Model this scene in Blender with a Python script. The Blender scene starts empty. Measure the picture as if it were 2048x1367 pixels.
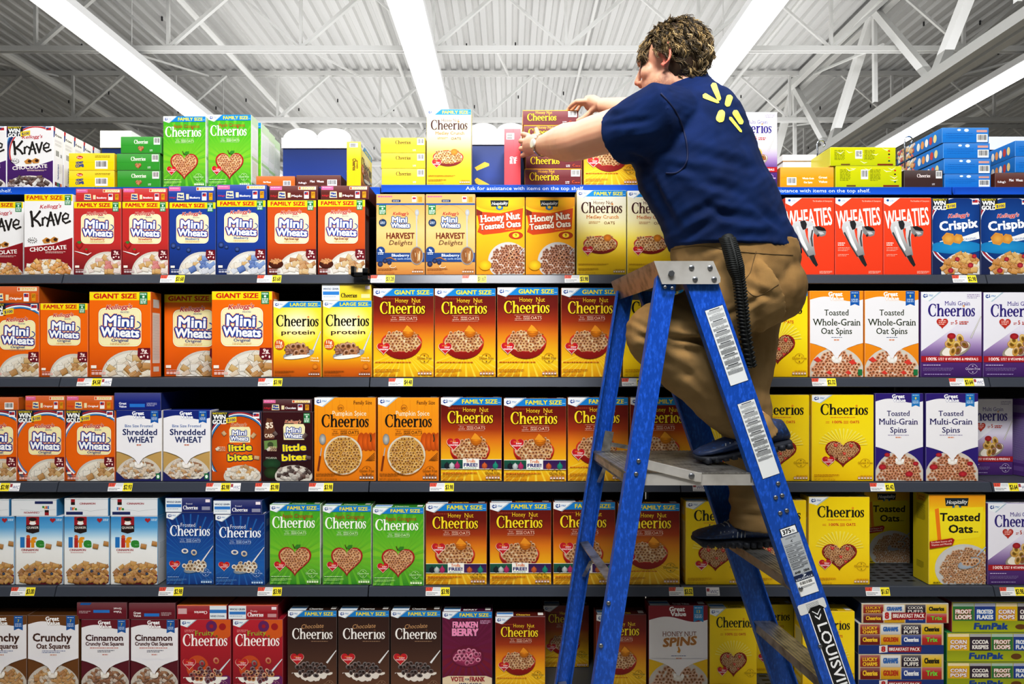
import bpy, bmesh, math, random
from mathutils import Vector, Matrix, noise
from mathutils.geometry import tessellate_polygon
from mathutils.bvhtree import BVHTree
R = math.radians
C = bpy.context.scene.collection
F = 1168.0; CX = 1018.0; CY = 718.0; CAMZ = 1.5        # focal length in pixels of a 2048 px wide frame, horizon, eye height

def P(px, py, Y):
    """world point at distance Y in front of the camera that the photo shows at (px, py)"""
    return Vector(((px - CX) / F * Y, Y, CAMZ + (CY - py) / F * Y))

def lin(h):
    if not isinstance(h, str): return h
    h = h.lstrip('#')
    if len(h) == 3: h = ''.join(c * 2 for c in h)
    v = [int(h[i:i + 2], 16) / 255 for i in (0, 2, 4)]
    return tuple(c / 12.92 if c <= .04045 else ((c + .055) / 1.055) ** 2.4 for c in v)

def mixc(a, b, t):
    a, b = lin(a), lin(b)
    return tuple(a[i] * (1 - t) + b[i] * t for i in range(3))

# ------------------------------------------------------------------ materials
MATS = {}
def mat(name, col=None, rough=.5, metal=0., emis=None, es=0., vcol=False, bump=None, spec=.5, noise_mix=None, coat=0., sub=0.):
    if name in MATS: return MATS[name]
    m = bpy.data.materials.new(name); m.use_nodes = True
    nt = m.node_tree; b = nt.nodes['Principled BSDF']
    b.inputs['Roughness'].default_value = rough; b.inputs['Metallic'].default_value = metal
    b.inputs['Specular IOR Level'].default_value = spec
    if coat: b.inputs['Coat Weight'].default_value = coat; b.inputs['Coat Roughness'].default_value = .15
    if sub:
        b.inputs['Subsurface Weight'].default_value = sub
        b.inputs['Subsurface Radius'].default_value = (.01, .004, .002); b.inputs['Subsurface Scale'].default_value = .6
    if vcol:
        a = nt.nodes.new('ShaderNodeAttribute'); a.attribute_name = 'Col'
        nt.links.new(a.outputs['Color'], b.inputs['Base Color'])
    elif col is not None:
        b.inputs['Base Color'].default_value = (*lin(col), 1)
    if noise_mix:                                        # (colour2, scale, detail, low, high, stretch)
        c2, sc, det, lo, hi, st = noise_mix
        tc = nt.nodes.new('ShaderNodeTexCoord'); mp = nt.nodes.new('ShaderNodeMapping'); n = nt.nodes.new('ShaderNodeTexNoise')
        rp = nt.nodes.new('ShaderNodeMapRange'); mx = nt.nodes.new('ShaderNodeMix'); mx.data_type = 'RGBA'
        mp.inputs['Scale'].default_value = st
        n.inputs['Scale'].default_value = sc; n.inputs['Detail'].default_value = det
        rp.inputs['From Min'].default_value = lo; rp.inputs['From Max'].default_value = hi
        nt.links.new(tc.outputs['Object'], mp.inputs[0]); nt.links.new(mp.outputs[0], n.inputs['Vector'])
        nt.links.new(n.outputs['Fac'], rp.inputs['Value']); nt.links.new(rp.outputs[0], mx.inputs[0])
        if vcol: nt.links.new(a.outputs['Color'], mx.inputs[6])
        else: mx.inputs[6].default_value = (*lin(col), 1)
        mx.inputs[7].default_value = (*lin(c2), 1)
        nt.links.new(mx.outputs[2], b.inputs['Base Color'])
    if bump:                                             # (kind, scale, strength, distance, stretch)
        kind, sc, strg, dist, st = bump
        tc = nt.nodes.new('ShaderNodeTexCoord'); mp = nt.nodes.new('ShaderNodeMapping'); mp.inputs['Scale'].default_value = st
        n = nt.nodes.new('ShaderNodeTexNoise' if kind == 'noise' else 'ShaderNodeTexWave')
        n.inputs['Scale'].default_value = sc
        if kind == 'noise': n.inputs['Detail'].default_value = 4
        else: n.inputs['Distortion'].default_value = 6; n.inputs['Detail'].default_value = 2
        bp = nt.nodes.new('ShaderNodeBump'); bp.inputs['Strength'].default_value = strg; bp.inputs['Distance'].default_value = dist
        nt.links.new(tc.outputs['Object'], mp.inputs[0]); nt.links.new(mp.outputs[0], n.inputs['Vector'])
        nt.links.new(n.outputs['Fac'], bp.inputs['Height']); nt.links.new(bp.outputs[0], b.inputs['Normal'])
    if emis is not None:
        b.inputs['Emission Color'].default_value = (*lin(emis), 1); b.inputs['Emission Strength'].default_value = es
    MATS[name] = m
    return m

# ------------------------------------------------------------------ mesh builder with a colour per vertex
class MB:
    def __init__(s): s.v = []; s.f = []; s.c = []; s.m = []; s.mi = 0
    def add(s, pts, faces, cols):
        b = len(s.v); s.v += [tuple(p) for p in pts]
        s.c += cols if isinstance(cols, list) else [lin(cols)] * len(pts)
        s.f += [tuple(b + i for i in f) for f in faces]; s.m += [s.mi] * len(faces)
    def box(s, x0, x1, y0, y1, z0, z1, col='ffffff', M=None):
        p = [Vector((x, y, z)) for z in (z0, z1) for y in (y0, y1) for x in (x0, x1)]
        if M is not None: p = [M @ q for q in p]
        s.add(p, [(0, 2, 3, 1), (4, 5, 7, 6), (0, 1, 5, 4), (2, 6, 7, 3), (0, 4, 6, 2), (1, 3, 7, 5)], col)
    def bar(s, a, b, w, h, col='ffffff', up=(0, 1, 0)):
        """rectangular bar from a to b; w across, h along 'up'"""
        a, b = Vector(a), Vector(b); d = (b - a).normalized(); u = Vector(up)
        sx = d.cross(u).normalized(); u = sx.cross(d).normalized()
        p = [q + sx * i * w / 2 + u * j * h / 2 for q in (a, b) for i, j in ((-1, -1), (1, -1), (1, 1), (-1, 1))]
        s.add(p, [(0, 3, 2, 1), (4, 5, 6, 7), (0, 1, 5, 4), (1, 2, 6, 5), (2, 3, 7, 6), (3, 0, 4, 7)], col)
    def tube(s, pts, radii, n=10, col='ffffff', squash=1., cap=True, up=None):
        pts = [Vector(p) for p in pts]
        if not hasattr(radii, '__len__'): radii = [radii] * len(pts)
        ref = Vector(up) if up else Vector((.13, .31, .94)); V = []; fc = []
        for i, p in enumerate(pts):
            t = (pts[min(i + 1, len(pts) - 1)] - pts[max(i - 1, 0)]).normalized()
            x = ref.cross(t)
            x = x.normalized() if x.length > 1e-4 else t.orthogonal().normalized()
            y = t.cross(x)
            for k in range(n):
                a = 2 * math.pi * k / n
                V.append(p + (x * math.cos(a) * squash + y * math.sin(a)) * radii[i])
        for i in range(len(pts) - 1):
            for k in range(n):
                fc.append((i * n + k, i * n + (k + 1) % n, (i + 1) * n + (k + 1) % n, (i + 1) * n + k))
        if cap: fc += [tuple(range(n - 1, -1, -1)), tuple(range((len(pts) - 1) * n, len(pts) * n))]
        s.add(V, fc, col)
    def ball(s, c, r, col='ffffff', M=None, nu=14, nv=10):
        c = Vector(c); r = Vector(r) if hasattr(r, '__len__') else Vector((r, r, r)); V = []; fc = []
        for j in range(nv + 1):
            th = math.pi * j / nv
            for i in range(nu):
                a = 2 * math.pi * i / nu
                q = Vector((math.sin(th) * math.cos(a) * r.x, math.sin(th) * math.sin(a) * r.y, math.cos(th) * r.z))
                V.append(c + (M @ q if M is not None else q))
        for j in range(nv):
            for i in range(nu):
                fc.append((j * nu + i, (j + 1) * nu + i, (j + 1) * nu + (i + 1) % nu, j * nu + (i + 1) % nu))
        s.add(V, fc, col)
    def loft(s, rings, col='ffffff', cap=True):
        n = len(rings[0]); V = [p for r in rings for p in r]; fc = []
        for i in range(len(rings) - 1):
            for k in range(n):
                fc.append((i * n + k, i * n + (k + 1) % n, (i + 1) * n + (k + 1) % n, (i + 1) * n + k))
        if cap: fc += [tuple(range(n - 1, -1, -1)), tuple(range((len(rings) - 1) * n, len(rings) * n))]
        s.add(V, fc, col)
    def mesh(s, name):
        me = bpy.data.meshes.new(name); me.from_pydata(s.v, [], s.f)
        a = me.color_attributes.new('Col', 'FLOAT_COLOR', 'POINT')
        a.data.foreach_set('color', [x for c in s.c for x in (c[0], c[1], c[2], 1)])
        if any(s.m): me.polygons.foreach_set('material_index', s.m)
        return me
    def build(s, name, m, parent=None, smooth=False, loc=None, bevel=0., merge=False):
        me = s.mesh(name)
        for x in (m if isinstance(m, (list, tuple)) else [m]): me.materials.append(x)
        if bevel or merge:
            bm = bmesh.new(); bm.from_mesh(me)
            if merge: bmesh.ops.remove_doubles(bm, verts=bm.verts, dist=1e-5)
            bmesh.ops.recalc_face_normals(bm, faces=bm.faces)
            if bevel: bmesh.ops.bevel(bm, geom=list(bm.edges), offset=bevel, segments=2, affect='EDGES', profile=.6)
            bm.to_mesh(me); bm.free()
        if smooth: me.polygons.foreach_set('use_smooth', [True] * len(me.polygons))
        o = bpy.data.objects.new(name, me); C.objects.link(o)
        if loc is not None: o.location = loc
        if parent is not None: o.parent = parent
        return o

def tag(o, label=None, cat=None, group=None, kind=None):
    if label: o['label'] = label
    if cat: o['category'] = cat
    if group: o['group'] = group
    if kind: o['kind'] = kind
    return o
def empty(name, loc=(0, 0, 0)):
    o = bpy.data.objects.new(name, None); C.objects.link(o); o.location = loc; o.empty_display_size = .1
    return o

# ------------------------------------------------------------------ lettering
_tc = {}
def glyphs(s, off=0., serif=False):
    k = (s, round(off, 4), serif)
    if k in _tc: return _tc[k]
    cu = bpy.data.curves.new('lettering', 'FONT'); cu.body = s; cu.size = 1; cu.resolution_u = 2; cu.offset = off; cu.align_x = 'LEFT'
    o = bpy.data.objects.new('lettering', cu); C.objects.link(o)
    dg = bpy.context.evaluated_depsgraph_get(); dg.update()
    me = o.evaluated_get(dg).to_mesh()
    V = [(v.co.x, v.co.y) for v in me.vertices]; Fc = [tuple(p.vertices) for p in me.polygons]
    if serif:
        cnt = {}
        for f in Fc:
            for i in range(len(f)):
                e = tuple(sorted((f[i], f[(i + 1) % len(f)]))); cnt[e] = cnt.get(e, 0) + 1
        add = []
        for (a, b), c in cnt.items():
            if c != 1: continue
            (xa, ya), (xb, yb) = V[a], V[b]
            if abs(ya - yb) < 1e-3 and .05 < abs(xa - xb) - 2 * off < .13:
                for lv, up in ((-off, 1), (.69 + off, -1), (.5 + off, -1)):
                    if abs(ya - lv) < .05 and (lv < .2 or True):
                        add.append((min(xa, xb) - .05, max(xa, xb) + .05, ya, ya + up * .05)); break
        for x0, x1, y0, y1 in add:
            b = len(V); V += [(x0, y0), (x1, y0), (x1, y1), (x0, y1)]; Fc.append((b, b + 1, b + 2, b + 3))
    o.evaluated_get(dg).to_mesh_clear(); C.objects.unlink(o); bpy.data.objects.remove(o); bpy.data.curves.remove(cu)
    if not V: V = [(0, 0), (.1, 0), (0, .01)]
    x0 = min(v[0] for v in V); x1 = max(v[0] for v in V)
    _tc[k] = ([(x - x0, y) for x, y in V], Fc, x1 - x0)
    return _tc[k]

HEART = []
for _i in range(36):
    _t = 2 * math.pi * _i / 36
    HEART.append((math.sin(_t) ** 3 * .5, -(13 * math.cos(_t) - 5 * math.cos(2 * _t) - 2 * math.cos(3 * _t) - math.cos(4 * _t)) / 32))

class Art:
    """flat printed artwork laid on a face: x to the right, y down, in hundredths of the face width"""
    EPS = 2.2e-5
    def __init__(s, mb, O, U, V, width, height):
        s.mb = mb; s.O = Vector(O); s.U = Vector(U); s.V = Vector(V); s.N = s.V.cross(s.U).normalized() * -1
        s.N = s.U.cross(s.V).normalized() * -1
        s.k = width / 100.; s.H = height / s.k; s.L = 1; s.clip = True
    def pt(s, x, y, l=0):
        if s.clip: x = min(max(x, 0), 100); y = min(max(y, 0), s.H)
        return s.O + s.U * (x * s.k) + s.V * (y * s.k) + s.N * (s.L + l) * s.EPS
    def raw(s, pts, faces, cols, step=1):
        s.mb.add([s.pt(*p) for p in pts], faces, cols); s.L += step
    def poly(s, pts, col):
        tri = tessellate_polygon([[Vector((x, y, 0)) for x, y in pts]])
        s.raw(pts, [tuple(t) for t in tri], col)
    def rect(s, x0, y0, x1, y1, col): s.raw([(x0, y0), (x1, y0), (x1, y1), (x0, y1)], [(0, 3, 2, 1)], col)
    def grad(s, x0, y0, x1, y1, stops):
        """vertical gradient; stops = [(fraction, colour)...]"""
        pts = []; cols = []; fc = []
        for i, (t, c) in enumerate(stops):
            y = y0 + (y1 - y0) * t; pts += [(x0, y), (x1, y)]; cols += [lin(c)] * 2
            if i: fc.append((2 * i - 2, 2 * i, 2 * i + 1, 2 * i - 1))
        s.raw(pts, fc, cols)
    def gpoly(s, pts, y0, y1, c0, c1):
        tri = tessellate_polygon([[Vector((x, y, 0)) for x, y in pts]])
        s.raw(pts, [tuple(t) for t in tri], [mixc(c0, c1, min(max((y - y0) / (y1 - y0), 0), 1)) for x, y in pts])
    def ell(s, cx, cy, rx, ry, col, edge=None, n=24, rot=0., a0=0., a1=360.):
        pts = [(cx, cy)]; c, sn = math.cos(R(rot)), math.sin(R(rot)); full = a1 - a0 >= 360
        for i in range(n + (0 if full else 1)):
            a = R(a0 + (a1 - a0) * i / n); x, y = rx * math.cos(a), ry * math.sin(a)
            pts.append((cx + x * c - y * sn, cy + x * sn + y * c))
        m = len(pts) - 1
        fc = [(0, 1 + (i + 1) % m, 1 + i) for i in range(m if full else m - 1)]
        s.raw(pts, fc, [lin(col)] + [lin(edge or col)] * m)
    def heart(s, cx, cy, w, col, edge=None, h=1.):
        pts = [(cx, cy)] + [(cx + x * w, cy + y * w * h) for x, y in HEART]; m = len(pts) - 1
        s.raw(pts, [(0, 1 + (i + 1) % m, 1 + i) for i in range(m)], [lin(col)] + [lin(edge or col)] * m)
    def line(s, x0, y0, x1, y1, w, col, w1=None):
        d = Vector((x1 - x0, y1 - y0)); n = Vector((-d.y, d.x)).normalized(); w1 = w if w1 is None else w1
        s.raw([(x0 + n.x * w / 2, y0 + n.y * w / 2), (x0 - n.x * w / 2, y0 - n.y * w / 2), (x1 - n.x * w1 / 2, y1 - n.y * w1 / 2), (x1 + n.x * w1 / 2, y1 + n.y * w1 / 2)], [(0, 1, 2, 3)], col)
    def strip(s, pts, ws, col):
        V = []; fc = []
        for i, (x, y) in enumerate(pts):
            a = pts[max(i - 1, 0)]; b = pts[min(i + 1, len(pts) - 1)]
            d = Vector((b[0] - a[0], b[1] - a[1])); n = Vector((-d.y, d.x)).normalized() if d.length else Vector((0, 1))
            w = ws[i] if hasattr(ws, '__len__') else ws
            V += [(x + n.x * w / 2, y + n.y * w / 2), (x - n.x * w / 2, y - n.y * w / 2)]
            if i: fc.append((2 * i - 2, 2 * i - 1, 2 * i + 1, 2 * i))
        s.raw(V, fc, col)
    def arc(s, cx, cy, rx, ry, a0, a1, w, col, n=24):
        s.strip([(cx + rx * math.cos(R(a0 + (a1 - a0) * i / n)), cy + ry * math.sin(R(a0 + (a1 - a0) * i / n))) for i in range(n + 1)], w, col)
    def text(s, t, cx, y, size, col, w=None, bold=0., shear=0., rot=0., serif=False, out=None, align='C', shadow=None):
        """y = baseline, size = capital height; w = total width the words take up"""
        V, Fc, tw = glyphs(t, 0., serif)
        k = size / .69; kx = (w / tw) if w else k * .92; W = tw * kx
        if align == 'L': cx += W / 2
        c, sn = math.cos(R(rot)), math.sin(R(rot))
        def put(dx, dy, co, st):
            r = []
            for x, yy in V:
                X = x * kx - W / 2 + yy * k * shear + dx; Y = -yy * k + dy
                r.append((cx + X * c - Y * sn, y + X * sn + Y * c))
            s.raw(r, Fc, co, st)
        b = bold * k * .8
        if out:
            for oc, ow in out:
                n = 8 if ow + b > .8 else 4; q = ow + b
                for i in range(n): put(q * math.cos(2 * math.pi * (i + .5) / n), q * math.sin(2 * math.pi * (i + .5) / n), oc, .12)
                s.L += 1
        if shadow: put(size * .04, size * .05, shadow, 1)
        if b > .05:
            for dx, dy in (((-b, 0), (b, 0)) if b < .22 else ((-b, -b * .8), (b, -b * .8), (b, b * .8), (-b, b * .8))): put(dx, dy, col, .12)
        put(0, 0, col, 1.5)
    def scrib(s, x0, y, x1, lines, col, h=.9, gap=2.2, seed=1):
        """unreadably small print: rows of little word-length dashes"""
        rn = random.Random(seed); pts = []; fc = []
        for i in range(lines):
            x = x0; yy = y + i * gap; end = x1 - (rn.random() * (x1 - x0) * .3 if i == lines - 1 else 0)
            while x < end:
                l = min(1.2 + rn.random() * 4, end - x); b = len(pts)
                pts += [(x, yy), (x + l, yy), (x + l, yy + h), (x, yy + h)]; fc.append((b, b + 3, b + 2, b + 1)); x += l + .8
        if fc: s.raw(pts, fc, col)
    def barcode(s, x0, y0, x1, y1, seed=3, vert=True):
        s.rect(x0, y0, x1, y1, 'f4f4f2'); rn = random.Random(seed); pts = []; fc = []
        a, b, c, d = (x0 + (x1 - x0) * .08, x1 - (x1 - x0) * .08, y0 + (y1 - y0) * .1, y1 - (y1 - y0) * .25)
        if not vert: a, b, c, d = y0 + (y1 - y0) * .08, y1 - (y1 - y0) * .08, x0 + (x1 - x0) * .1, x1 - (x1 - x0) * .25
        x = a; st = (b - a) / 32
        while x < b:
            l = st * rn.choice((.5, .8, 1.3)); k = len(pts); x2 = min(x + l, b)
            pts += [(x, c), (x2, c), (x2, d), (x, d)] if vert else [(c, x), (d, x), (d, x2), (c, x2)]
            fc.append((k, k + 3, k + 2, k + 1)); x += l + st * rn.choice((.5, .8, 1.1))
        s.raw(pts, fc, '333333')
    # ---- food pictures
    def rings(s, inside, box, r, pal, seed=1, hole='8a5228', back=None, dens=1.):
        rn = random.Random(seed); x0, y0, x1, y1 = box; st = r * 1.55 / dens; items = []
        y = y0; row = 0
        while y < y1:
            x = x0 + (row % 2) * st / 2
            while x < x1:
                px, py = x + rn.uniform(-.35, .35) * r, y + rn.uniform(-.35, .35) * r
                if inside(px, py): items.append((px, py))
                x += st
            y += st * .82; row += 1
        rn.shuffle(items); n = 10; ro = s.L
        for px, py in items:
            a0 = rn.uniform(0, 180); sq = rn.uniform(.62, 1.); rr = r * rn.uniform(.88, 1.1); base = rn.choice(pal)
            ca, sa = math.cos(R(a0)), math.sin(R(a0)); pts = []; cols = []
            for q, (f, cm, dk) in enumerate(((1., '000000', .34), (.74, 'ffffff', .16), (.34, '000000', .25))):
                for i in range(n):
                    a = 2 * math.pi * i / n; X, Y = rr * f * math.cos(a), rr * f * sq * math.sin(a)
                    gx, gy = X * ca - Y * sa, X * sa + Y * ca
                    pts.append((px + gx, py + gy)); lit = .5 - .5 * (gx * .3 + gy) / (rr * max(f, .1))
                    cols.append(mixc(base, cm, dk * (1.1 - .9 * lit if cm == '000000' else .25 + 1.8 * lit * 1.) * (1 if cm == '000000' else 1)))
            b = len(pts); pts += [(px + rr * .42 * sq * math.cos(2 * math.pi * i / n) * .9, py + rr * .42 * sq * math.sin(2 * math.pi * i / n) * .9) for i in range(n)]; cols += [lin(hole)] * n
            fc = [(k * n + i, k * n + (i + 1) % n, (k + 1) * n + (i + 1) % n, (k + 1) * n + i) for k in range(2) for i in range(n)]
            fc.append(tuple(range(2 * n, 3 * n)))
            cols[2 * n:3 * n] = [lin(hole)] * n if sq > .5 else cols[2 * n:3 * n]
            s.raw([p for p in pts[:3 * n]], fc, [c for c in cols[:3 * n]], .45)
    def chunks(s, inside, box, r, pal, seed=1, frost='f3efe6', fr=.4, asp=.8, lines=True):
        rn = random.Random(seed); x0, y0, x1, y1 = box; st = r * 1.5; items = []
        y = y0; row = 0
        while y < y1:
            x = x0 + (row % 2) * st / 2
            while x < x1:
                px, py = x + rn.uniform(-.4, .4) * r, y + rn.uniform(-.4, .4) * r
                if inside(px, py): items.append((px, py))
                x += st
            y += st * .75; row += 1
        items.sort(key=lambda q: q[1] + rn.uniform(-r, r))
        for px, py in items:
            a = R(rn.uniform(-50, 50)); rr = r * rn.uniform(.85, 1.15); base = rn.choice(pal)
            if rn.random() < fr: base = mixc(base, frost, rn.uniform(.55, .85))
            ca, sa = math.cos(a), math.sin(a); ap = asp * rn.uniform(.7, 1.1)
            def q(X, Y): return (px + rr * (X * ca - Y * sa * ap), py + rr * (X * sa + Y * ca * ap))
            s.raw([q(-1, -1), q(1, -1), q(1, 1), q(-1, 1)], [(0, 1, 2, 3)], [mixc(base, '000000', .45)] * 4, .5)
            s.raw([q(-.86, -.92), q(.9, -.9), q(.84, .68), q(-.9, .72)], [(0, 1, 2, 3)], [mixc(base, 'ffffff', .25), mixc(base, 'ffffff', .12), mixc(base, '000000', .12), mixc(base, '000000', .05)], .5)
            if lines:
                pts = []; fc = []
                for k in range(4):
                    yy = -.7 + k * .38; b = len(pts); pts += [q(-.8, yy), q(.8, yy), q(.8, yy + .13), q(-.8, yy + .13)]; fc.append((b, b + 1, b + 2, b + 3))
                s.raw(pts, fc, [mixc(base, '3a1c08', .32)] * len(pts), .5)

# hand drawn condensed serif alphabet for the big logo
def _arcw(cx, cy, rx, ry, a0, a1, tn, tk, n=14):
    p = []; w = []
    for i in range(n + 1):
        a = R(a0 + (a1 - a0) * i / n); p.append((cx + rx * math.cos(a), cy + ry * math.sin(a))); w.append(tn + (tk - tn) * abs(math.cos(a)) ** 1.3)
    return p, w
def wordmark(A, x, base, width, col, dot, seed=0, out=None):
    k = width / 5.62; T, t = .2, .075
    def S(p, w, c=None, e=0.): A.strip([(x + a * k, base - b * k) for a, b in p], [q * k + e for q in w], c or col)
    def Rr(x0, y0, x1, y1, c=None, e=0.): A.rect(x + x0 * k - e / 2, base - y1 * k - e / 2, x + x1 * k + e / 2, base - y0 * k + e / 2, c or col)
    for c, e in (([(out, 1.9)] if out else []) + [(col, .28)]):
        # C
        p, w = _arcw(.56, .74, .46, .74, 52, 312, .07, .24, 20); S(p, w, c, e); Rr(.86, .98, .93, 1.42, c, e); Rr(.84, .1, .9, .42, c, e)
        # h
        Rr(1.12, 0, 1.32, 1.5, c, e); Rr(1.02, 1.42, 1.3, 1.5, c, e); Rr(1.04, 0, 1.4, .06, c, e)
        p, w = _arcw(1.52, .66, .21, .31, 170, 0, .1, .2, 10); S(p, w, c, e); Rr(1.63, 0, 1.83, .68, c, e); Rr(1.55, 0, 1.91, .06, c, e)
        for ex in (2.0, 2.72):
            p, w = _arcw(ex + .32, .49, .25, .46, 5, 318, .07, .2, 18); S(p, w, c, e); Rr(ex + .14, .47, ex + .6, .55, c, e)
        # r
        Rr(3.52, 0, 3.72, .98, c, e); Rr(3.43, .91, 3.7, .98, c, e); Rr(3.43, 0, 3.83, .06, c, e)
        S([(3.68, .66), (3.78, .86), (3.92, .93), (4.02, .84)], [.1, .13, .17, .2], c, e)
        # i
        Rr(4.22, 0, 4.42, .98, c, e); Rr(4.13, .91, 4.4, .98, c, e); Rr(4.13, 0, 4.51, .06, c, e)
        # o
        p, w = _arcw(4.86, .48, .24, .46, 0, 360, .06, .2, 20); S(p, w, c, e)
        # s
        S([(5.63, .72), (5.58, .9), (5.48, .95), (5.36, .9), (5.31, .76), (5.37, .6), (5.52, .46), (5.61, .3), (5.55, .1), (5.42, .02), (5.31, .08), (5.28, .28)],
          [.05, .07, .08, .11, .15, .18, .18, .15, .11, .08, .06, .05], c, e); Rr(5.6, .68, 5.65, .97, c, e); Rr(5.25, 0, 5.3, .3, c, e)
    p, w = _arcw(4.31, 1.24, .09, .1, 0, 360, .07, .07, 12); S(p, w, dot)
ES, PUP, PAI, WS, EXPO = 6., 700., 165., .08, .12
# ------------------------------------------------------------------ printed artwork of every kind of packet
TAN = ['d9a866', 'cf9a55', 'e2b87a', 'c58d48']; CHOC = ['4a2416', '5c2f1c', '3b1a10']
WHT = ['d8b070', 'c9a06a', 'e6dccb', 'efe9dd']
def in_ell(cx, cy, rx, ry): return lambda x, y: ((x - cx) / rx) ** 2 + ((y - cy) / ry) ** 2 < 1
def in_heart(cx, cy, w, h=1.):
    pts = [(cx + x * w, cy + y * w * h) for x, y in HEART]
    def f(x, y):
        r = False; j = len(pts) - 1
        for i in range(len(pts)):
            xi, yi = pts[i]; xj, yj = pts[j]
            if (yi > y) != (yj > y) and x < (xj - xi) * (y - yi) / (yj - yi) + xi: r = not r
            j = i
        return r
    return f

def corner(A, dark='1d3f87'):
    """white turned corner with the small blue G emblem"""
    A.poly([(0, 0), (33, 0), (14, 15.5), (0, 11)], 'f1f4f6'); A.poly([(14, 15.5), (33, 0), (30, 0), (12, 14.8)], 'b9cbd6')
    A.arc(7.5, 5.6, 2.6, 2.6, -60, 160, 1.1, '1f4f9c', 10); A.arc(7, 6.4, 3.2, 2.6, 90, 260, 1.1, '1f4f9c', 10); A.line(5, 9, 11, 7.4, 1, '1f4f9c'); A.ell(6.4, 4.6, 1.2, .9, '1f4f9c')
    A.scrib(12.5, 4.6, 20, 2, '5f8fc4', .8, 1.7, 2)
def sizebar(A, t, col='1c8fd0', tc='f7e22b', h=12.5):
    A.rect(14, 0, 100, h, col); A.text(t, 64, h * .78, h * .54, tc, w=58, bold=.035); A.scrib(94, h * .62, 99, 1, 'bfe0f0', .8)
def badge_heart(A, cx, cy, w=23, col='cf2430'):
    A.heart(cx, cy + .6, w + 1.4, 'f3d9c8'); A.heart(cx, cy, w, col, mixc(col, '000000', .12))
    A.text('can help', cx - 1, cy - 2.4, 2.6, 'f6c13c', w=w * .42); A.text('lower', cx + 3, cy + .4, 3.4, 'ffffff', w=w * .42, bold=.02, shear=.2)
    A.text('CHOLESTEROL', cx, cy + 4.2, 2.6, 'ffffff', w=w * .72, bold=.03)
def glutenfree(A, cx, cy, col='6b5312'):
    A.arc(cx, cy, 8, 8, -160, -20, .5, col, 12); A.arc(cx, cy, 8, 8, 20, 160, .5, col, 12)
    A.text('Gluten Free', cx, cy + 1.6, 4.2, col, w=24, serif=False); A.ell(cx, cy - 4.8, 1.2, .8, col); A.ell(cx, cy + 5, 1.2, .8, col)
def smallprint(A, col, c2=None):
    H = A.H
    A.text('Sweetened whole grain oat cereal', 33, H - 16, 2.4, col, w=60) if c2 is None else None
    A.scrib(3, H - 12.6, 44, 3, col, .8, 1.9, 4); A.text('NET WT 1 LB 5.6 OZ (612g)', 20, H - 2.2, 2.5, col, w=34)
    for i in range(5):
        A.rect(74 + i * 4.8, H - 8.4, 78 + i * 4.8, H - 3.6, mixc(col, 'ffffff', .15)); A.rect(74.5 + i * 4.8, H - 6.6, 77.5 + i * 4.8, H - 4.4, mixc(col, 'ffffff', .7))
    A.scrib(78, H - 10.6, 98, 1, col, .8)
def wholegrain(A, y, col, t='WHOLE GRAIN'):
    A.line(28, y - 4.6, 72, y - 4.6, .35, col); A.line(28, y + 4.4, 72, y + 4.4, .35, col)
    A.text('first', 34, y - .6, 2.6, col, w=7, shear=.3); A.text('ingredient', 34, y + 2.6, 2.6, col, w=11, shear=.3)
    A.text('WHOLE', 48, y - .4, 2.7, col, w=11, bold=.02); A.text('GRAIN', 48, y + 3, 2.7, col, w=11, bold=.02); A.text('OATS', 64, y + 2.6, 5.2, col, w=18, bold=.005)
def bowl(A, cx, cy, rx, col, pal=TAN, seed=1, r=3.1, squash=.52, hi='e05a40', deep=.92, milk='eadbc0'):
    """round bowl seen from the front and above, full of rings"""
    ry = rx * squash
    pts = [(cx + rx * math.cos(R(a)), cy + (ry * math.sin(R(a)) if a > 180 else rx * deep * math.sin(R(a)))) for a in range(0, 360, 10)]
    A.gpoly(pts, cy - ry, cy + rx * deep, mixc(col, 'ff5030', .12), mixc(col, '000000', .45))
    A.ell(cx, cy, rx, ry * 1.03, col, mixc(col, 'ff7050', .25)); A.ell(cx, cy + .8, rx * .93, ry * .93, milk, mixc(milk, '000000', .2))
    f = in_ell(cx, cy + 1, rx * .9, ry * 1.0)
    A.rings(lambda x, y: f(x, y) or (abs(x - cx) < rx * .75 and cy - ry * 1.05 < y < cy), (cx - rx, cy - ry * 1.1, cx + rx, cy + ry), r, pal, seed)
def spoon(A, x0, y0, x1, y1, w=3.2, col='c9cdd2', rx=8, ry=5):
    A.line(x0, y0, x1, y1, w * .6, col, w); A.line(x0, y0, x1, y1, w * .2, 'f4f6f8', w * .3)
def splash(A, cx, cy, w, col='f5f1ea', seed=1):
    rn = random.Random(seed); pts = []
    for i in range(25):
        t = i / 24; pts.append((cx + (t - .5) * w, cy + math.sin(t * math.pi) * w * .2 - (3.5 if i % 4 == 1 else 0) - 2 * rn.random()))
    A.poly([(cx - w / 2, cy - 3)] + pts + [(cx + w / 2, cy - 4)], col)
def wave_header(A, col, text_col='ffffff', rib='1769b4', num='7', y=15):
    """white front with a coloured wavy header, the two-word store title and a blue ribbon"""
    A.rect(0, 0, 100, A.H, 'f0eef0')
    pts = [(0, 0), (100, 0)] + [(100 - i * 5, y + 4.5 * math.sin(i * .32 + .2)) for i in range(21)]
    A.poly(pts, col)
    A.text('Great', 48, 9.4, 7.6, text_col, w=26, bold=.05); A.text('Value', 50, 17.4, 7.2, text_col, w=26, bold=.05, out=[(col, .45)])
    A.poly([(76, 0), (93, 0), (93, 28), (84.5, 24.5), (76, 28)], rib); A.scrib(78, 3, 91, 1, 'e9f2fa', 1); A.text(num, 84.5, 12.5, 5.4, 'f2e14a', bold=.03); A.scrib(78, 15, 91, 3, 'e9f2fa', 1, 2.4)
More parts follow.
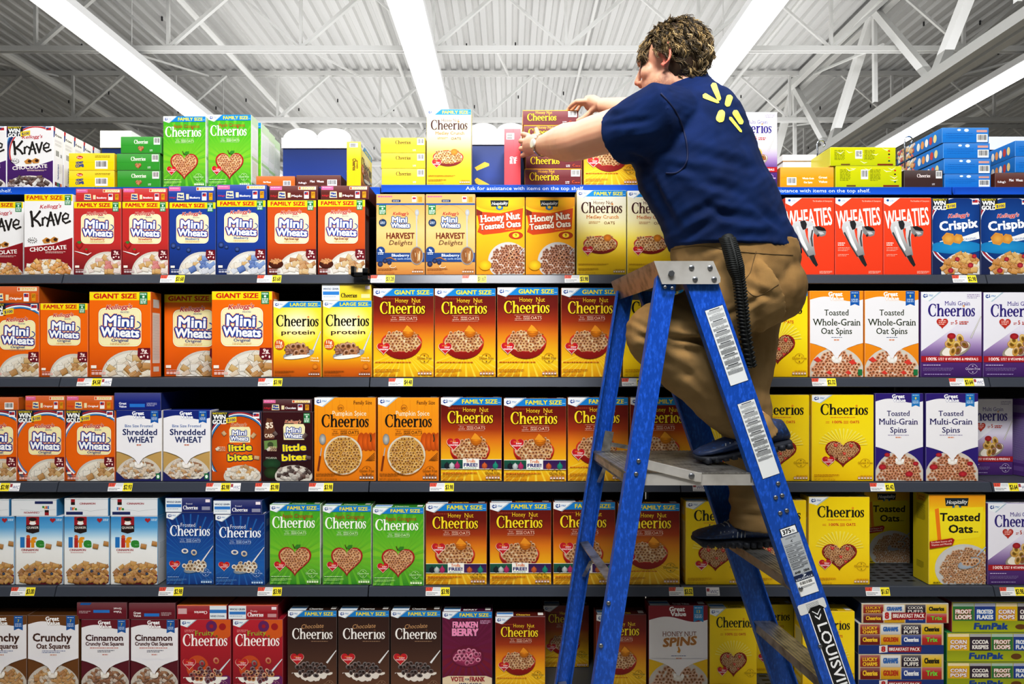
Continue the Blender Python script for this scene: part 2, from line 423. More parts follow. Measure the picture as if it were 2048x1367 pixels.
def heart_splash(A, bgc, pal, seed, kind='rings', y=None):
    """heart-shaped dip of white over a big bowl of cereal"""
    H = A.H; y = y or H * .63
    A.gpoly([(0, y - 4), (0, H), (100, H), (100, y - 4), (50, y + 12)], y, H, bgc, mixc(bgc, '000000', .1))
    A.ell(50, H * .985 - 2, 53, H * .315, 'e9e4dc', 'd3ccc2', 40); 
    f = in_ell(50, H * .99, 47, H * .29)
    box = (2, H * .68, 98, H - 2)
    if kind == 'rings': A.rings(f, box, 4.3, pal, seed)
    else: A.chunks(f, box, 4.8, pal, seed, fr=.25 if kind == 'chunk' else .6)
    A.poly([(0, y - 4.2), (100, y - 4.2), (100, y - 4), (88, y - 1), (72, y + 5), (60, y + 12), (54, y + 20), (50, y + 31), (46, y + 20), (40, y + 12), (28, y + 5), (12, y - 1), (0, y - 4)], 'f0eef0')
    A.ell(50, y + 29, 9, 5, 'f6f3ee', 'e3dbd0'); A.ell(44, y + 24, 3, 4, 'f6f3ee'); A.ell(57, y + 25, 3, 4, 'f6f3ee')

def a_oat(A, kind='plain', size=None):
    H = A.H
    if kind == 'plain':
        A.grad(0, 0, 100, H, [(0, 'f8dc10'), (.5, 'fbe022'), (1, 'f3cf08')])
        corner(A)
        if size: sizebar(A, size); corner(A)
        y = 37 if not size else 42
        wordmark(A, 14, y, 76, '1c1c18', 'e8892c'); A.scrib(30, y + 4.5, 72, 1, 'e0703a', .8)
        A.line(22, y + 13, 28, y + 13, .4, 'd8452c'); A.line(22, y + 15.5, 28, y + 15.5, .4, 'd8452c')
        A.text('100%', 41, y + 16, 4.8, 'd8452c', w=16, bold=.01); A.text('WHOLE', 55, y + 13.6, 2.2, 'd8452c', w=8); A.text('GRAIN', 55, y + 16.6, 2.2, 'd8452c', w=8); A.text('OATS', 69, y + 16, 4.8, 'd8452c', w=15, bold=.01)
        hy = H * .66
        for a in range(-80, 81, 10): A.poly([(50, hy - 10), (50 + 40 * math.sin(R(a)), hy - 10 - 34 * math.cos(R(a))), (50 + 40 * math.sin(R(a + 4)), hy - 10 - 34 * math.cos(R(a + 4)))], 'fdec6a')
        A.heart(50, hy + 1, 58, '8a1d1c', '6d1512', .93); A.heart(50, hy, 58, 'b5302a', '9c2420', .93); A.heart(50, hy, 52, '6d3418', '6d3418', .93)
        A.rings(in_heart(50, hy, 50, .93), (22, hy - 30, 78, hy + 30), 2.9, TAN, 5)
        for (sx, sy, rr) in ((38, hy - 13, 5), (63, hy - 12, 5), (52, hy + 3, 4), (60, hy + 12, 3.5)): A.poly([(sx - rr * .7, sy - rr * .6), (sx + rr * .8, sy - rr * .3), (sx + rr * .3, sy + rr * .9), (sx - rr * .5, sy + rr * .5)], 'cc3a30'); A.ell(sx, sy, rr * .35, rr * .25, 'ec8a78')
        badge_heart(A, 26, H * .76, 20); glutenfree(A, 86, H * .79, 'a5820d'); smallprint(A, 'c58b0a', 1)
    elif kind in ('honey', 'honeyfree'):
        A.grad(0, 0, 100, H, [(0, '6c150e'), (.22, '801b0f'), (.38, 'ac3f14'), (.52, 'dd8a1c'), (.72, 'f0b81c'), (.85, 'f3c91e'), (1, 'e3a917')])
        for a in range(15, 170, 12): A.poly([(50, H * .7), (50 + 70 * math.cos(R(a)), H * .7 + 60 * math.sin(R(a))), (50 + 70 * math.cos(R(a + 3)), H * .7 + 60 * math.sin(R(a + 3)))], 'f6d24a')
        if size: sizebar(A, size)
        corner(A); y0 = 0 if size else -2
        A.scrib(12, 16.6 + y0, 37, 1, 'b04a2a', 1.6)
        A.text('Honey', 47, 23.4 + y0, 7.4, 'f9dd2e', w=22, serif=True); A.text('Nut', 71, 23.4 + y0, 7.4, 'f9dd2e', w=15, serif=True)
        wordmark(A, 11, 42 + y0, 74, 'f9dd2e', 'f3c66a', out='5a140c'); wholegrain(A, 50 + y0, 'f3d9c0')
        if kind == 'honey': by = H * .60; bowl(A, 47, by, 34, 'b8201a', seed=7, r=3.7, deep=.86, squash=.5)
        else: by = H * .62; bowl(A, 48, by, 33, 'b8201a', seed=8, r=3.7, deep=.82)
        A.ell(58, by - 15, 9.5, 8.5, 'e79a1e', 'b86d10'); A.poly([(49, by - 17), (56, by - 27), (60, by - 24), (67, by - 16)], 'e8a32c')
        for i in range(4): A.arc(58, by - 15 + i * 3, 8.6, 3, 10, 170, .7, 'a55c0c', 8)
        A.line(67, by - 14, 76, by - 12, 1.2, 'c98a3a')
        if kind == 'honey':
            badge_heart(A, 17, H * .67, 21); A.scrib(3, H * .83, 66, 1, 'c4581a', 1.2); glutenfree(A, 85, H * .79, '6b4a10')
        else:
            badge_heart(A, 21, by - 10, 22)
            t = H * .745; A.rect(0, t - 1, 100, t + 15.6, 'f4eee0'); A.grad(0, t, 100, t + 14.6, [(0, '236b4e'), (1, '1b4a52')])
            A.grad(58, t, 100, t + 14.6, [(0, '3b2160'), (1, '5a2a6a')])
            for cx, c, hh in ((10, '232a33', 11), (18, 'cfd6d4', 10), (27, 'c23a7a', 12), (72, 'd4713a', 10), (90, '29a08a', 12)):
                A.ell(cx, t + 10, 4.6, 5, c, mixc(c, '000000', .4)); A.poly([(cx - 3, t + 9), (cx, t + 13.5 - hh), (cx + 3, t + 9)], c)
            A.rect(36, t - 2, 63, t + 15.6, 'f5f2ea'); A.text('Trolls', 49, t + 4.6, 5.4, 'd8742a', w=15, bold=.03); A.text('FREE!', 49, t + 11, 5.2, '2a2a78', w=22, bold=.05); A.scrib(38, t + 13, 60, 1, '2a8a6a', .9)
            A.scrib(3, t + 21, 62, 1, 'c4581a', 1.2); glutenfree(A, 85, H - 13, '6b4a10')
        smallprint(A, 'b06a12', 1)
    elif kind == 'apple':
        A.grad(0, 0, 100, H, [(0, '4fae2e'), (.3, '62b82c'), (.6, '8fca36'), (1, '3f9e2c')])
        for a in range(0, 360, 12): A.poly([(50, H * .66), (50 + 95 * math.cos(R(a)), H * .66 + 95 * math.sin(R(a))), (50 + 95 * math.cos(R(a + 4)), H * .66 + 95 * math.sin(R(a + 4)))], mixc('7cc435', '6fbb30', .5))
        sizebar(A, size or 'FAMILY SIZE'); corner(A)
        A.text('Apple Cinnamon', 55, 26, 7.6, 'c2401e', w=62, serif=True)
        wordmark(A, 5, 46, 84, 'fafcf4', 'd4482c'); wholegrain(A, 56, 'eef6e2')
        hy = H * .68
        A.heart(50, hy + .5, 66, 'b8302a', '8f1f1c', .98); A.heart(50, hy, 66, 'd04a3c', 'b02a26', .98); A.heart(50, hy, 59, 'e6cdb2', 'd8b88e', .96)
        A.rings(in_heart(50, hy, 56, .95), (20, hy - 32, 80, hy + 32), 3.5, ['d9a060', 'd0945a', 'e0ae72'], 11)
        A.strip([(46, hy - 30), (48, hy - 25), (50, hy - 21)], 1.4, '5a3414'); A.poly([(49, hy - 24), (54, hy - 29), (62, hy - 29), (60, hy - 23), (53, hy - 21)], '3f8f2c')
        badge_heart(A, 20, H * .76, 22); glutenfree(A, 84, H * .86, 'e8f4d8'); A.scrib(3, H - 17, 42, 1, 'e8f4d8', 1.1); smallprint(A, 'c6e69c', 1)
    elif kind == 'frosted':
        A.grad(0, 0, 100, H, [(0, '152f7c'), (.4, '1b56a6'), (.75, '2372bb'), (1, '16418f')])
        for a in range(0, 360, 10): A.poly([(50, H * .64), (50 + 95 * math.cos(R(a)), H * .64 + 95 * math.sin(R(a))), (50 + 95 * math.cos(R(a + 2)), H * .64 + 95 * math.sin(R(a + 2)))], '2a72b6')
        corner(A); A.text('Frosted', 46, 30, 8.4, 'f0f5fa', w=32, serif=True); wordmark(A, 8, 49, 84, 'f6f9fc', 'd9b070'); wholegrain(A, 59, 'd8e8f4')
        spoon(A, 100, H * .46, 76, H * .68, 4); A.ell(62, H * .76, 26, 10, 'b9c2cc', '8896a4', rot=-18)
        fr = ['e6dac6', 'd9c9ac', 'f0e8da']; A.rings(in_ell(60, H * .74, 24, 12), (34, H * .6, 88, H * .9), 5.6, fr, 4, hole='8a6a48')
        for q in ((40, H * .52), (60, H * .55), (22, H * .63), (56, H * .9)): A.rings(in_ell(q[0], q[1], 2, 2), (q[0], q[1], q[0] + 1, q[1] + 1), 7, fr, int(q[0]), hole='2a5a98')
        badge_heart(A, 18, H * .72, 22); glutenfree(A, 84, H * .83, 'd8e8f4'); A.scrib(3, H - 17, 28, 1, 'c0d8ec', 1.1); smallprint(A, '6ea6d4', 1)
    elif kind == 'choc':
        A.grad(0, 0, 100, H, [(0, '3a2019'), (.4, '452820'), (.7, '5f3c2c'), (1, '7a5038')])
        sizebar(A, size or 'FAMILY SIZE'); corner(A)
        A.text('Chocolate', 50, 36, 9, 'dcae78', w=46, shear=.25, rot=-3); wordmark(A, 9, 58, 82, 'f6f2ee', '8a5a3a'); A.scrib(48, 62, 84, 1, 'b08a6a', 1.4)
        spoon(A, 100, H * .5, 80, H * .66, 4.5, 'd8d4d0'); splash(A, 50, H * .8, 84, 'e9e2da')
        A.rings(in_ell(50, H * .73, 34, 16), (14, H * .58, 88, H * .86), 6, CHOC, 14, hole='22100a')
        badge_heart(A, 19, H * .6, 27); glutenfree(A, 86, H * .93, 'c8a888'); smallprint(A, '8a6a52', 1)
    elif kind == 'fruity':
        A.grad(0, 0, 100, H, [(0, 'c4283a'), (.5, 'b3202f'), (1, '98182a')])
        A.ell(84, 14, 26, 24, 'd86a20'); A.ell(84, 14, 7, 7, 'b02024'); A.ell(62, 13, 11, 11, '74286e'); A.ell(62, 13, 4, 4, 'b02030')
        A.ell(34, H * .68, 22, 24, 'cf5a26'); A.ell(34, H * .68, 9, 9, 'b02030'); A.ell(90, H * .92, 16, 18, '7a2a70')
        corner(A); A.scrib(8, 20, 30, 2, 'e8a0a0', 1.5, 3); A.text('Fruity', 48, 31, 9.6, '9ccf3a', w=38, serif=True, rot=-2); wordmark(A, 5, 52, 88, 'fdf6f2', '5a8a2a')
        spoon(A, 100, H * .56, 78, H * .74, 4.5); splash(A, 50, H * .84, 88)
        A.rings(in_ell(52, H * .78, 34, 14), (18, H * .64, 88, H * .9), 5.4, ['6a3a4a', 'd07a3a', 'e0b080', 'a03a3a', '70405a', 'd8a05a'], 4, hole='5a1a1a')
        for q, c in (((45, H * .62), '5a3a3a'), ((73, H * .58), 'cf7a2a')): A.rings(in_ell(q[0], q[1], 2, 2), (q[0], q[1], q[0] + 1, q[1] + 1), 7, [c], 3, hole='b02030')
        badge_heart(A, 18, H * .62, 25); glutenfree(A, 86, H * .93, 'f4d0c8'); smallprint(A, 'd07070', 1)
    elif kind == 'pumpkin':
        A.grad(0, 0, 100, H, [(0, 'f3a51d'), (.5, 'ef9a17'), (1, 'e08a14')])
        for i in range(0, 9): A.line(5 + i * 12, 4, 6 + i * 12, H, .35, 'd9860f')
        corner(A); A.text('Family Size', 79, 11, 5.8, '2a1a10', w=30, serif=True); A.arc(43, 17, 5, 5, 0, 360, .5, '7a4a10'); A.scrib(39, 15.6, 47, 2, '7a4a10', 1, 2.2)
        A.text('Pumpkin Spice', 57, 29.5, 7.8, 'f8f0e0', w=56, serif=True); wordmark(A, 12, 48, 76, '1e1712', 'c9a050'); wholegrain(A, 57, '6a4210')
        for i in range(5): A.ell(92 + (i - 2) * 7.5, H * .53, 6.5, 15, 'e0741a', 'b8540e')
        A.strip([(92, H * .44), (93, H * .5), (92, H * .53)], 2, '4a3a20')
        A.line(12, H * .60, 8, H * .78, 1.6, 'b8b8b4'); A.ell(13.5, H * .5, 5.6, 9, 'c9c9c6', '8d8d8a'); A.line(9.5, H * .7, 6, H * .88, 3.2, '8a3c14')
        for i in range(5): A.line(84 + i * 2, H * .76, 99, H * .66 + i * 3, .6, '5a3016')
        A.ell(47, H * .69 + .8, 32, 33, '9a5a10', 'b87210', 36); A.ell(47, H * .69, 31.5, 32, 'f0ebe0', 'd8cfc0', 36); A.ell(47, H * .69, 28.5, 29, 'b8842c', 'c8a050', 30)
        A.rings(in_ell(47, H * .69, 28, 28.5), (18, H * .5, 76, H * .9), 3.5, ['d8a83a', 'e0b44a', 'c8962c'], 21, hole='8a5c1c'); glutenfree(A, 86, H * .88, '7a4a10'); smallprint(A, '8a5210', 1)
    elif kind == 'multi':
        A.grad(0, 0, 100, H, [(0, 'eceaf1'), (.45, 'e6e2ee'), (.62, 'b59fc6'), (.78, '6b3d8c'), (1, '4a2670')])
        A.poly([(0, 0), (0, H * .7), (35, H * .52), (80, H * .28), (100, H * .2), (100, 0)], 'edebf2')
        A.poly([(0, 0), (33, 0), (14, 14), (0, 10)], 'f8f8fa'); A.line(14, 14, 33, 0, .5, 'c0bccb'); corner(A); A.scrib(76, 4, 97, 3, '9a8ab0', 1, 2.6)
        A.text('Multi Grain', 60, 22, 7, '5a4a9a', w=42, serif=True); wordmark(A, 12, 40, 76, '3a2a86', 'e8a23a')
        A.heart(35, 51, 19, 'd04a34', 'c03a2c'); A.scrib(29, 47, 41, 3, 'f4e2da', 1.2, 2.8); A.text('5', 58, 53, 6.6, 'c8503c', bold=.02); A.scrib(49, 50, 54, 2, 'c8503c', 1, 2.4); A.scrib(63, 48.6, 78, 2, 'c8503c', 1.6, 3)
        spoon(A, 99, 40, 82, H * .54, 2.6, 'b9b4a8'); A.ell(56, H * .68, 27, 12, 'c9c2b4', 'a8a090', rot=-20); A.ell(57, H * .67, 24, 9, 'efe8dc', rot=-20)
        A.rings(in_ell(55, H * .62, 21, 14), (32, H * .48, 80, H * .76), 8, ['e0b83a', 'd8a830', '9a5a2a', 'e6c45a'], 6, hole='8a6410')
        A.ell(50, H * .52, 7, 5, 'c8343c', 'a02028'); A.rings(in_ell(37, H * .7, 2, 2), (37, H * .7, 38, H * .71), 9, ['e6cc3a'], 2, hole='a89020')
        t = H * .78; A.rect(0, t - 3.5, 100, t + 6.5, 'b6232e'); A.text('100%', 17, t + 3.8, 5, 'fbeee8', w=17, bold=.04); A.scrib(28, t - .6, 38, 2, 'fbeee8', 1.3, 2.6); A.text('8 VITAMINS & MINERALS', 67, t + 3.6, 4.4, 'fbeee8', w=54, bold=.04)
        A.scrib(3, H - 20, 33, 1, 'e0d4ee', 1.2); A.scrib(3, H - 15, 53, 3, '9a80b8', .9, 2); A.scrib(5, H - 5, 50, 1, 'b8a4d0', 1.4); glutenfree(A, 85, H - 13, 'efe6f6')
    elif kind == 'medley':
        A.grad(0, 0, 100, H, [(0, 'e6e4d8'), (.35, 'ece3bc'), (.6, 'f2dc58'), (.8, 'eccb1c'), (1, 'e6c31a')])
        sizebar(A, size or 'FAMILY SIZE'); corner(A); A.scrib(28, 17.6, 54, 1, 'd8c8a0', 1.4)
        A.text('Honey Nut', 53, 28, 6.8, '6a3a2c', w=40, serif=True); wordmark(A, 9, 46, 82, '4a1f1c', 'e08a2a')
        A.text('Medley Crunch', 52, 57, 6.4, 'd0782c', w=66, serif=True); A.scrib(24, 63.4, 47, 2, 'c8a070', 1.2, 2.8); A.text('OATS', 66, 69, 5.4, '8a5a3a', w=22)
        by = H * .63; bowl(A, 48, by, 35, 'a5241e', ['dca650', 'd09a4a', 'e8c484'], 9, 3.8, .42, deep=.62); A.ell(62, by - 11, 8, 7, 'e79a2e', 'c07a18')
        badge_heart(A, 22, H * .71, 21); A.scrib(3, H - 22, 64, 2, 'c89a1a', 1, 2.2); smallprint(A, 'b0860c', 1)
    elif kind == 'protein':
        A.grad(0, 0, 100, H, [(0, 'f6e02a'), (.25, 'f8e454'), (.6, 'f4d41a'), (.74, 'eeb014'), (.9, 'cf7414'), (1, 'bf6410')])
        A.ell(50, H * .3, 56, 42, 'fdf8dc', 'f8e33c', 30)
        sizebar(A, size or 'LARGE SIZE', '1c8fd0'); corner(A)
        wordmark(A, 6, 52, 88, '16140f', 'e8742c'); A.text('protein', 52, 69, 9, '3a1410', w=70, bold=.02)
        spoon(A, 100, 63, 83, H * .66, 4.4, 'b9bcc0'); A.ell(53, H * .7, 33, 10, 'c6c8cc', '989ca2', rot=-10)
        A.chunks(in_ell(50, H * .64, 26, 13), (26, H * .52, 78, H * .76), 4, ['9a6030', '8a5024', 'b87a40'], 5, fr=.1, lines=False); A.rings(in_ell(52, H * .62, 20, 11), (34, H * .54, 76, H * .7), 8, ['c8925a', 'b9824a'], 4, hole='6a3c18')
        A.ell(50, H * .735, 28, 4, 'f4efe6', rot=-6); A.ell(13, H * .57, 10.5, 11, 'd8722a'); A.text('11g', 13, H * .56, 6, 'fff4e8', w=11, bold=.05); A.scrib(5, H * .585, 21, 2, 'fff4e8', 1.6, 3)
        A.text('Oats &', 87, H * .76, 3.8, 'fbeed8', w=16, bold=.03); A.text('Honey', 88, H * .795, 4.2, 'fbeed8', w=18, bold=.03); A.ell(88, H * .86, 6, 6, 'e8a030', 'c87818'); smallprint(A, '8a4a10', 1)

def krav(A, bottom='a3202c', win=False, size=True):
    H = A.H
    A.rect(0, 0, 100, H, 'efedec')
    if win:
        A.arc(62, 58, 62, 62, 150, 300, 6, '2c3a78', 24); A.arc(62, 58, 57, 57, 150, 300, 3, 'c23a3c', 24); A.arc(62, 58, 66, 66, 150, 300, 3, '3a8ac0', 24)
        wingold(A)
    elif size:
        A.grad(0, 0, 100, 13, [(0, 'f6dc1a'), (1, 'f2d408')]); A.text('FAMILY SIZE', 42, 10, 7.6, 'c22a1e', w=74, bold=.03); fibre(A, 84, 1)
    A.gpoly([(0, H * .47), (0, H), (100, H), (100, H * .62)] if not win else [(0, H * .5), (20, H * .66), (60, H * .66), (100, H * .56), (100, H), (0, H)], H * .5, H, bottom, mixc(bottom, '000000', .25))
    if not win: A.poly([(0, H * .44), (0, H * .66), (60, H * .62), (100, H * .54), (100, H * .44)], 'efedec'); A.gpoly([(0, H * .66), (60, H * .62), (100, H * .54), (100, H), (0, H)], H * .5, H, bottom, mixc(bottom, '000000', .25))
    A.text("Kellogg's", 54, 27, 7.4, 'b8283c', w=44, shear=.35, bold=.02, rot=-3)
    x = 10; k = '2a2522'
    def L(pts, w=4.4): A.strip(pts, w, k); [A.ell(px, py, w * .62, w * .62, k, n=10) for px, py in (pts[0], pts[-1])]
    y = 40
    L([(14, y - 5), (16, y + 8), (17, y + 22)], 5); L([(32, y - 6), (24, y + 4), (18, y + 9)]); L([(20, y + 9), (28, y + 14), (33, y + 21)])
    L([(38, y + 20), (38, y + 8)], 4); L([(38, y + 10), (43, y + 5), (48, y + 8)], 3.6)
    L([(48, y + 22), (55, y - 4)], 4); L([(55, y - 4), (62, y + 20)], 4); L([(51, y + 12), (61, y + 11)], 3)
    L([(64, y), (70, y + 18)], 4); L([(70, y + 18), (76, y - 3)], 4)
    p = [(80, y + 9), (91, y + 7), (92, y), (86, y - 3), (80, y + 3), (80, y + 12), (86, y + 17), (95, y + 13)]; L(p, 3.6)
    for cx, cy in ((46, H * .575), (62, H * .565)): A.poly([(cx - 9, cy), (cx, cy - 6), (cx + 9, cy - 2), (cx + 7, cy + 5), (cx - 5, cy + 6)], 'c89448'); A.ell(cx + 3, cy, 4, 3.4, '4a2412')
    A.ell(17, H * .575, 8, 4, 'efedec'); A.text('REAL', 17, H * .585, 3.6, '2a2522', bold=.04); 
    for a in range(0, 360, 30): A.line(17 + 7 * math.cos(R(a)), H * .575 + 4 * math.sin(R(a)), 17 + 10.5 * math.cos(R(a)), H * .575 + 6.5 * math.sin(R(a)), 1.4, '2a2522', .4)
    A.text('CHOCOLATE', 50, H * .70, 7.8, 'f7f0ea', w=76, rot=-4, serif=True, bold=.04); A.scrib(44, H * .715, 86, 2, 'f0d8d0', 1, 2)
    A.ell(50, H, 52, H * .19, 'f3eee8', 'e0d8ce', 36); pal = ['d9a04a', 'c98c3a', 'e2b465'] if bottom != '5a2a7c' else ['5a3320', '6a3d26', '4a2818']
    A.chunks(in_ell(48, H, 47, H * .2), (2, H * .8, 98, H - 2), 6, pal, 3, fr=.15, lines=False)
    A.scrib(2, H - 6, 30, 2, 'f5e8e0', 1.2, 2.6)
def fibre(A, x, y, w=13):
    A.rect(x, y, x + w, y + 20, '2a8650'); A.text('FIBER', x + w / 2, y + 4.6, 2.9, 'eaf6ec', w=w * .8, bold=.03); A.ell(x + w / 2, y + 7.4, 2, 1.8, 'eaf6ec'); A.scrib(x + 1.5, y + 10.4, x + w - 1.5, 4, 'eaf6ec', 1.3, 2.2)
def wingold(A):
    A.rect(0, 0, 34, 24, '1f2433'); A.text('INSTANTLY', 16, 4.6, 3.8, 'f2e22a', w=29, bold=.04); A.text('WIN', 15, 14, 8.4, 'f6f6f4', w=25, bold=.06); A.text('GOLD', 16, 24, 8.4, 'f6f6f4', w=29, bold=.06)
    A.poly([(29, 12), (50, 9), (50, 20), (29, 23)], 'e8cf3a'); A.text('$100', 40, 19, 5.6, '2a3f86', w=16, bold=.03, rot=-6)
    A.rect(84, 1, 97, 13, 'f4f4f2'); A.rect(85, 3, 96, 9, 'b8343c'); A.rect(85, 3, 90, 6, '2a3f86')
def miniw(A, bg='ee7a0c', kind='Original', bar='FAMILY SIZE', win=False, dark='c65a0c'):
    H = A.H; A.grad(0, 0, 100, H, [(0, bg), (.55, bg), (1, dark)]); y = 0
    if win:
        A.rect(0, 0, 100, 20, '232a4c'); A.ell(62, 76, 64, 66, bg, mixc(bg, '000000', .08), 40)
        A.arc(62, 76, 66, 68, 130, 330, 2.2, '3f97cf', 30); A.arc(62, 76, 69.5, 71, 130, 330, 3, 'eef0f4', 30); A.arc(62, 76, 73, 75, 130, 330, 3, 'b8343c', 30); A.arc(62, 76, 78, 80, 130, 330, 6, '2a3566', 30); wingold(A)
    elif bar:
        A.grad(0, 0, 100, 13.5, [(0, 'f6de1c'), (1, 'f3d60c')]); A.text(bar, 42, 10.4, 7.6, 'c8281c', w=70, bold=.05); fibre(A, 82, .5)
    bx0, bx1, by0, by1 = (16, 84, 27, 90) if not win else (24, 92, 34, 92)
    if win: y = 3
    def rr(e, c):
        r = 9; p = []
        for cx, cy, a in ((bx1 - r, by0 + r, -90), (bx1 - r, by1 - r - 2, 0), (bx0 + r, by1 - r - 2, 90), (bx0 + r, by0 + r, 180)):
            for i in range(6):
                t = R(a + i * 18); p.append((cx + (r + e) * math.cos(t), cy + (r + e) * math.sin(t)))
        A.poly(p, c)
    rr(2.2, mixc(bg, '000000', .25)); rr(1.2, 'f6efd8'); rr(0, 'efe2a8'); rr(-1.6, 'f3e9bd')
    cx = (bx0 + bx1) / 2
    A.text("Kellogg's", cx - 2, by0 + 1, 7.6, 'b8283c', w=42, shear=.35, bold=.025, rot=-3, out=[('f6efd8', .5)])
    A.text('FROSTED', cx + 8, by0 + 7.4, 2.6, '2a3f86', w=14, bold=.02)
    b = '24479c'
    A.text('Mini', cx - 2, by0 + 29, 17, 'f8f8f6', w=46, bold=.045, rot=2, out=[('e8732c', 3.0), (b, 2.3)])
    A.text('Wheats', cx, by0 + 46, 14.5, 'f8f8f6', w=62, bold=.045, rot=2, out=[('e8732c', 3.0), (b, 2.3)])
    A.text('Mini', cx - 2, by0 + 29, 17, 'f8f8f6', w=46, bold=.045, rot=2)
    A.arc(cx + 25, by0 + 27, 9, 6, -70, 90, 1.6, b, 10)
    A.text(kind, cx, by0 + 54.5, 4.8, {'Original': '2a3f86', 'Strawberry': 'c2342c', 'Blueberry': '2a62a8'}.get(kind, '8a3a1a'), w=min(30, 3.4 * len(kind)), bold=.03); A.scrib(cx - 16, by0 + 56.6, cx + 16, 2, 'd8a878', .9, 2)
    A.ell(72, H * .985, 52, H * .30, 'e8e4dc', 'cfcac0', 40); A.ell(72, H * .985, 48, H * .27, 'f4f1ea', 'e2ddd2', 40)
    pal = {'Strawberry': ['d98a86', 'e8c0b8', 'd8b070'], 'Blueberry': ['5d7fb8', '7f9ccc', 'd8b070', '8aa6d2']}.get(kind, ['c99a52', 'd8b87a', 'e6dccb', 'b8863c'])
    if kind not in ('Original', 'Strawberry', 'Blueberry'): pal = ['c79a62', 'b8834a', 'd9b889']
    A.chunks(in_ell(72, H * .97, 42, H * .23), (28, H * .74, 98, H - 3), 7.2, pal, 5, fr=.55, asp=.8)
    A.poly([(80, H * .66), (100, H * .66), (100, H * .8), (84, H * .8), (79, H * .75)], '7a1626'); A.text('9g', 90, H * .71, 5.4, 'f6e6e0', bold=.04, w=9); A.scrib(84, H * .72, 98, 1, 'f6e6e0', 1.2); A.text('+', 90, H * .77, 5, 'f6e6e0', bold=.04); A.ell(85, H * .765, 2.2, 1.8, 'f6e6e0'); A.ell(96, H * .765, 1.4, 2.4, 'f6e6e0')
    for i in range(4): A.rect(4 + i * 6, H - 8, 9 + i * 6, H - 3.4, mixc(dark, 'ffffff', .45))
    A.scrib(4, H - 11, 26, 1, mixc(dark, 'ffffff', .6), 1); A.rect(3, H - 19, 12, H - 14, 'f3e9dc')
    if kind == 'Strawberry':
        for q in ((12, H * .6, 8), (27, H * .68, 5)): A.heart(q[0], q[1], q[2] * 2, 'c8302c', 'a02020', 1.1); A.poly([(q[0] - q[2] * .7, q[1] - q[2] * .9), (q[0], q[1] - q[2] * .3), (q[0] + q[2] * .7, q[1] - q[2] * .9), (q[0], q[1] - q[2] * 1.2)], '4a8a3a')
        A.strip([(2, H * .68), (14, H * .7), (30, H * .73), (38, H * .7)], [1, 2.4, 3, 1], 'f2e6e2')
    elif kind == 'Blueberry':
        for q in ((9, H * .6, 6), (42, H * .66, 5), (20, H * .63, 4)): A.ell(q[0], q[1], q[2], q[2], '5a76b0', '1c2f66')
    elif kind != 'Original':
        A.ell(18, H * .86, 15, 9, '6a2a14', '4a1a0c'); A.chunks(in_ell(18, H * .82, 12, 5), (6, H * .78, 30, H * .86), 2, ['c98a4a', 'd89c5a'], 2, lines=False, fr=0); A.chunks(in_ell(15, H * .68, 2, 2), (14, H * .68, 15, H * .69), 8, ['b98a5a'], 2, fr=0)
def littleb(A, bg='ee7a0c', dark='c65a0c', choc=False):
    H = A.H
    if not choc:
        A.rect(0, 0, 100, H, '232a4c'); A.ell(56, H * .55, 60, 68, bg, dark, 40); A.arc(56, H * .55, 62, 70, 120, 330, 2, '3f97cf', 30); A.arc(56, H * .55, 65, 73, 120, 330, 2.4, 'eef0f4', 30); A.arc(56, H * .55, 68, 76, 120, 330, 2.4, 'b8343c', 30); wingold(A); A.poly([(0, H * .86), (0, H), (100, H), (100, H * .93)], dark)
    else:
        A.grad(0, 0, 100, H, [(0, '43141a'), (.6, '3a1218'), (1, '2c0d12')]); fibre(A, 82, 2)
        A.poly([(8, 12), (18, 14), (25, 40), (22, 54), (4, 54), (2, 40)], '7a4a32'); A.text('$5', 13, 32, 11, 'efe2d0', w=14, bold=.04); A.text('CASH', 13, 51, 7, 'efe2d0', w=19, bold=.03)
        A.poly([(2, 58), (28, 56), (29, 72), (3, 76)], '7d9a5a'); A.ell(15, 66, 6, 6, '4a5a36'); A.ell(18, H * .75, 18, 11, '2a5a34', '1c3a22'); A.text('MOANA', 17, H * .68, 4, 'e6ead8', w=22); A.ell(18, H * .88, 16, 12, '33562a', '1f3016')
    cx = 56 if not choc else 62
    A.text("Kellogg's", cx - 2, 28 if not choc else 22, 6, 'b8283c', w=32, shear=.35, bold=.02, out=[('f3e9bd', .4)])
    y = 30 if not choc else 24
    A.poly([(cx - 18, y), (cx + 20, y), (cx + 23, y + 6), (cx + 22, y + 32), (cx - 20, y + 32), (cx - 21, y + 6)], 'f3e9bd')
    A.text('Mini', cx, y + 17, 10, 'f8f8f6', w=28, bold=.04, out=[('24479c', 1.5)]); A.text('Wheats', cx, y + 28, 9, 'f8f8f6', w=36, bold=.04, out=[('24479c', 1.5)])
    A.text('little', cx + 2, H * .56, 13, 'f2e02a', w=46, bold=.06, out=[('2a1c5a', 1.8)], rot=-3); A.text('bites', cx + 2, H * .70, 13, 'f2e02a', w=50, bold=.06, out=[('2a1c5a', 1.8)], rot=-3)
    A.ell(62, H * .93, 38, H * .16, 'ece7df', 'd2ccc2', 36)
    A.chunks(in_ell(62, H * .89, 32, H * .11), (28, H * .76, 96, H - 4), 5, WHT if not choc else ['4a2a20', '6a4436', 'b8aaa0'], 7, fr=.5)
    for q in ((24, 42), (84, 46), (12, 74), (92, H * .66)): A.chunks(in_ell(q[0], q[1], 2, 2), (q[0], q[1], q[0] + 1, q[1] + 1), 5, ['d8b88a'] if not choc else ['6a5048'], int(q[0]), fr=.5)
    A.scrib(12, H * .5, 28, 4, 'f4d8b8', 1.2, 2.6)
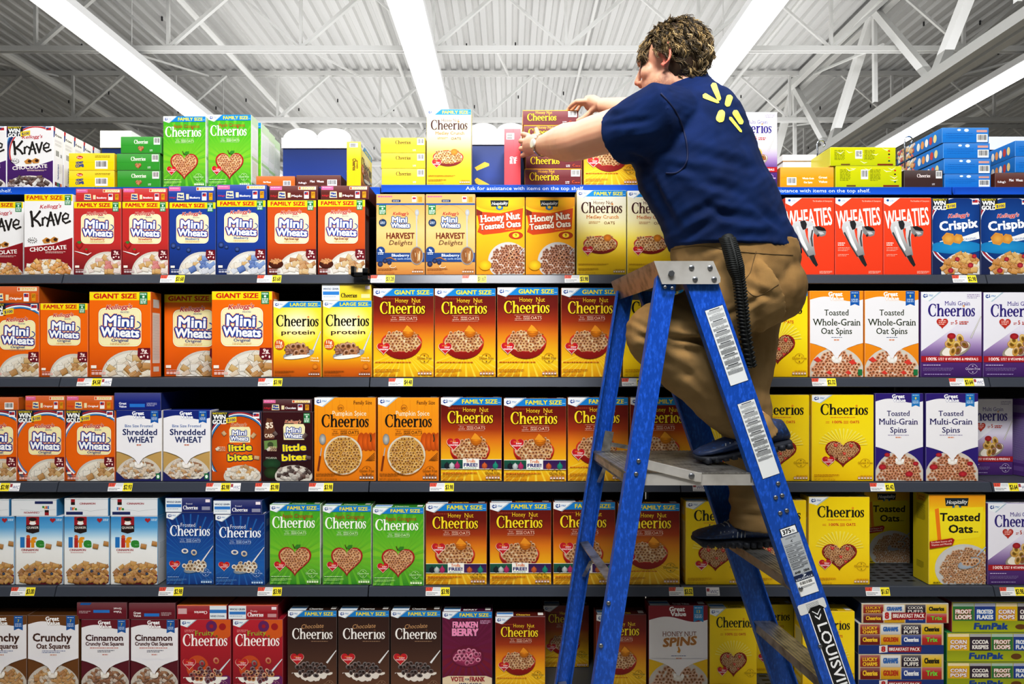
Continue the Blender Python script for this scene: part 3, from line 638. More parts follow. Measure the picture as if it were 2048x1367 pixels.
def harvest(A):
    H = A.H; A.grad(0, 0, 100, H, [(0, 'd9b07a'), (.12, 'd8a868'), (.45, 'e9c68c'), (.7, 'e3b878'), (1, 'c98a44')])
    A.rect(0, 0, 100, 19, 'dcae74'); A.scrib(3, 3, 34, 1, 'c86a9a', 3); A.rect(32, 11, 50, 16, '24406c'); A.scrib(34, 13, 48, 1, 'f0f0f0', 1.2); A.rect(74, 4, 83, 16, 'f0ece6'); A.rect(75, 6, 82, 10, 'b8343c'); A.rect(87, 5, 95, 16, 'd89a2a'); A.grad(0, 18.5, 100, 22, [(0, '2a5a96'), (1, '3a6aa6')])
    fibre(A, 5, 22, 15); A.ell(13, 59, 8, 8, '24507c', '1c3f66'); A.scrib(8, 57, 18, 2, 'e6eef4', 1.4, 3)
    A.arc(48, 68, 40, 46, 190, 350, .5, 'c79a5a')
    A.text("Kellogg's", 50, 43, 6.4, 'b8283c', w=32, shear=.35, bold=.02); A.text('Mini', 48, 58, 11, 'f8f8f6', w=30, bold=.04, out=[('24508c', 1.7)]); A.text('Wheats', 50, 69, 9.6, 'f8f8f6', w=38, bold=.04, out=[('24508c', 1.7)])
    A.text('HARVEST', 50, 92, 12, '7a3a20', w=58, bold=.03); A.text('Delights', 50, 105, 9.5, '5a3a2a', w=48, shear=.25)
    y = H * .73; A.rect(0, y, 100, y + 19, '24528f'); A.text('Blueberry', 50, y + 8, 6, 'f2f6fa', w=36, bold=.03); A.text('with vanilla drizzle', 52, y + 14, 3.4, 'dfe9f4', w=38)
    A.ell(9, y - 4, 9, 9, '24528f'); A.text('9g', 9, y - 3, 5, 'f2f6fa', bold=.04); A.scrib(3, y - 1, 15, 2, 'f2f6fa', 1.4, 3)
    A.strip([(84, 36), (83.5, 60), (84, y - 8)], [5, 2.2, 2.6], 'b9bcc0'); A.ell(84.5, 38, 4.4, 7, 'c6c9cd', 'a6aaaf'); A.ell(84, y + 6, 14, 19, 'b9bcc0', '94989e', 30); A.ell(84, y + 6, 12, 17, 'b88a58', '9a6c3c', 30)
    rn = random.Random(3)
    for i in range(16): a = rn.uniform(20, 75); A.line(76 + i, y - 6 + rn.uniform(0, 9), 78 + i * .8, y + 8 + rn.uniform(0, 12), 1.2, rn.choice(['e9dcc4', 'a8743c', 'd8b88a', '8a5a2c']))
    for q in ((8, H * .87, 5.5), (18, H * .83, 5), (27, H * .85, 4.5)): A.ell(q[0], q[1], q[2], q[2], '4a5a8a', '1c2348')
    A.strip([(20, H * .8), (30, H * .79), (42, H * .83)], [1, 3, 1], 'b87a3a'); A.arc(34, H * .9, 6, 3, 0, 240, 1, 'f4ece0'); smallprint(A, 'a8702c', 1)
def hosp_logo(A, cx, y, w):
    A.poly([(cx - w / 2, y), (cx + w / 2, y), (cx + w * .46, y + w * .34), (cx + w * .2, y + w * .34), (cx, y + w * .5), (cx - w * .2, y + w * .34), (cx - w * .46, y + w * .34)], '1c2a36')
    A.text('Hospitality', cx, y + w * .25, w * .17, 'f4f4f0', w=w * .86, shear=.3, bold=.02, rot=-2); A.ell(cx, y + w * .42, w * .2, w * .12, '2a7ab0'); A.ell(cx, y + w * .38, w * .1, w * .08, 'e8c83a')
def hosp_hn(A):
    H = A.H; A.grad(0, 0, 100, H, [(0, 'f3b714'), (.1, 'f6c81c'), (.5, 'f0b81a'), (1, 'e39c16')])
    A.ell(50, 8, 60, 20, 'f6d81c', 'f0a814'); hosp_logo(A, 48, 6, 38)
    A.poly([(0, 26), (10, 30), (50, 33), (97, 22), (94, 66), (50, 74), (14, 78), (2, 72), (6, 60)], 'd4531a'); A.poly([(0, 24), (12, 30), (12, 36), (0, 38)], '8a2a10')
    A.text('Honey Nut', 50, 48, 14, 'fbf3e2', w=82, rot=-5, serif=True, bold=.04, out=[('a8380f', .9)]); A.text('Toasted Oats', 50, 64, 12, 'fbf3e2', w=84, rot=-5, serif=True, bold=.04, out=[('a8380f', .9)])
    A.scrib(60, 66, 82, 1, 'f6c83a', 1)
    A.ell(82, 78, 17, 9, 'f6dc3a', 'f0c41c'); A.ell(82, 79, 15, 8, 'd0521c', 'b8420f'); A.ell(82, 79, 7, 5, 'f6dc3a'); A.text('9', 82, 81.5, 6, '8a2a10', bold=.03)
    A.ell(66, H * .83, 42, H * .25, 'e6e4e2', 'cfccc8', 40)
    A.rings(in_ell(70, H * .84, 40, H * .23), (30, H * .6, 98, H - 2), 3.6, ['b8794a', 'a86a3c', 'c88e60'], 4, hole='6a3a20')
    A.rings(in_ell(72, H * .75, 16, 10), (54, H * .66, 92, H * .82), 5.2, ['c08050', 'd09868'], 4, hole='5a2c16')
    A.line(100, H * .66, 90, H * .73, 2.2, 'c9cdd2'); A.ell(18, H * .88, 13, 11, 'f3cf2a', 'd8a414')
def hosp_to(A):
    H = A.H; A.grad(0, 0, 100, H, [(0, 'eea71c'), (.12, 'f3c21c'), (.2, 'f6df1e'), (1, 'f0d812')])
    hosp_logo(A, 49, 6, 42)
    A.poly([(10, 26), (17, 24), (22, 88), (16, 92)], 'f0901c'); A.poly([(17, 24), (96, 22), (92, 70), (88, 76), (22, 84)], 'f6e32a')
    A.text('Toasted', 54, 47, 14, '1c1c18', w=70, bold=.03, shear=.05, serif=False); A.text('Oats', 56, 68, 14, '1c1c18', w=42, bold=.03); A.scrib(79, 66, 87, 1, '3a3a20', 1.2)
    A.ell(62, H * .82, 52, H * .27, 'e9e8e6', 'd2d0cc', 40)
    A.rings(in_ell(66, H * .84, 46, H * .24), (14, H * .58, 99, H - 1), 3.1, ['d9ab78', 'c89662', 'e2ba8a'], 4, hole='9a6a40')
    A.line(99, H * .58, 84, H * .68, 2.4, 'b9c6d4'); A.ell(70, H * .76, 21, 9, 'c6ccd4', 'a8b0ba', rot=-18); A.rings(in_ell(69, H * .74, 18, 8), (50, H * .66, 90, H * .84), 4.4, ['d9a872', 'e2b684'], 6, hole='8a5a34')
    A.poly([(0, H * .52), (40, H * .48), (44, H * .5), (40, H * .56), (0, H * .6)], 'b8281e'); A.text('Excellent Source of 9', 21, H * .53, 3.2, 'f6ece0', w=36, rot=-5, bold=.02); A.text('Vitamins and Minerals', 21, H * .56, 3.2, 'f6ece0', w=36, rot=-5, bold=.02); A.scrib(6, H - 5, 20, 1, '8a7a10', 1.6)
def wheaties(A):
    H = A.H; A.grad(0, 0, 100, H, [(0, 'f2542c'), (1, 'ea4a24')])
    A.poly([(0, 0), (34, 0), (12, 17), (0, 11)], 'f4f2f0'); A.ell(8, 5, 2.8, 2.4, '2a5a9c'); A.scrib(13, 4.6, 22, 2, '6a90c0', .8, 1.8); A.text('The Breakfast of Champions', 76, 8, 3, 'fbe8de', w=40, bold=.01)
    A.text('WHEATIES', 50, 59, 36, 'fbf4ee', w=93, bold=.012, rot=-5, shear=0)
    g0, g1, k = 'c9c9c9', '8d8d8d', '2e2e30'
    # folded diver silhouette, nobody in particular
    A.gpoly([(13, 62), (15, 53), (22, 48), (32, 47), (44, 47), (56, 50), (60, 58), (54, 64), (44, 62), (40, 66), (43, 80), (50, 98), (56, 112), (63, 130), (66, 138), (61, 139), (52, 128), (42, 114), (32, 98), (24, 84), (17, 74)], 47, 138, 'd2d2d2', '7a7a7a')
    A.poly([(22, 60), (26, 58), (36, 84), (46, 106), (44, 110), (32, 92)], 'eeeeee'); A.poly([(17, 72), (20, 70), (34, 98), (48, 120), (46, 122), (32, 100)], '4a4a4c')
    A.poly([(30, 48), (40, 46), (44, 54), (42, 64), (36, 66), (32, 58)], k); A.poly([(44, 64), (56, 62), (58, 70), (52, 74), (46, 70)], '3c3c3e')
    A.gpoly([(46, 60), (58, 56), (60, 66), (57, 80), (58, 98), (62, 118), (57, 120), (50, 100), (46, 80)], 56, 120, 'dedede', '8a8a8a'); A.poly([(54, 66), (57, 66), (55, 82), (57, 100), (54, 100), (51, 84)], '5a5a5c')
    A.poly([(56, 58), (64, 60), (72, 61), (80, 64), (84, 70), (82, 77), (74, 80), (66, 78), (60, 74), (57, 66)], '8f8f8f'); A.poly([(60, 59), (70, 58), (80, 62), (84, 68), (76, 68), (66, 66)], '242426'); A.poly([(66, 69), (76, 70), (80, 74), (72, 76)], 'c4c4c4'); A.poly([(64, 77), (68, 74), (70, 78), (66, 81)], '3a3a3c')
    A.poly([(48, 120), (58, 117), (67, 138), (63, 142), (56, 134)], k); A.scrib(5, 92, 20, 2, 'fbe8de', 2, 4); A.scrib(5, 102, 30, 3, 'f8c8b8', 1, 3); A.scrib(5, 116, 28, 2, 'f8c8b8', 1, 3); A.scrib(70, H - 7, 96, 3, 'f8c8b8', 1, 2)
def crispix(A):
    H = A.H; A.rect(0, 0, 100, H, '24305e'); A.ell(60, 68, 66, 72, '1f63ae', '123f86', 40); A.arc(60, 68, 66, 72, 110, 330, 2.4, 'eef0f4', 30); A.arc(60, 68, 69.5, 75.5, 110, 330, 3, 'b8343c', 30); A.arc(60, 68, 73, 79, 110, 330, 3, 'd8dce6', 30)
    wingold(A); A.text("Kellogg's", 55, 40, 8, 'c23a44', w=44, shear=.35, bold=.03, rot=-4, out=[('f4eeee', .6)])
    A.text('Crispix', 56, 65, 19, 'fbfbfb', w=80, bold=.045, rot=-6, out=[('123f86', .8)])
    A.strip([(16, 96), (45, 90), (70, 86), (100, 78)], [10, 11, 12, 16], 'f3f2f0'); A.text('ORIGINAL', 80, 88, 4.6, '2a5aa0', w=28, rot=-8)
    A.ell(50, 104, 60, 14, '2aa0cc', '1f8abc')
    for cx, r in ((34, 15), (54, 12)): A.poly([(cx + r * math.cos(R(a)), 86 + r * .95 * math.sin(R(a))) for a in range(12, 372, 60)], 'd9a24a'); A.ell(cx, 86, r * .8, r * .75, 'e2b461', 'cf9640')
    A.ell(64, H * .98, 46, H * .27, 'f3f2f0', 'dcdad6', 36); A.chunks(in_ell(64, H * .95, 42, H * .23), (24, H * .72, 98, H - 3), 6.6, ['dba752', 'cf9640', 'e4bb72'], 4, fr=.15)
    for q in ((52, H * .8, 5), (80, H * .88, 6), (88, H * .76, 5), (38, H * .95, 6)): A.ell(q[0], q[1], q[2], q[2] * .9, 'd04a56', '9c1f30')
def gv(A, kind):
    if kind == 'shred':
        wave_header(A, '1c2f88', num='10'); H = A.H
        A.text('Bite Size Frosted', 50, 37, 6.2, '2a62a8', w=62, serif=True); A.text('Shredded', 52, 54, 13, '1c2f6c', w=76, serif=False, bold=.02); A.text('WHEAT', 54, 71, 13, '1c2f6c', w=58, bold=.02); A.scrib(45, 75, 56, 1, 'c87a5a', 2.4)
        heart_splash(A, 'c9ab6c', ['d8b88a', 'a8743c', 'e6dcca', 'c89a5c'], 5, 'shred', y=H * .60); A.poly([(0, H * .86), (0, H), (100, H), (100, H * .86), (80, H * .97), (20, H * .97)], '2a2a6c'); A.rect(89, H - 17, 98, H - 4, '2a8650'); A.ell(93.5, H - 10, 3, 4, 'eaf6ec')
    elif kind == 'oatspin':
        wave_header(A, 'f09c1c', num='9'); H = A.H
        for t, y, s, w in (('Toasted', 46, 11, 46), ('Whole-Grain', 65, 12.5, 90), ('Oat Spins', 81, 11.5, 58)): A.text(t, 50, y, s, '2c3a1c', w=w, serif=True, bold=.01)
        A.scrib(40, 87, 62, 1, '5a6a8a', 1); A.scrib(45, 91, 56, 1, 'e0a080', 2.4); heart_splash(A, 'f09c1c', ['e0a070', 'd89460', 'e8b890'], 5, y=H * .63)
        for q in ((14, H * .8, 8), (80, H * .83, 8), (36, H * .95, 6), (72, H * .95, 6)): A.poly([(q[0] - q[2], q[1]), (q[0], q[1] - q[2] * .7), (q[0] + q[2], q[1] + 2), (q[0], q[1] + q[2] * .6)], 'd84a3a')
        A.rect(90, H - 14, 98, H - 3, '2a8650')
    elif kind == 'multispin':
        wave_header(A, '3a2686', num='8', rib='2a8ac6'); H = A.H
        for t, y, s, w in (('Toasted', 47, 11, 48), ('Multi-Grain', 65, 12.5, 82), ('Spins', 82, 11.5, 34)): A.text(t, 48, y, s, '2f2a6c', w=w, serif=True, bold=.01)
        A.scrib(26, 87, 72, 1, '7a6aa0', 1); A.scrib(42, 91, 54, 1, 'e0a080', 2.4); heart_splash(A, '3a2686', ['d8905a', 'c8804a', 'e0a874'], 6, y=H * .63)
        for q in ((14, H * .84, 8), (70, H * .92, 8), (84, H * .8, 6), (24, H * .7, 6)): A.ell(q[0], q[1], q[2], q[2] * .7, 'cf3a44', 'a8202e')
    elif kind == 'crunchy':
        wave_header(A, '7c4a1c', rib='1f68b0', num='7'); H = A.H
        A.text('Crunchy', 48, 49, 15, '4a2416', w=76, bold=.03); A.text('Oat Squares', 50, 63, 9.6, '5a3020', w=66, bold=.03); A.scrib(28, 67, 74, 2, '5a6aa0', 1.1, 3); A.scrib(44, 74, 58, 1, 'd8b0a0', 2.2)
        heart_splash(A, '7c4a1c', ['d8a860', 'c8924a', 'e2ba7c'], 5, 'chunk', y=H * .6)
    elif kind == 'cinn':
        wave_header(A, '7a1a2c', rib='1f68b0', num='7'); H = A.H
        A.text('Cinnamon', 48, 44, 12.5, '4a1a1c', w=78, bold=.03); A.text('Crunchy Oat Squares', 49, 54, 7.4, '5a2420', w=80, bold=.03); A.scrib(18, 58, 80, 1, 'd8a8a0', 2.4); A.scrib(34, 64, 70, 2, '3a3a5a', 1.1, 3); A.scrib(44, 72, 56, 1, 'd8a8a0', 2.4)
        heart_splash(A, '6a1626', ['a87040', '8a5528', 'b98450'], 5, 'chunk', y=H * .6)
    elif kind == 'spins':
        wave_header(A, '8e1626', rib='2a8ac6', num='13', y=23); H = A.H
        A.text('HONEY NUT', 52, 52, 8, '8a4a2c', w=58, serif=True); A.text('SPINS', 52, 68, 14, 'b87a3c', w=56, bold=.05, rot=-4, shear=.2, out=[('f4ead8', .7)]); A.strip([(50, 70), (52, 76), (50, 80)], [2, 4, 5], 'd09030'); A.scrib(38, 85, 64, 1, '5a6a9a', 1); A.scrib(46, 89, 56, 1, 'e0a080', 2.6)
        heart_splash(A, 'f0c81c', ['d8a880', 'c8966a', 'e4bc98'], 5, y=H * .66)
def lifebox(A, blue=False):
    H = A.H; A.grad(0, 0, 100, H, [(0, '3f9ad0'), (.16, '6ab4dc'), (.34, 'dfeef6'), (.5, 'f0f0ee'), (1, 'e6e4e0')])
    A.grad(22, 0, 50, 34, [(0, 'a8202c'), (1, 'a8202c')]); A.rect(22, 19, 50, 34, '2a1a18'); A.ell(36, 11, 6, 6.5, 'efdcc8'); A.ell(36, 6, 8.6, 4.2, '2a1c1a'); A.ell(36, 15, 7.4, 3.6, 'f0f0ee'); A.text('QUAKER', 36, 27, 5.2, 'f4f0ea', w=25, bold=.03); A.poly([(22, 34), (50, 34), (36, 38)], '2a1a18')
    A.heart(79, 8, 12, 'b82a34'); A.scrib(87, 5, 99, 2, 'f0f4f8', 1.4, 2.8)
    for ch, x, w, c in (('l', 14, 6, '2a86c6'), ('i', 26.5, 6, 'c2342c'), ('f', 37.5, 11, 'e8a41c'), ('e', 52, 15, '3a9a3c')): A.text(ch, x, 68, 21, c, w=w, bold=.07)
    A.ell(26.5, 45, 4, 4, 'd86a2c'); A.text('CINNAMON', 30, 77, 4.6, 'a8202c', w=36, bold=.03); A.scrib(14, 80, 44, 1, 'c87a7a', 1)
    A.gpoly([(8 + 50 * (1 - math.cos(R(a))) , H * .86 + H * .2 * math.sin(R(a))) for a in range(0, 181, 12)], H * .8, H, 'a8283a', '6a1424')
    A.chunks(lambda x, y: in_ell(58, H * .86, 50, H * .19)(x, y) and y < H * .97, (6, H * .66, 99, H - 6), 6.4, ['cf9a4a', 'b9823a', 'ddb05e'], 5, fr=0)
    for q in ((30, H * .85), (62, H * .8), (52, H * .92), (78, H * .84), (42, H * .78)): A.ell(q[0], q[1], 3.2, 3.2, '5a6a8a', '232a44')
    for q in ((72, 66), (96, 60)): A.chunks(in_ell(q[0], q[1], 2, 2), (q[0], q[1], q[0] + 1, q[1] + 1), 6, ['cf9a4a'], 3, fr=0)
def franken(A):
    H = A.H; A.grad(0, 0, 100, H, [(0, '6a1440'), (.4, '7a1a44'), (.7, '8a1c34'), (1, '5a1236')])
    for a in range(0, 360, 15): A.poly([(50, 75), (50 + 90 * math.cos(R(a)), 75 + 90 * math.sin(R(a))), (50 + 90 * math.cos(R(a + 6)), 75 + 90 * math.sin(R(a + 6)))], '7c1c4a')
    sizebar(A, 'FAMILY SIZE'); corner(A)
    A.text('FRANKEN', 46, 32, 12, 'eea0c4', w=50, bold=.06, out=[('3a0a26', 1.2)]); A.text('BERRY', 46, 48, 14, 'eea0c4', w=52, bold=.07, out=[('3a0a26', 1.2)])
    A.scrib(76, 17, 97, 3, 'd8a8c8', 1.6, 2.8)
    A.ell(50, 90, 34, 22, '5a1030', '7a1a3c'); A.ell(50, 92, 30, 18, 'c84a7a', '8a2450'); A.rings(in_ell(50, 90, 26, 15), (20, 72, 80, 108), 6, ['d8709a', 'c85a88', 'e890b0'], 3, hole='7a1c44')
    t = H * .82; A.poly([(0, t + 4), (12, t), (88, t), (100, t + 4), (100, H), (0, H)], 'e9d8bc'); A.text('VOTE', 30, t + 11, 9, 'a8202c', w=26, bold=.04, serif=True); A.text('FOR', 50, t + 9, 4, '24305e', w=8, bold=.03); A.text('FRANK', 70, t + 11, 9, 'a8202c', w=30, bold=.04, serif=True); A.text('WIN CASH!', 56, t + 20, 5.6, '24305e', w=44, bold=.04)

# ---- end flaps shown by packets that lie on their backs
def end_plain(A, bg, kind='oat', txt=None, tc='ffffff'):
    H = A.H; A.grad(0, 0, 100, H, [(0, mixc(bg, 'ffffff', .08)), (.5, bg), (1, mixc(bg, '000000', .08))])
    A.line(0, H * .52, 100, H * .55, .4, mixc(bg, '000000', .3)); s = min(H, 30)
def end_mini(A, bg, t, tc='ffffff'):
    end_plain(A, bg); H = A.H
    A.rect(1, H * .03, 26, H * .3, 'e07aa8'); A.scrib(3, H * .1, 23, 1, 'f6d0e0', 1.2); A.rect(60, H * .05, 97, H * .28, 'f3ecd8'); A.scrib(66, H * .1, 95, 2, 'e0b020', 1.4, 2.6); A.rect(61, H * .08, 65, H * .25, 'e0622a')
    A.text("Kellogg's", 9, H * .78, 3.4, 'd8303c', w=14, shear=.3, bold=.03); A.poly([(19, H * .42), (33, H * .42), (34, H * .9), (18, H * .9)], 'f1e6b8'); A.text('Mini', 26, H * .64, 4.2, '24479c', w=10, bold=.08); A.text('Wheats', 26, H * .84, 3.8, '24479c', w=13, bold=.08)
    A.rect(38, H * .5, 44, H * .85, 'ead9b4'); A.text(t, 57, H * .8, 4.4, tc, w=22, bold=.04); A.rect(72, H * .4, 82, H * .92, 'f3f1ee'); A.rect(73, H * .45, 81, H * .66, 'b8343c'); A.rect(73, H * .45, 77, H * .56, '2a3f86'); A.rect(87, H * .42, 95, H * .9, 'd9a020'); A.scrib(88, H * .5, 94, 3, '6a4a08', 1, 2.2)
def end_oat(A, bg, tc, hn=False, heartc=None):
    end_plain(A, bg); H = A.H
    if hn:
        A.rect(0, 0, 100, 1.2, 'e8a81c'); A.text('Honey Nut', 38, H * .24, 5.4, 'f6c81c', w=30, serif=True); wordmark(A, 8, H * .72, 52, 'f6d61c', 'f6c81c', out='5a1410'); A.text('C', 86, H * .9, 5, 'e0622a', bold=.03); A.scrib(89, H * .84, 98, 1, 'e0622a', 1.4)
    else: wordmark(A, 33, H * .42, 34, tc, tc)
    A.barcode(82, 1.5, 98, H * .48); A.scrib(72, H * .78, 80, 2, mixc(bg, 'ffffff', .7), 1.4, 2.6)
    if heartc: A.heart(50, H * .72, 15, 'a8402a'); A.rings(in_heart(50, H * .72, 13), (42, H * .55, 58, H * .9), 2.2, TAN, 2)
def end_life(A, up=True):
    H = A.H; A.rect(0, 0, 100, H, 'e6e8ea'); A.rect(0, 0, 100, 2, 'c8ced2'); f = 1 if up else -1
    A.line(20, H * .6, 60, H * .72, .4, 'b0b6ba'); A.line(60, H * .72, 98, H * .6, .4, 'b0b6ba'); A.rect(4, H * .76, 42, H * .93, '23306c') if up else A.rect(52, H * .1, 92, H * .26, '23306c')
    if up:
        A.rect(15, H * .03, 24, H * .36, 'a8202c'); A.rect(15, H * .2, 24, H * .36, '2a1a18')
        for ch, x, w, c in (('l', 15, 1.6, '2a86c6'), ('i', 18.6, 1.6, 'c2342c'), ('f', 22, 3.2, 'e8a41c'), ('e', 26.4, 4, '3a9a3c')): A.text(ch, x, H * .66, 6, c, w=w, bold=.07)
        A.text('CINNAMON', 53, H * .34, 4, 'a8202c', w=36, bold=.03)
    else:
        A.text('CINNAMON', 45, H * .74, 4, 'a8202c', w=34, bold=.03, rot=180); A.rect(74, H * .64, 83, H * .96, 'a8202c'); A.rect(74, H * .64, 83, H * .78, '2a1a18')
        for ch, x, w, c in (('l', 82, 1.6, '2a86c6'), ('i', 78.6, 1.6, 'c2342c'), ('f', 75, 3.2, 'e8a41c'), ('e', 71, 4, '3a9a3c')): A.text(ch, x, H * .4, 6, c, w=w, bold=.07, rot=180)
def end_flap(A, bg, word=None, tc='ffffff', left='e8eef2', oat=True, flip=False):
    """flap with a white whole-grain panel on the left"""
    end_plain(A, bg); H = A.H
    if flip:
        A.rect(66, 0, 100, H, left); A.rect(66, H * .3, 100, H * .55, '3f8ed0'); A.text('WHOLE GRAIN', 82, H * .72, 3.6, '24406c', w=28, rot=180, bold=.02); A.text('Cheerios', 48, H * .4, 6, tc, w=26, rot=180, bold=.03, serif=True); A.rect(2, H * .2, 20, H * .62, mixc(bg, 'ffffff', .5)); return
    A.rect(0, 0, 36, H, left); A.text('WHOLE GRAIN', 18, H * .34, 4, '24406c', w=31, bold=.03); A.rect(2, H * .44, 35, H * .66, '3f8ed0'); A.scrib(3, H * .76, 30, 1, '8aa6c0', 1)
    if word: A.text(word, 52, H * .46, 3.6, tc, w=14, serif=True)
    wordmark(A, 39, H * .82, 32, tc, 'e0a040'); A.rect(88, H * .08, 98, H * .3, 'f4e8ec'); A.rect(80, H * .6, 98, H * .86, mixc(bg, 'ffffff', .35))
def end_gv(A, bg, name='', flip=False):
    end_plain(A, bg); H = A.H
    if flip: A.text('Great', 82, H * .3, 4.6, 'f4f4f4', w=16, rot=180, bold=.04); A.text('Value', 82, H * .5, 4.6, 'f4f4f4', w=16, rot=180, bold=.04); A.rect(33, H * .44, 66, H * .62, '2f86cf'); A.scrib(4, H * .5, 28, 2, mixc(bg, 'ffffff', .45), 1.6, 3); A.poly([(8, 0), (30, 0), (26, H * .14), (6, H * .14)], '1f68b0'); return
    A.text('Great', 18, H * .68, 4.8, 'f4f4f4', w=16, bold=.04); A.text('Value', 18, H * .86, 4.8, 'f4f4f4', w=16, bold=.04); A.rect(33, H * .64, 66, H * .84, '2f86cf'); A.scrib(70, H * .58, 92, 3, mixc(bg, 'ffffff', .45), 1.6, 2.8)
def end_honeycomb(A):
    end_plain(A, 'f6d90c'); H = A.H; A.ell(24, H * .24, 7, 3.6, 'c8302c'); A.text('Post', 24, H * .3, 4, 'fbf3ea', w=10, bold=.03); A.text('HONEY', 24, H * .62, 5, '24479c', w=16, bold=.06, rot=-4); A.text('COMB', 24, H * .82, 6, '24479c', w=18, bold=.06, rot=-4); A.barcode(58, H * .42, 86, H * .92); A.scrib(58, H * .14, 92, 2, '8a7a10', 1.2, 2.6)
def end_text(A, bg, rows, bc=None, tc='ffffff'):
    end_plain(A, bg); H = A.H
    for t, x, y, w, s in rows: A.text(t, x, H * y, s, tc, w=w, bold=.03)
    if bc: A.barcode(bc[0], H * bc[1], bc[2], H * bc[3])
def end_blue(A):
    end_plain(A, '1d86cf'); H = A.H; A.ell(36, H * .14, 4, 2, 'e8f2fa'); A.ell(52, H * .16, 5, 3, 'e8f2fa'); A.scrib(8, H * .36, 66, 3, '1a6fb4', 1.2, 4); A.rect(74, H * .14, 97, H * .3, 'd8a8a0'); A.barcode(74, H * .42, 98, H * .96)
def spine(A, bg, words, bcx=(18, 8, 80, 34), tc='ffffff', vert=True):
    H = A.H; A.grad(0, 0, 100, H, [(0, mixc(bg, 'ffffff', .15)), (.4, bg), (1, bg)]); A.line(55, 0, 55, H, .8, mixc(bg, '000000', .12)); A.barcode(*bcx, vert=False)
    for t, x, y, s, w in words: A.text(t, x, y, s, tc, w=w, rot=90, bold=.03)
def panel_art(A, col='f4f2ee', line='9aa0a6'):
    """side panel: nutrition table"""
    H = A.H; A.rect(14, H * .24, 86, H * .84, col); A.scrib(18, H * .27, 82, max(3, int((H * .54) / 7)), line, 2, 7, 9); A.rect(20, H * .08, 80, H * .18, mixc(col, line, .25)); A.rect(22, H * .88, 78, H * .94, col)
def stripes_art(A, c1, c2):
    H = A.H
    for i in range(7): A.poly([(0, H * i / 7 + 10), (100, H * i / 7), (100, H * i / 7 + H / 16), (0, H * i / 7 + H / 16 + 10)], c1)
    A.scrib(15, H * .3, 85, 9, c2, 2, 14)
PACK8 = [('b03a2a', 'LUCKY CHARMS', 'f6d23a'), ('e8e6e2', 'GRAHAMS', '3a7ac0'), ('3a2a3c', 'COCOA PUFFS', 'f4f0e8'), ('e8c81c', 'Cheerios', '2a2418'), ('8a1f1c', 'Cheerios', 'f6d23a'), ('e8b81c', 'GOLDEN', 'c8401c'), ('24489c', 'Cheerios', 'f4f4f4'), ('c8362c', 'Trix', '8adf4a')]
def pack_front(A, title_first=True):
    H = A.H; A.rect(0, 0, 100, H, 'dccba8'); x0, x1 = 2, 98; t = 0 if H > 30 else 0
    hh = (H - 2) / 2 if H < 34 else (H - 14) / 2
    for i, (bg, tx, tc) in enumerate(PACK8):
        x = x0 + (i % 4) * 24.2; y = 1 + (i // 4) * (hh + .6); A.grad(x, y, x + 23, y + hh, [(0, mixc(bg, 'ffffff', .2)), (.4, bg), (1, mixc(bg, '000000', .2))])
        a, b = (tx.split(' ') + [''])[:2]
        A.text(a, x + 11.5, y + hh * (.5 if b else .68), hh * (.3 if b else .42), tc, w=17 if len(a) > 4 else 13, bold=.05, out=[(mixc(bg, '000000', .5), .3)])
        if b: A.text(b, x + 11.5, y + hh * .9, hh * .3, tc, w=17, bold=.05, out=[(mixc(bg, '000000', .5), .3)])
    y = H - 12 if H >= 34 else H * .36
    if H >= 34: A.rect(0, y, 100, H, '24408a')
    A.poly([(24, y + 1), (34, y), (34, y + 10), (24, y + 11)], 'e9e4e0'); A.text('8', 29, y + 9, 7, 'c8302c', bold=.06); A.poly([(34, y + 2), (74, y + 2), (73, y + 10), (35, y + 10)], 'a8202c'); A.text('BREAKFAST PACK', 54, y + 8, 4.6, 'f6f0ea', w=36, bold=.04)
def fun_front(A, g=0):
    H = A.H; A.rect(0, 0, 100, H, 'b8b820'); cs = [('3a8a4a', 'c23a34', 'FROOT', 'LOOPS'), ('2a4a9c', '3a86cf', 'FROSTED', 'FLAKES'), ('e8c41c', 'b03a6a', 'CORN', 'POPS'), ('3a2a3c', '5a3a4a', 'COCOA', 'KRISPIES')]
    cs = cs[g:] + cs[:g]
    for i, (a, b, t1, t2) in enumerate(cs):
        x = 1 + i * 24.6; A.rect(x, 1, x + 24, H * .62, a); A.rect(x, 1, x + 24, H * .14, mixc(a, 'ffffff', .5)); A.text(t1, x + 12, H * .38, H * .13, 'f6f2ec', w=18, bold=.06, out=[(b, .5)]); A.text(t2, x + 12, H * .56, H * .13, 'f6f2ec', w=18, bold=.06, out=[(b, .5)])
    A.grad(0, H * .62, 100, H, [(0, 'a8b01c'), (1, 'bcc41e')]); A.text('Fun', 34, H * .9, H * .2, '1f4f9c', w=18, bold=.08, shear=.15); A.text('Pak', 54, H * .9, H * .2, '1f4f9c', w=18, bold=.08, shear=.15); A.ell(78, H * .82, 6, 3, '7a4a1c')
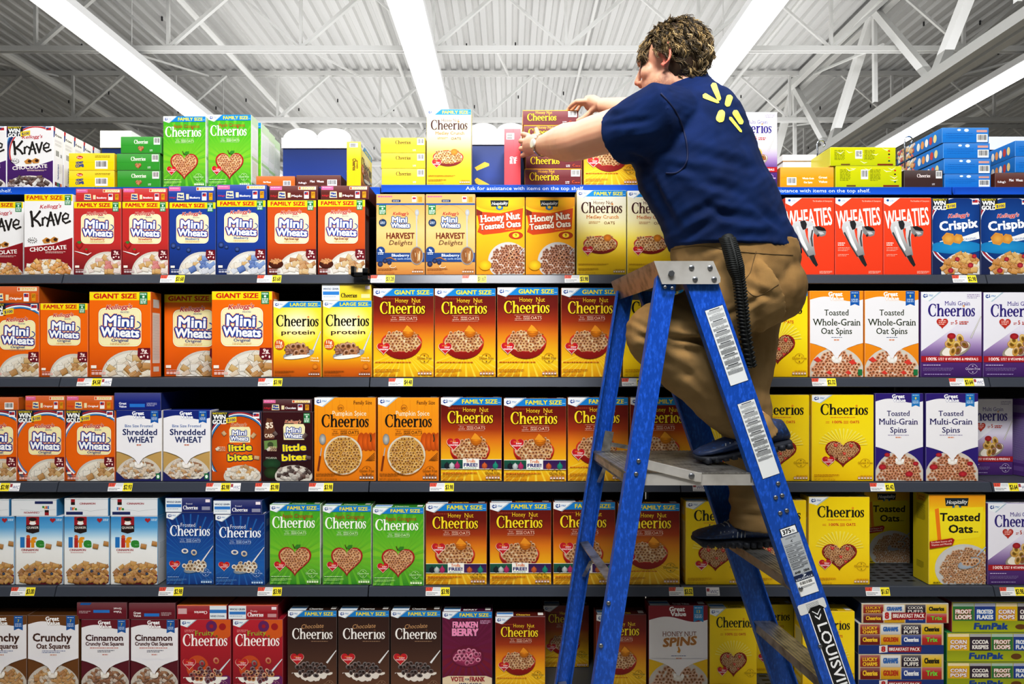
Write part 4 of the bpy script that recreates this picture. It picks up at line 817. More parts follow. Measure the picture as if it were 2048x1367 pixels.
def bar_wrap(A, t=0):
    H = A.H; A.grad(0, 0, 100, H, [(0, 'd8d81a'), (.3, 'ccd010'), (1, 'bcc40e')]); rn = random.Random(4 + t)
    for x, w in ((6, 16), (52, 16)): A.scrib(x, H * .15, x + w, int(H * .6 / 2), '7a8010', 1, 2, x)
    A.barcode(38, H * .15, 49, H * .62); [A.ell(90, H * (.2 + .18 * i), 1.6, 1.2, c) for i, c in enumerate(('c8302c', '2a2a2a', 'e88a1c', '2a6a3a'))]
    for i in range(7):
        x = rn.uniform(0, 90); y = rn.uniform(0, H * .8); A.strip([(x, y), (x + rn.uniform(3, 8), y + rn.uniform(1, 4)), (x + rn.uniform(9, 14), y + rn.uniform(-1, 3))], [.3, 1.6, .4], 'f3f6c0')
    A.rect(72, H * .9, 96, H * .98, '8a2a20'); A.rect(16, H * .9, 30, H * .97, '7a5a2a')
# ------------------------------------------------------------------ packets
PAPER = mat('printed_card', vcol=True, rough=.42, spec=.3)
FOIL = mat('clear_film_wrap', vcol=True, rough=.16, spec=.7, coat=.6)
K = {}   # kind -> (front art, side colour, top colour, side art)
def k(n, f, side, top=None, sa=None): K[n] = (f, side, top or side, sa)
pn = lambda col='f4f2ee': (lambda A: panel_art(A, col))
k('plain', lambda A: a_oat(A, 'plain'), 'f0cc14', 'd8b810', pn('f3e28a')); k('plain_giant', lambda A: a_oat(A, 'plain', 'GIANT SIZE'), 'f0cc14', 'd8b810')
k('honey_giant', lambda A: a_oat(A, 'honey', 'GIANT SIZE'), 'c87a1a', '5a1a12'); k('honey_family', lambda A: a_oat(A, 'honey', 'FAMILY SIZE'), 'c87a1a', '5a1a12'); k('honey_small', lambda A: a_oat(A, 'honey'), '8a2a18', '5a1a12')
k('honey_free', lambda A: a_oat(A, 'honeyfree', 'FAMILY SIZE'), 'c87a1a', '5a1a12')
k('apple', lambda A: a_oat(A, 'apple'), 'e9f1e4', '3a8a2c', lambda A: (A.rect(0, 0, 100, A.H * .12, 'cfe6c2'), A.rect(8, A.H * .14, 92, A.H * .52, 'f4f7f1'), A.scrib(14, A.H * .17, 86, 14, 'b4c8ac', 2, 9), A.rect(0, A.H * .56, 100, A.H * .6, 'bfe0ac'), A.scrib(14, A.H * .64, 86, 12, 'b4c8ac', 2, 8), A.rect(0, A.H * .93, 100, A.H, '9ccf84'))); k('frosted', lambda A: a_oat(A, 'frosted'), '1a4484', '1c2f6c', pn('2a5290'))
k('choc', lambda A: a_oat(A, 'choc'), '40261c', '2a1812'); k('fruity', lambda A: a_oat(A, 'fruity'), 'a01c2c', 'a01c2c'); k('pumpkin', lambda A: a_oat(A, 'pumpkin'), 'd88414', '5a3a14')
k('multi', lambda A: a_oat(A, 'multi'), '54307c', 'b8aec8', pn('6a4890')); k('medley', lambda A: a_oat(A, 'medley'), 'e0d890', 'cfc8a0', pn('efe9c4')); k('protein', lambda A: a_oat(A, 'protein'), 'eac41c', 'e8e4d0', pn('f0dc80'))
k('krave', krav, 'efecea', 'd8d4d0', pn())
def krave_side(A):
    H = A.H; A.rect(0, 0, 100, H, 'f0eff1'); A.poly([(0, 0), (22, 0), (14, H * .08), (0, H * .1)], 'b8343c'); A.poly([(0, H * .06), (16, H * .07), (10, H * .16), (0, H * .18)], '2a3f86')
    A.text('Krave', 52, H * .14, 20, '2a2522', w=66, bold=.03); A.rect(14, H * .2, 86, H * .24, 'd8d6dc'); A.scrib(16, H * .26, 84, 4, '9a9aa2', 2, 5); A.barcode(20, H * .36, 60, H * .5)
    A.text('OG', 74, H * .44, 14, '2a2522', w=26, rot=90, bold=.04); A.text('ORIGINAL', 44, H * .72, 12, '24589c', w=H * .26, rot=90, bold=.04); A.scrib(62, H * .58, 86, 9, 'b0b0b8', 2, 9)
    A.rect(14, H * .9, 34, H * .96, '7a1626'); A.rect(36, H * .9, 52, H * .96, '2a8650'); A.rect(54, H * .9, 68, H * .96, '24589c'); A.rect(70, H * .9, 84, H * .96, 'd8722a')
k('krave_purple', lambda A: krav(A, '5a2a7c', win=True), 'f0eeee', 'dcdade', krave_side)
k('mini', miniw, 'd8701c', 'c8641c', pn('e8e2d8')); k('mini_giant', lambda A: miniw(A, bar='GIANT SIZE'), 'dc7018', 'c8641c', pn('d9d3cb')); k('mini_win', lambda A: miniw(A, win=True), 'd8701c', '2a2f4a')
k('mini_red', lambda A: miniw(A, 'c23a36', 'Strawberry', dark='7c1c24'), 'a42c2c', 'a42c2c'); k('mini_blue', lambda A: miniw(A, '234a9c', 'Blueberry', dark='182f74'), '1c3c84', '1c3c84'); k('mini_maple', lambda A: miniw(A, 'cc5f1e', 'Maple Brown Sugar', dark='7a1f14'), '4a1d16', '6a2a1c', pn('6a3a2c'))
k('bites', littleb, '5a2a3a', '2a2f4a'); k('bites_choc', lambda A: littleb(A, choc=True), '3a141a', '3a141a', pn('6a4a48')); k('harvest', harvest, 'c89a60', 'd4a870'); k('toasted_honey', hosp_hn, 'eab01a', 'c88a14'); k('toasted', hosp_to, 'd8c41c', 'c8a41a', lambda A: (A.poly([(20, 6), (80, 4), (80, 40), (22, 46)], 'e8a81c'), A.text('Toasted', 50, 24, 12, '2a2a18', w=46), A.text('Oats', 50, 38, 12, '2a2a18', w=34), A.scrib(24, 60, 80, 14, '6a6414', 2.2, 6), A.scrib(24, A.H * .78, 70, 6, '6a6414', 2, 6)))
k('wheaties', wheaties, 'e04a28', 'e8e2dc'); k('crispix', crispix, '2a3a6c', '2a3a6c')
for kk, s, t in (('shred', 'e6e2de', '1c2f88'), ('oatspin', 'e89a20', 'f09c1c'), ('multispin', '33247c', '3a2686'), ('crunchy', '6e4018', '5a3414'), ('cinn', '6e1828', '5a1420'), ('spins', '8e1626', '7a1222')): k('gv_' + kk, (lambda kk: lambda A: gv(A, kk))(kk), s, t)
k('life', lifebox, '3a8ab8', 'd8dadc', lambda A: (A.grad(0, 0, 100, A.H, [(0, '3a8ab8'), (.4, 'dfe6ea'), (1, 'd8d4d0')]), A.scrib(20, A.H * .4, 80, 12, '8a9aa4', 2, 8))); k('franken', franken, '6a1440', '4a1030')
E_ = lambda n, f, side, top=None: k(n, f, side, top)
for n, c, t in (('red', 'c9423e', 'Strawberry'), ('blue', '2b4fa0', 'Blueberry'), ('brown', '6f2f28', 'Maple'), ('orange', 'd8701c', 'Original')): E_('end_mini_' + n, (lambda c, t: lambda A: end_mini(A, c, t))(c, t), mixc(c, '000000', .35), c)
E_('end_bites', lambda A: end_mini(A, '5a1f26', 'Chocolate'), '3a141a'); E_('end_green', lambda A: end_oat(A, '3fa23a', 'f6faf0', heartc=1), '3a9034'); E_('end_yellow', lambda A: end_oat(A, 'f3df3c', '6a4a1c'), 'e0c838', 'f3df3c'); E_('end_maroon', lambda A: end_oat(A, '74202a', 'f6d61c', hn=True), 'd8a020', 'e0a81c'); E_('end_choc', lambda A: end_oat(A, '4d3431', 'efe4e0'), '3a2826')
E_('end_life', end_life, '3a8ab8', 'd8dadc'); E_('end_life_turned', lambda A: end_life(A, False), '3a8ab8', 'd8dadc'); E_('end_frosted', lambda A: end_flap(A, '24307c', 'Frosted'), '1a4484', '1c2f6c'); E_('end_fruity', lambda A: end_flap(A, 'b02030', 'Fruity'), 'a01c2c', 'c8502c'); E_('end_fruity_turned', lambda A: end_flap(A, 'b02030', 'Fruity', flip=True), 'a01c2c', 'd87a2c'); E_('end_protein', lambda A: end_flap(A, 'f0d838', '', '2a2414'), 'eac41c', 'e8e4d0')
E_('end_store_blue', lambda A: end_gv(A, '1e2f8e'), '1c2a70'); E_('end_store_red', lambda A: end_gv(A, '7c1a2c'), '5a1420'); E_('end_store_red_turned', lambda A: end_gv(A, '7c1a2c', flip=True), '5a1420'); E_('end_honeycomb', end_honeycomb, 'd8b80c', 'f6d90c')
E_('end_orange_store', lambda A: end_text(A, 'f0a01c', [('Whole-Grain', 52, .6, 22, 3.6), ('Oat Spins', 52, .8, 16, 3.6), ('Great', 80, .56, 16, 4.4), ('Value', 80, .78, 16, 4.4)], (12, .5, 30, .9)), 'd88a14', 'f0a01c')
E_('end_plain_orange', lambda A: end_text(A, 'd87a2c', [('Mini Wheats', 28, .6, 20, 4)], (70, .4, 90, .95)), 'c8641c'); E_('end_plain_brown', lambda A: end_text(A, '6f3a30', [('Mini', 36, .6, 10, 5), ('Wheats', 54, .6, 16, 5), ("Kellogg's", 14, .7, 18, 4)], (70, .35, 92, .9)), '5a2a22')
E_('end_blue', end_blue, '1a74b8', '1d86cf'); K['end_blue'] = (end_blue, '1c80c4', '1d86cf', lambda A: (A.grad(0, 0, 100, A.H, [(0, '2a8ad0'), (1, '1c78bc')]), A.chunks(lambda x, y: x < 40, (2, 2, 40, A.H - 2), 4, ['d8a860', 'e2c08a', 'c8504a', 'e8e0d0'], 3, fr=.1, lines=False), [A.ell(50 + i * 9, A.H * .5, 3.6, A.H * .28, c) for i, c in enumerate(('e8e4da', 'e0a060', 'f0ece4', 'c8504a', 'e8d8a0'))]))
k('pack', pack_front, '1c2a4c', 'cfcfcf'); k('pack_low', pack_front, '1c2a4c', 'd0d0d2', None); k('fun_red', lambda A: fun_front(A), '9a2430', 'b8b4b8'); k('fun_green', lambda A: fun_front(A, 2), '1f7a3c', '2a8a48'); k('bars', bar_wrap, 'c8cc14', 'd0d41c'); k('bars_b', lambda A: bar_wrap(A, 5), 'c8cc14', 'd0d41c')
k('spine_protein', lambda A: spine(A, 'f6cf16', [('Cheerios', 42, 52 * A.H / 100 * 0 + A.H * .5, 26, A.H * .26), ('protein', 70, A.H * .5, 15, A.H * .18)], (20, 8, 80, 40), '3a2a10'), 'f0c81c', 'e8c41c', lambda A: a_oat(A, 'protein'))
k('spine_red', lambda A: spine(A, 'de5560', [('Great', 34, A.H * .56, 22, A.H * .13), ('Value', 58, A.H * .56, 20, A.H * .12)], (12, 26, 60, 66)), 'b83a44', 'f0e6e4')

MESH = {}; BOXES = []; TALLY = {}
def packet_mesh(kind, w, h, d):
    if kind in MESH: return MESH[kind]
    f, side, top, sa = K[kind]; mb = MB(); e = .0012
    S, T = lin(side), lin(top); c = min(w, d, h) * .5; x, y0, y1 = w / 2, 0., d
    for q, nq, col in (([(-x + e, y0, e), (x - e, y0, e), (x - e, y0, h - e), (-x + e, y0, h - e)], 0, mixc(side, top, .3)), ([(x, y0 + e, e), (x, y1 - e, e), (x, y1 - e, h - e), (x, y0 + e, h - e)], 0, S), ([(-x, y1 - e, e), (-x, y0 + e, e), (-x, y0 + e, h - e), (-x, y1 - e, h - e)], 0, S),
                       ([(x - e, y1, e), (-x + e, y1, e), (-x + e, y1, h - e), (x - e, y1, h - e)], 0, S), ([(-x + e, y0 + e, h), (x - e, y0 + e, h), (x - e, y1 - e, h), (-x + e, y1 - e, h)], 0, T), ([(-x + e, y1 - e, 0), (x - e, y1 - e, 0), (x - e, y0 + e, 0), (-x + e, y0 + e, 0)], 0, S)):
        mb.add(q, [(0, 1, 2, 3)], col if isinstance(col, tuple) else col)
    # rounded folds between the faces
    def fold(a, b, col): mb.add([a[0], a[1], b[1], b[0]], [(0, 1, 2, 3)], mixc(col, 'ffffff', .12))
    for sx in (-1, 1):
        fold(((sx * (x - e), y0, e), (sx * (x - e), y0, h - e)), ((sx * x, y0 + e, e), (sx * x, y0 + e, h - e)), side); fold(((sx * (x - e), y1, e), (sx * (x - e), y1, h - e)), ((sx * x, y1 - e, e), (sx * x, y1 - e, h - e)), side)
        for z0, z1 in ((e, 0), (h - e, h)): fold(((sx * x, y0 + e, z0), (sx * x, y1 - e, z0)), ((sx * (x - e), y0 + e, z1), (sx * (x - e), y1 - e, z1)), side)
    for z0, z1 in ((e, 0), (h - e, h)): fold(((-x + e, y0, z0), (x - e, y0, z0)), ((-x + e, y0 + e, z1), (x - e, y0 + e, z1)), top); fold(((-x + e, y1, z0), (x - e, y1, z0)), ((-x + e, y1 - e, z1), (x - e, y1 - e, z1)), top)
    A = Art(mb, (-x + e, -.0002, h - e), (1, 0, 0), (0, 0, -1), w - 2 * e, h - 2 * e); f(A)
    if sa:
        sa(Art(mb, (x + .0002, e, h - e), (0, 1, 0), (0, 0, -1), d - 2 * e, h - 2 * e)); sa(Art(mb, (-x - .0002, d - e, h - e), (0, -1, 0), (0, 0, -1), d - 2 * e, h - 2 * e))
    # top: glued flap seam, and the white/blue whole grain strip of the round-oat packets
    At = Art(mb, (-x + e, d - e, h + .0002), (1, 0, 0), (0, -1, 0), w - 2 * e, d - 2 * e); At.N = Vector((0, 0, 1)); m = At.H
    At.line(0, m * .45, 100, m * .45, .8, mixc(top, '000000', .35))
    if kind in ('plain', 'honey_giant', 'honey_family', 'honey_small', 'honey_free', 'apple', 'frosted', 'choc', 'pumpkin', 'franken', 'multi', 'gv_spins'):
        At.rect(2, m * .35, 36, m, 'dfe6ea'); At.rect(3, m * .55, 35, m * .72, '3f8ed0'); At.text('Cheerios' if kind not in ('franken', 'gv_spins') else 'BERRY' if kind == 'franken' else 'Great Value', 56, m * .9, 7, 'f2d24a' if 'honey' in kind else '1c1c18' if kind in ('plain', 'pumpkin') else 'f0f0ea', w=28, bold=.03); At.rect(86, m * .5, 97, m * .85, 'e6e2da')
    if kind == 'pack_low':
        for i in range(6): At.rect(8 + i * 15, m * .2, 17 + i * 15, m * .75, 'b9bcc0')
    if kind.startswith('fun'):
        for i in range(4): At.scrib(14 + i * 22, m * .1, 30 + i * 22, 10, '8a8f98', 1, 2.6, i)
    me = mb.mesh(kind); me.materials.append(FOIL if kind.startswith('bars') else PAPER)
    MESH[kind] = (me, w, h, d); return MESH[kind]

def packet(kind, x0, x1, z0, z1, y, d, label, group, name='cereal_box', cat='cereal box', rot=None):
    w, h = x1 - x0, z1 - z0
    me, mw, mh, md = packet_mesh(kind, w, h, d)
    o = bpy.data.objects.new(name, me); C.objects.link(o)
    o.location = ((x0 + x1) / 2, y, z0); o.scale = (w / mw, d / md, h / mh)
    if rot: o.rotation_euler.z = R(rot)
    tag(o, label, cat, group); BOXES.append((x0, x1, z0, z1, y, y + d)); return o

def shelf_row(D, zs, group, rows, depth=.07, back=.012):
    for r in rows:
        kind, x0, x1, yt, yb, dd, label = r[:7]; ex = r[7] if len(r) > 7 else {}
        Y = D + back + dd; d = ex.get('d', .29 if yb else depth)
        X0, X1 = (x0 - CX) / F * Y + .0008, (x1 - CX) / F * Y - .0008; Z1 = CAMZ + (CY - yt) / F * Y
        z = zs(x0) if callable(zs) else zs
        if yb:
            base = z
            for b in BOXES:
                if b[0] < X1 - .015 and b[1] > X0 + .015 and b[4] < Y + d and b[5] > Y and b[3] < Z1 - .015 and b[3] > base: base = b[3]
            z = base
        packet(kind, X0, X1, z + .0006, Z1, Y, d, label, ex.get('g', group), ex.get('name', 'cereal_box'), ex.get('cat', 'cereal box'), ex.get('rot'))

# shelf distances and heights taken from the joints and lips of the shelving
D0, D1, D2, D3, D4, D5 = 2.494, 2.319, 2.304, 2.293, 2.282, 2.275
BAYX = [-1.767, -.548, .671, 1.890]
Z0L, Z0R = 2.236, 2.246
ZS = {1: 1.8365, 2: 1.4285, 3: 1.0185, 4: .6145, 5: .205}
top_z = lambda x: Z0L if x < 755 or x > 1550 else Z0R

G = 'cereal boxes standing on the second shelf'
shelf_row(D1, ZS[1], G, [
 ('krave', -50, 47, 403, None, .075, 'white and red chocolate cereal box at the left edge of second shelf, behind its twin'),
 ('krave', 48, 146, 388, None, 0, 'tall white and red chocolate cereal box nearest the left end of the second shelf'),
 ('mini_red', 147, 243, 403, None, 0, 'left one of two red strawberry wheat cereal boxes on the second shelf'),
 ('mini_red', 244, 337, 403, None, 0, 'right one of two red strawberry wheat cereal boxes, beside a blue box'),
 ('mini_blue', 338, 432, 404, None, 0, 'left one of two blue blueberry wheat cereal boxes on the second shelf'),
 ('mini_blue', 433, 532, 400, None, 0, 'right one of two blue blueberry wheat cereal boxes, beside an orange-brown box'),
 ('mini_maple', 534, 633, 400, None, 0, 'left one of two orange-brown maple wheat cereal boxes on the second shelf'),
 ('mini_maple', 635, 731, 399, None, 0, 'right one of two orange-brown maple wheat cereal boxes, at the shelf joint'),
 ('end_mini_red', 151, 243, 377, 403, 0, 'red box lying flat on the left strawberry cereal box'),
 ('end_mini_red', 245, 335, 376, 403, 0, 'red box lying flat on the right strawberry cereal box'),
 ('end_mini_blue', 336, 431, 372, 402, 0, 'blue box lying flat on the left blueberry cereal box'),
 ('end_mini_blue', 433, 534, 369, 399, 0, 'blue box lying flat on the right blueberry cereal box'),
 ('end_mini_brown', 538, 636, 371, 399, 0, 'brown box lying flat on the left maple cereal box'),
 ('end_mini_brown', 641, 738, 371, 399, 0, 'brown box lying flat on the right maple cereal box'),
 ('harvest', 752, 850, 388, None, 0, 'left one of two tan blueberry harvest cereal boxes with a spoon picture'),
 ('harvest', 851, 951, 388, None, 0, 'right one of two tan blueberry harvest cereal boxes with a spoon picture'),
 ('toasted_honey', 952, 1050, 394, None, 0, 'left one of two orange honey toasted oats boxes on the second shelf'),
 ('toasted_honey', 1051, 1150, 394, None, 0, 'right one of two orange honey toasted oats boxes on the second shelf'),
 ('medley', 1153, 1253, 380, None, 0, 'pale yellow crunch cereal box on the second shelf, fully visible, left of its twin'),
 ('medley', 1254, 1352, 381, None, 0, "pale yellow crunch cereal box on the second shelf, partly hidden by the man's navy shirt"),
 ('wheaties', 1570, 1669, 395, None, 0, 'orange wheat flake box with diver, leftmost of three, beside the man'),
 ('wheaties', 1670, 1766, 395, None, 0, 'orange wheat flake box with diver, middle one of three'),
 ('wheaties', 1767, 1863, 395, None, 0, 'orange wheat flake box with diver, rightmost of three'),
 ('crispix', 1864, 1960, 396, None, 0, 'blue hexagon cereal box, left one of two at right end of second shelf'),
 ('crispix', 1961, 2060, 396, None, 0, 'blue hexagon cereal box cut by the right edge, second shelf'),
])
G = 'cereal boxes standing on the third shelf'
shelf_row(D2, ZS[2], G, [
 ('mini_win', -24, 79, 606, None, 0, 'orange wheat cereal box with gold contest corner at the left end of the third shelf'),
 ('mini', 80, 176, 606, None, 0, 'smaller orange wheat cereal box with yellow family size bar on the third shelf'),
 ('mini_giant', 178, 302, 583, None, 0, 'giant orange wheat cereal box, leftmost of three, its white side panel showing'),
 ('mini_giant', 328, 445, 588, None, .085, 'giant orange wheat cereal box, middle of three, pushed back behind its neighbour', {'d': .08}),
 ('mini_giant', 423, 545, 582, None, 0, 'giant orange wheat cereal box, rightmost of three, beside the yellow protein boxes'),
 ('end_mini_orange', -30, 78, 572, 605, 0, 'orange box lying flat on top of cereal boxes at left end of third shelf'),
 ('protein', 546, 643, 602, None, 0, 'left one of two yellow protein cereal boxes standing on the third shelf'),
 ('protein', 645, 744, 601, None, 0, 'right one of two yellow protein cereal boxes, carrying a lying box'),
 ('end_protein', 643, 743, 568, 600, 0, 'white and yellow box lying flat on the right protein cereal box'),
 ('honey_giant', 746, 868, 576, None, 0, 'giant red and yellow honey cereal box, first from the left on third shelf'),
 ('honey_giant', 869, 992, 576, None, 0, 'giant red and yellow honey cereal box, second from the left on third shelf'),
 ('honey_giant', 994, 1117, 574, None, 0, 'giant red and yellow honey cereal box, third from the left on third shelf'),
 ('honey_giant', 1122, 1243, 575, None, 0, 'giant red and yellow honey cereal box beside the rear ladder rail on third shelf'),
 ('plain_giant', 1246, 1368, 576, None, 0, "giant plain yellow cereal box behind the ladder top and the man's knee"),
 ('plain_giant', 1370, 1491, 576, None, 0, "giant plain yellow cereal box hidden behind the man's thighs"),
 ('plain_giant', 1494, 1616, 576, None, 0, "giant plain yellow cereal box just right of the man's hip with heart bowl"),
 ('gv_oatspin', 1619, 1727, 581, None, 0, 'white and orange oat spins box, left one of two on the third shelf'),
 ('gv_oatspin', 1729, 1838, 581, None, 0, 'white and orange oat spins box, right one of two on the third shelf'),
 ('multi', 1841, 1964, 583, None, 0, 'white and purple multigrain cereal box standing whole on the third shelf'),
 ('multi', 1966, 2090, 584, None, 0, 'white and purple multigrain cereal box cut by right edge on third shelf'),
])
G = 'cereal boxes standing on the fourth shelf'
shelf_row(D3, ZS[3], G, [
 ('mini_win', -62, 34, 820, None, 0, 'orange wheat cereal box cut by the left edge on the fourth shelf'),
 ('mini_win', 35, 130, 820, None, 0, 'orange wheat cereal box with contest corner, second on the fourth shelf'),
 ('mini_win', 131, 230, 820, None, 0, 'orange wheat cereal box with contest corner, beside the white shredded wheat'),
 ('end_plain_orange', -54, 37, 794, 819, 0, 'plain orange box lying flat at the left edge above the fourth shelf boxes'),
 ('end_mini_orange', 50, 131, 791, 819, 0, 'orange box lying flat on the second orange wheat box of fourth shelf'),
 ('end_mini_orange', 132, 227, 791, 819, 0, 'orange box lying flat beside the dark blue lying box'),
 ('gv_shred', 232, 324, 820, None, 0, 'white and blue shredded wheat box, left one of two, under a blue box'),
 ('gv_shred', 326, 421, 820, None, 0, 'white and blue shredded wheat box, right one of two'),
 ('end_store_blue', 228, 322, 785, 819, 0, 'dark blue box lying flat on the left shredded wheat box'),
 ('bites', 423, 523, 823, None, 0, 'orange little wheat bites cereal box with yellow lettering'),
 ('bites_choc', 525, 626, 823, None, 0, 'dark maroon chocolate little wheat bites cereal box with five dollar picture'),
 ('end_bites', 525, 624, 798, 822, 0, 'maroon box lying flat on the chocolate wheat bites box'),
 ('pumpkin', 628, 752, 794, None, 0, 'orange pumpkin spice cereal box, left one of two'),
 ('pumpkin', 755, 878, 794, None, 0, 'orange pumpkin spice cereal box, right one of two'),
 ('honey_free', 881, 1004, 794, None, 0, 'honey cereal box with picture band, left one of two on fourth shelf'),
 ('honey_free', 1007, 1133, 796, None, -.008, 'honey cereal box with picture band, right one, jutting over the fourth shelf lip'),
 ('honey_family', 1135, 1257, 794, None, 0, 'family size honey cereal box behind the far rear ladder rail on fourth shelf'),
 ('honey_family', 1260, 1383, 794, None, 0, 'family size honey cereal box seen between the ladder rails on fourth shelf'),
 ('plain', 1386, 1494, 789, None, 0, "yellow heart bowl cereal box hidden behind the man's shin on fourth shelf"),
 ('plain', 1497, 1619, 789, None, 0, "yellow heart bowl cereal box behind the man's heel on fourth shelf"),
 ('plain', 1623, 1748, 789, None, 0, 'whole yellow heart bowl cereal box on fourth shelf beside purple and white boxes'),
 ('gv_multispin', 1750, 1847, 786, None, 0, 'white and violet multigrain spins box, left one of two'),
 ('gv_multispin', 1851, 1957, 786, None, 0, 'white and violet multigrain spins box, right one of two'),
 ('multi', 1926, 2026, 797, None, .12, 'white and purple multigrain cereal box pushed back on the fourth shelf'),
 ('multi', 2044, 2140, 797, None, .10, 'purple cereal box at the right edge of the fourth shelf', {'rot': 14}),
])
G = 'cereal boxes standing on the fifth shelf'
shelf_row(D4, ZS[4], G, [
 ('life', -62, 29, 1032, None, 0, 'white and blue square cereal box cut by left edge, fifth shelf'),
 ('life', 31, 126, 1032, None, 0, 'cinnamon square cereal box, first of three whole ones on fifth shelf'),
 ('life', 128, 219, 1032, None, 0, 'cinnamon square cereal box, middle of three whole ones on fifth shelf'),
 ('life', 221, 316, 1032, None, 0, 'cinnamon square cereal box, third of three, beside the blue frosted boxes'),
 ('end_life', -72, 19, 998, 1031, 0, 'white box lying flat at the left edge of the fifth shelf'),
 ('end_life_turned', 22, 114, 998, 1031, 0, 'white box lying upside down on the first cinnamon square box'),
 ('end_life', 128, 217, 996, 1031, 0, 'white box lying flat on the middle cinnamon square box'),
 ('end_life', 220, 316, 996, 1031, 0, 'white box lying flat on the third cinnamon square box'),
 ('frosted', 332, 428, 1024, None, 0, 'blue frosted ring cereal box, left one of two'),
 ('frosted', 430, 530, 1028, None, -.006, 'blue frosted ring cereal box, right one of two, beside a green box'),
 ('end_frosted', 330, 423, 995, 1023, 0, 'white and navy box lying flat on the left blue frosted box'),
 ('end_frosted', 426, 524, 1000, 1027, -.006, 'white and navy box lying flat on the right blue frosted box'),
 ('apple', 539, 641, 1008, None, 0, 'green apple cinnamon cereal box, first of three on the fifth shelf'),
 ('apple', 645, 743, 1010, None, 0, 'green apple cinnamon cereal box, second of three on the fifth shelf'),
 ('apple', 745, 848, 1014, None, -.012, 'green apple cinnamon cereal box, third of three, jutting forward'),
 ('honey_free', 851, 974, 1006, None, 0, 'honey cereal box with picture band, first of three on fifth shelf'),
 ('honey_free', 979, 1103, 1004, None, 0, 'honey cereal box with picture band, second of three on fifth shelf'),
 ('honey_free', 1106, 1231, 1003, None, 0, 'honey cereal box with picture band, behind far rear ladder rail on fifth shelf'),
 ('honey_family', 1236, 1360, 1006, None, 0, 'family size honey cereal box right of the near rear ladder rail, fifth shelf'),
 ('plain', 1371, 1490, 1002, None, 0, "yellow heart bowl cereal box behind the man's lower shoe on fifth shelf"),
 ('plain', 1492, 1613, 1000, None, 0, 'yellow heart bowl cereal box behind the front ladder rails on fifth shelf'),
 ('plain', 1617, 1740, 993, None, 0, 'whole yellow heart bowl cereal box on fifth shelf right of the ladder'),
 ('toasted', 1728, 1820, 980, None, .24, 'yellow toasted oats box pushed far back on the fifth shelf'),
 ('toasted', 1857, 1972, 988, None, 0, 'yellow toasted oats box at the front of the fifth shelf', {'d': .09}),
 ('multi', 1975, 2090, 1006, None, 0, 'white and purple multigrain cereal box at the right edge of fifth shelf'),
])
G = 'cereal boxes standing on the bottom shelf'
shelf_row(D5, ZS[5], G, [
 ('gv_crunchy', -52, 54, 1230, None, 0, 'brown and white crunchy oat squares box cut by the left edge'),
 ('gv_crunchy', 55, 158, 1230, None, 0, 'brown and white crunchy oat squares box, whole, at left of bottom shelf'),
 ('gv_cinn', 162, 259, 1238, None, 0, 'maroon and white cinnamon squares box, left one of two'),
 ('gv_cinn', 261, 357, 1238, None, 0, 'maroon and white cinnamon squares box, right one of two'),
 ('end_store_red_turned', 153, 254, 1204, 1237, 0, 'maroon box lying upside down on the left cinnamon squares box'),
 ('end_store_red', 257, 351, 1205, 1237, 0, 'maroon box lying flat on the right cinnamon squares box'),
 ('fruity', 360, 462, 1238, None, 0, 'red fruity ring cereal box, left one of two'),
 ('fruity', 465, 566, 1238, None, 0, 'red fruity ring cereal box, right one of two'),
 ('end_fruity_turned', 353, 454, 1210, 1237, 0, 'red box lying upside down on the left fruity cereal box'),
 ('end_fruity', 456, 556, 1210, 1237, 0, 'red and white box lying flat on the right fruity cereal box'),
 ('choc', 575, 674, 1220, None, 0, 'dark brown chocolate ring cereal box, first of three'),
 ('choc', 676, 779, 1220, None, 0, 'dark brown chocolate ring cereal box, second of three'),
 ('choc', 781, 882, 1220, None, 0, 'dark brown chocolate ring cereal box, third of three, beside the purple box'),
 ('franken', 884, 985, 1222, None, 0, 'purple berry cereal box with pink lettering on the bottom shelf'),
 ('honey_small', 990, 1091, 1232, None, 0, 'small honey cereal box beside the purple berry box on bottom shelf'),
 ('honey_small', 1086, 1178, 1210, None, .17, 'small honey cereal box pushed back behind the far rear ladder rail'),
 ('honey_small', 1192, 1293, 1228, None, 0, 'small honey cereal box behind the near rear ladder rail, bottom shelf'),
 ('gv_spins', 1297, 1416, 1210, None, 0, 'white and red honey spins box on the bottom shelf'),
 ('plain', 1419, 1514, 1216, None, 0, 'yellow heart bowl cereal box beside the honey spins box on bottom shelf'),
 ('plain', 1502, 1588, 1208, None, .12, 'yellow heart bowl cereal box pushed back between the ladder steps, bottom shelf'),
 ('plain', 1605, 1710, 1222, None, 0, 'yellow heart bowl cereal box right behind the front ladder rail, bottom shelf'),
])
G = 'multipacks of small cereal boxes stacked on the bottom shelf'; mp = {'d': .2, 'name': 'cereal_multipack', 'cat': 'cereal multipack', 'g': G}
shelf_row(D5, ZS[5], G, [
 ('pack', 1716, 1888, 1307, None, .0, 'eight-box cereal multipack at the bottom of the stack beside the ladder', mp),
 ('pack', 1716, 1888, 1246, 1306, .0, 'eight-box cereal multipack in the middle of the stack beside the ladder', mp),
 ('pack_low', 1722, 1898, 1206, 1245, .0, 'eight-box cereal multipack on top of the stack, white underside panel up', mp),
 ('fun_green', 1893, 2072, 1323, None, .01, 'green-sided multipack at the bottom of the stack at right edge', mp),
 ('fun_green', 1893, 2072, 1264, 1322, .01, 'green-sided multipack in the middle of the stack at right edge', mp),
 ('fun_red', 1903, 2080, 1203, 1263, .01, 'red-sided multipack on top of the stack at right edge', mp),
])
G = 'cereal boxes on the blue top shelf'; B = .004
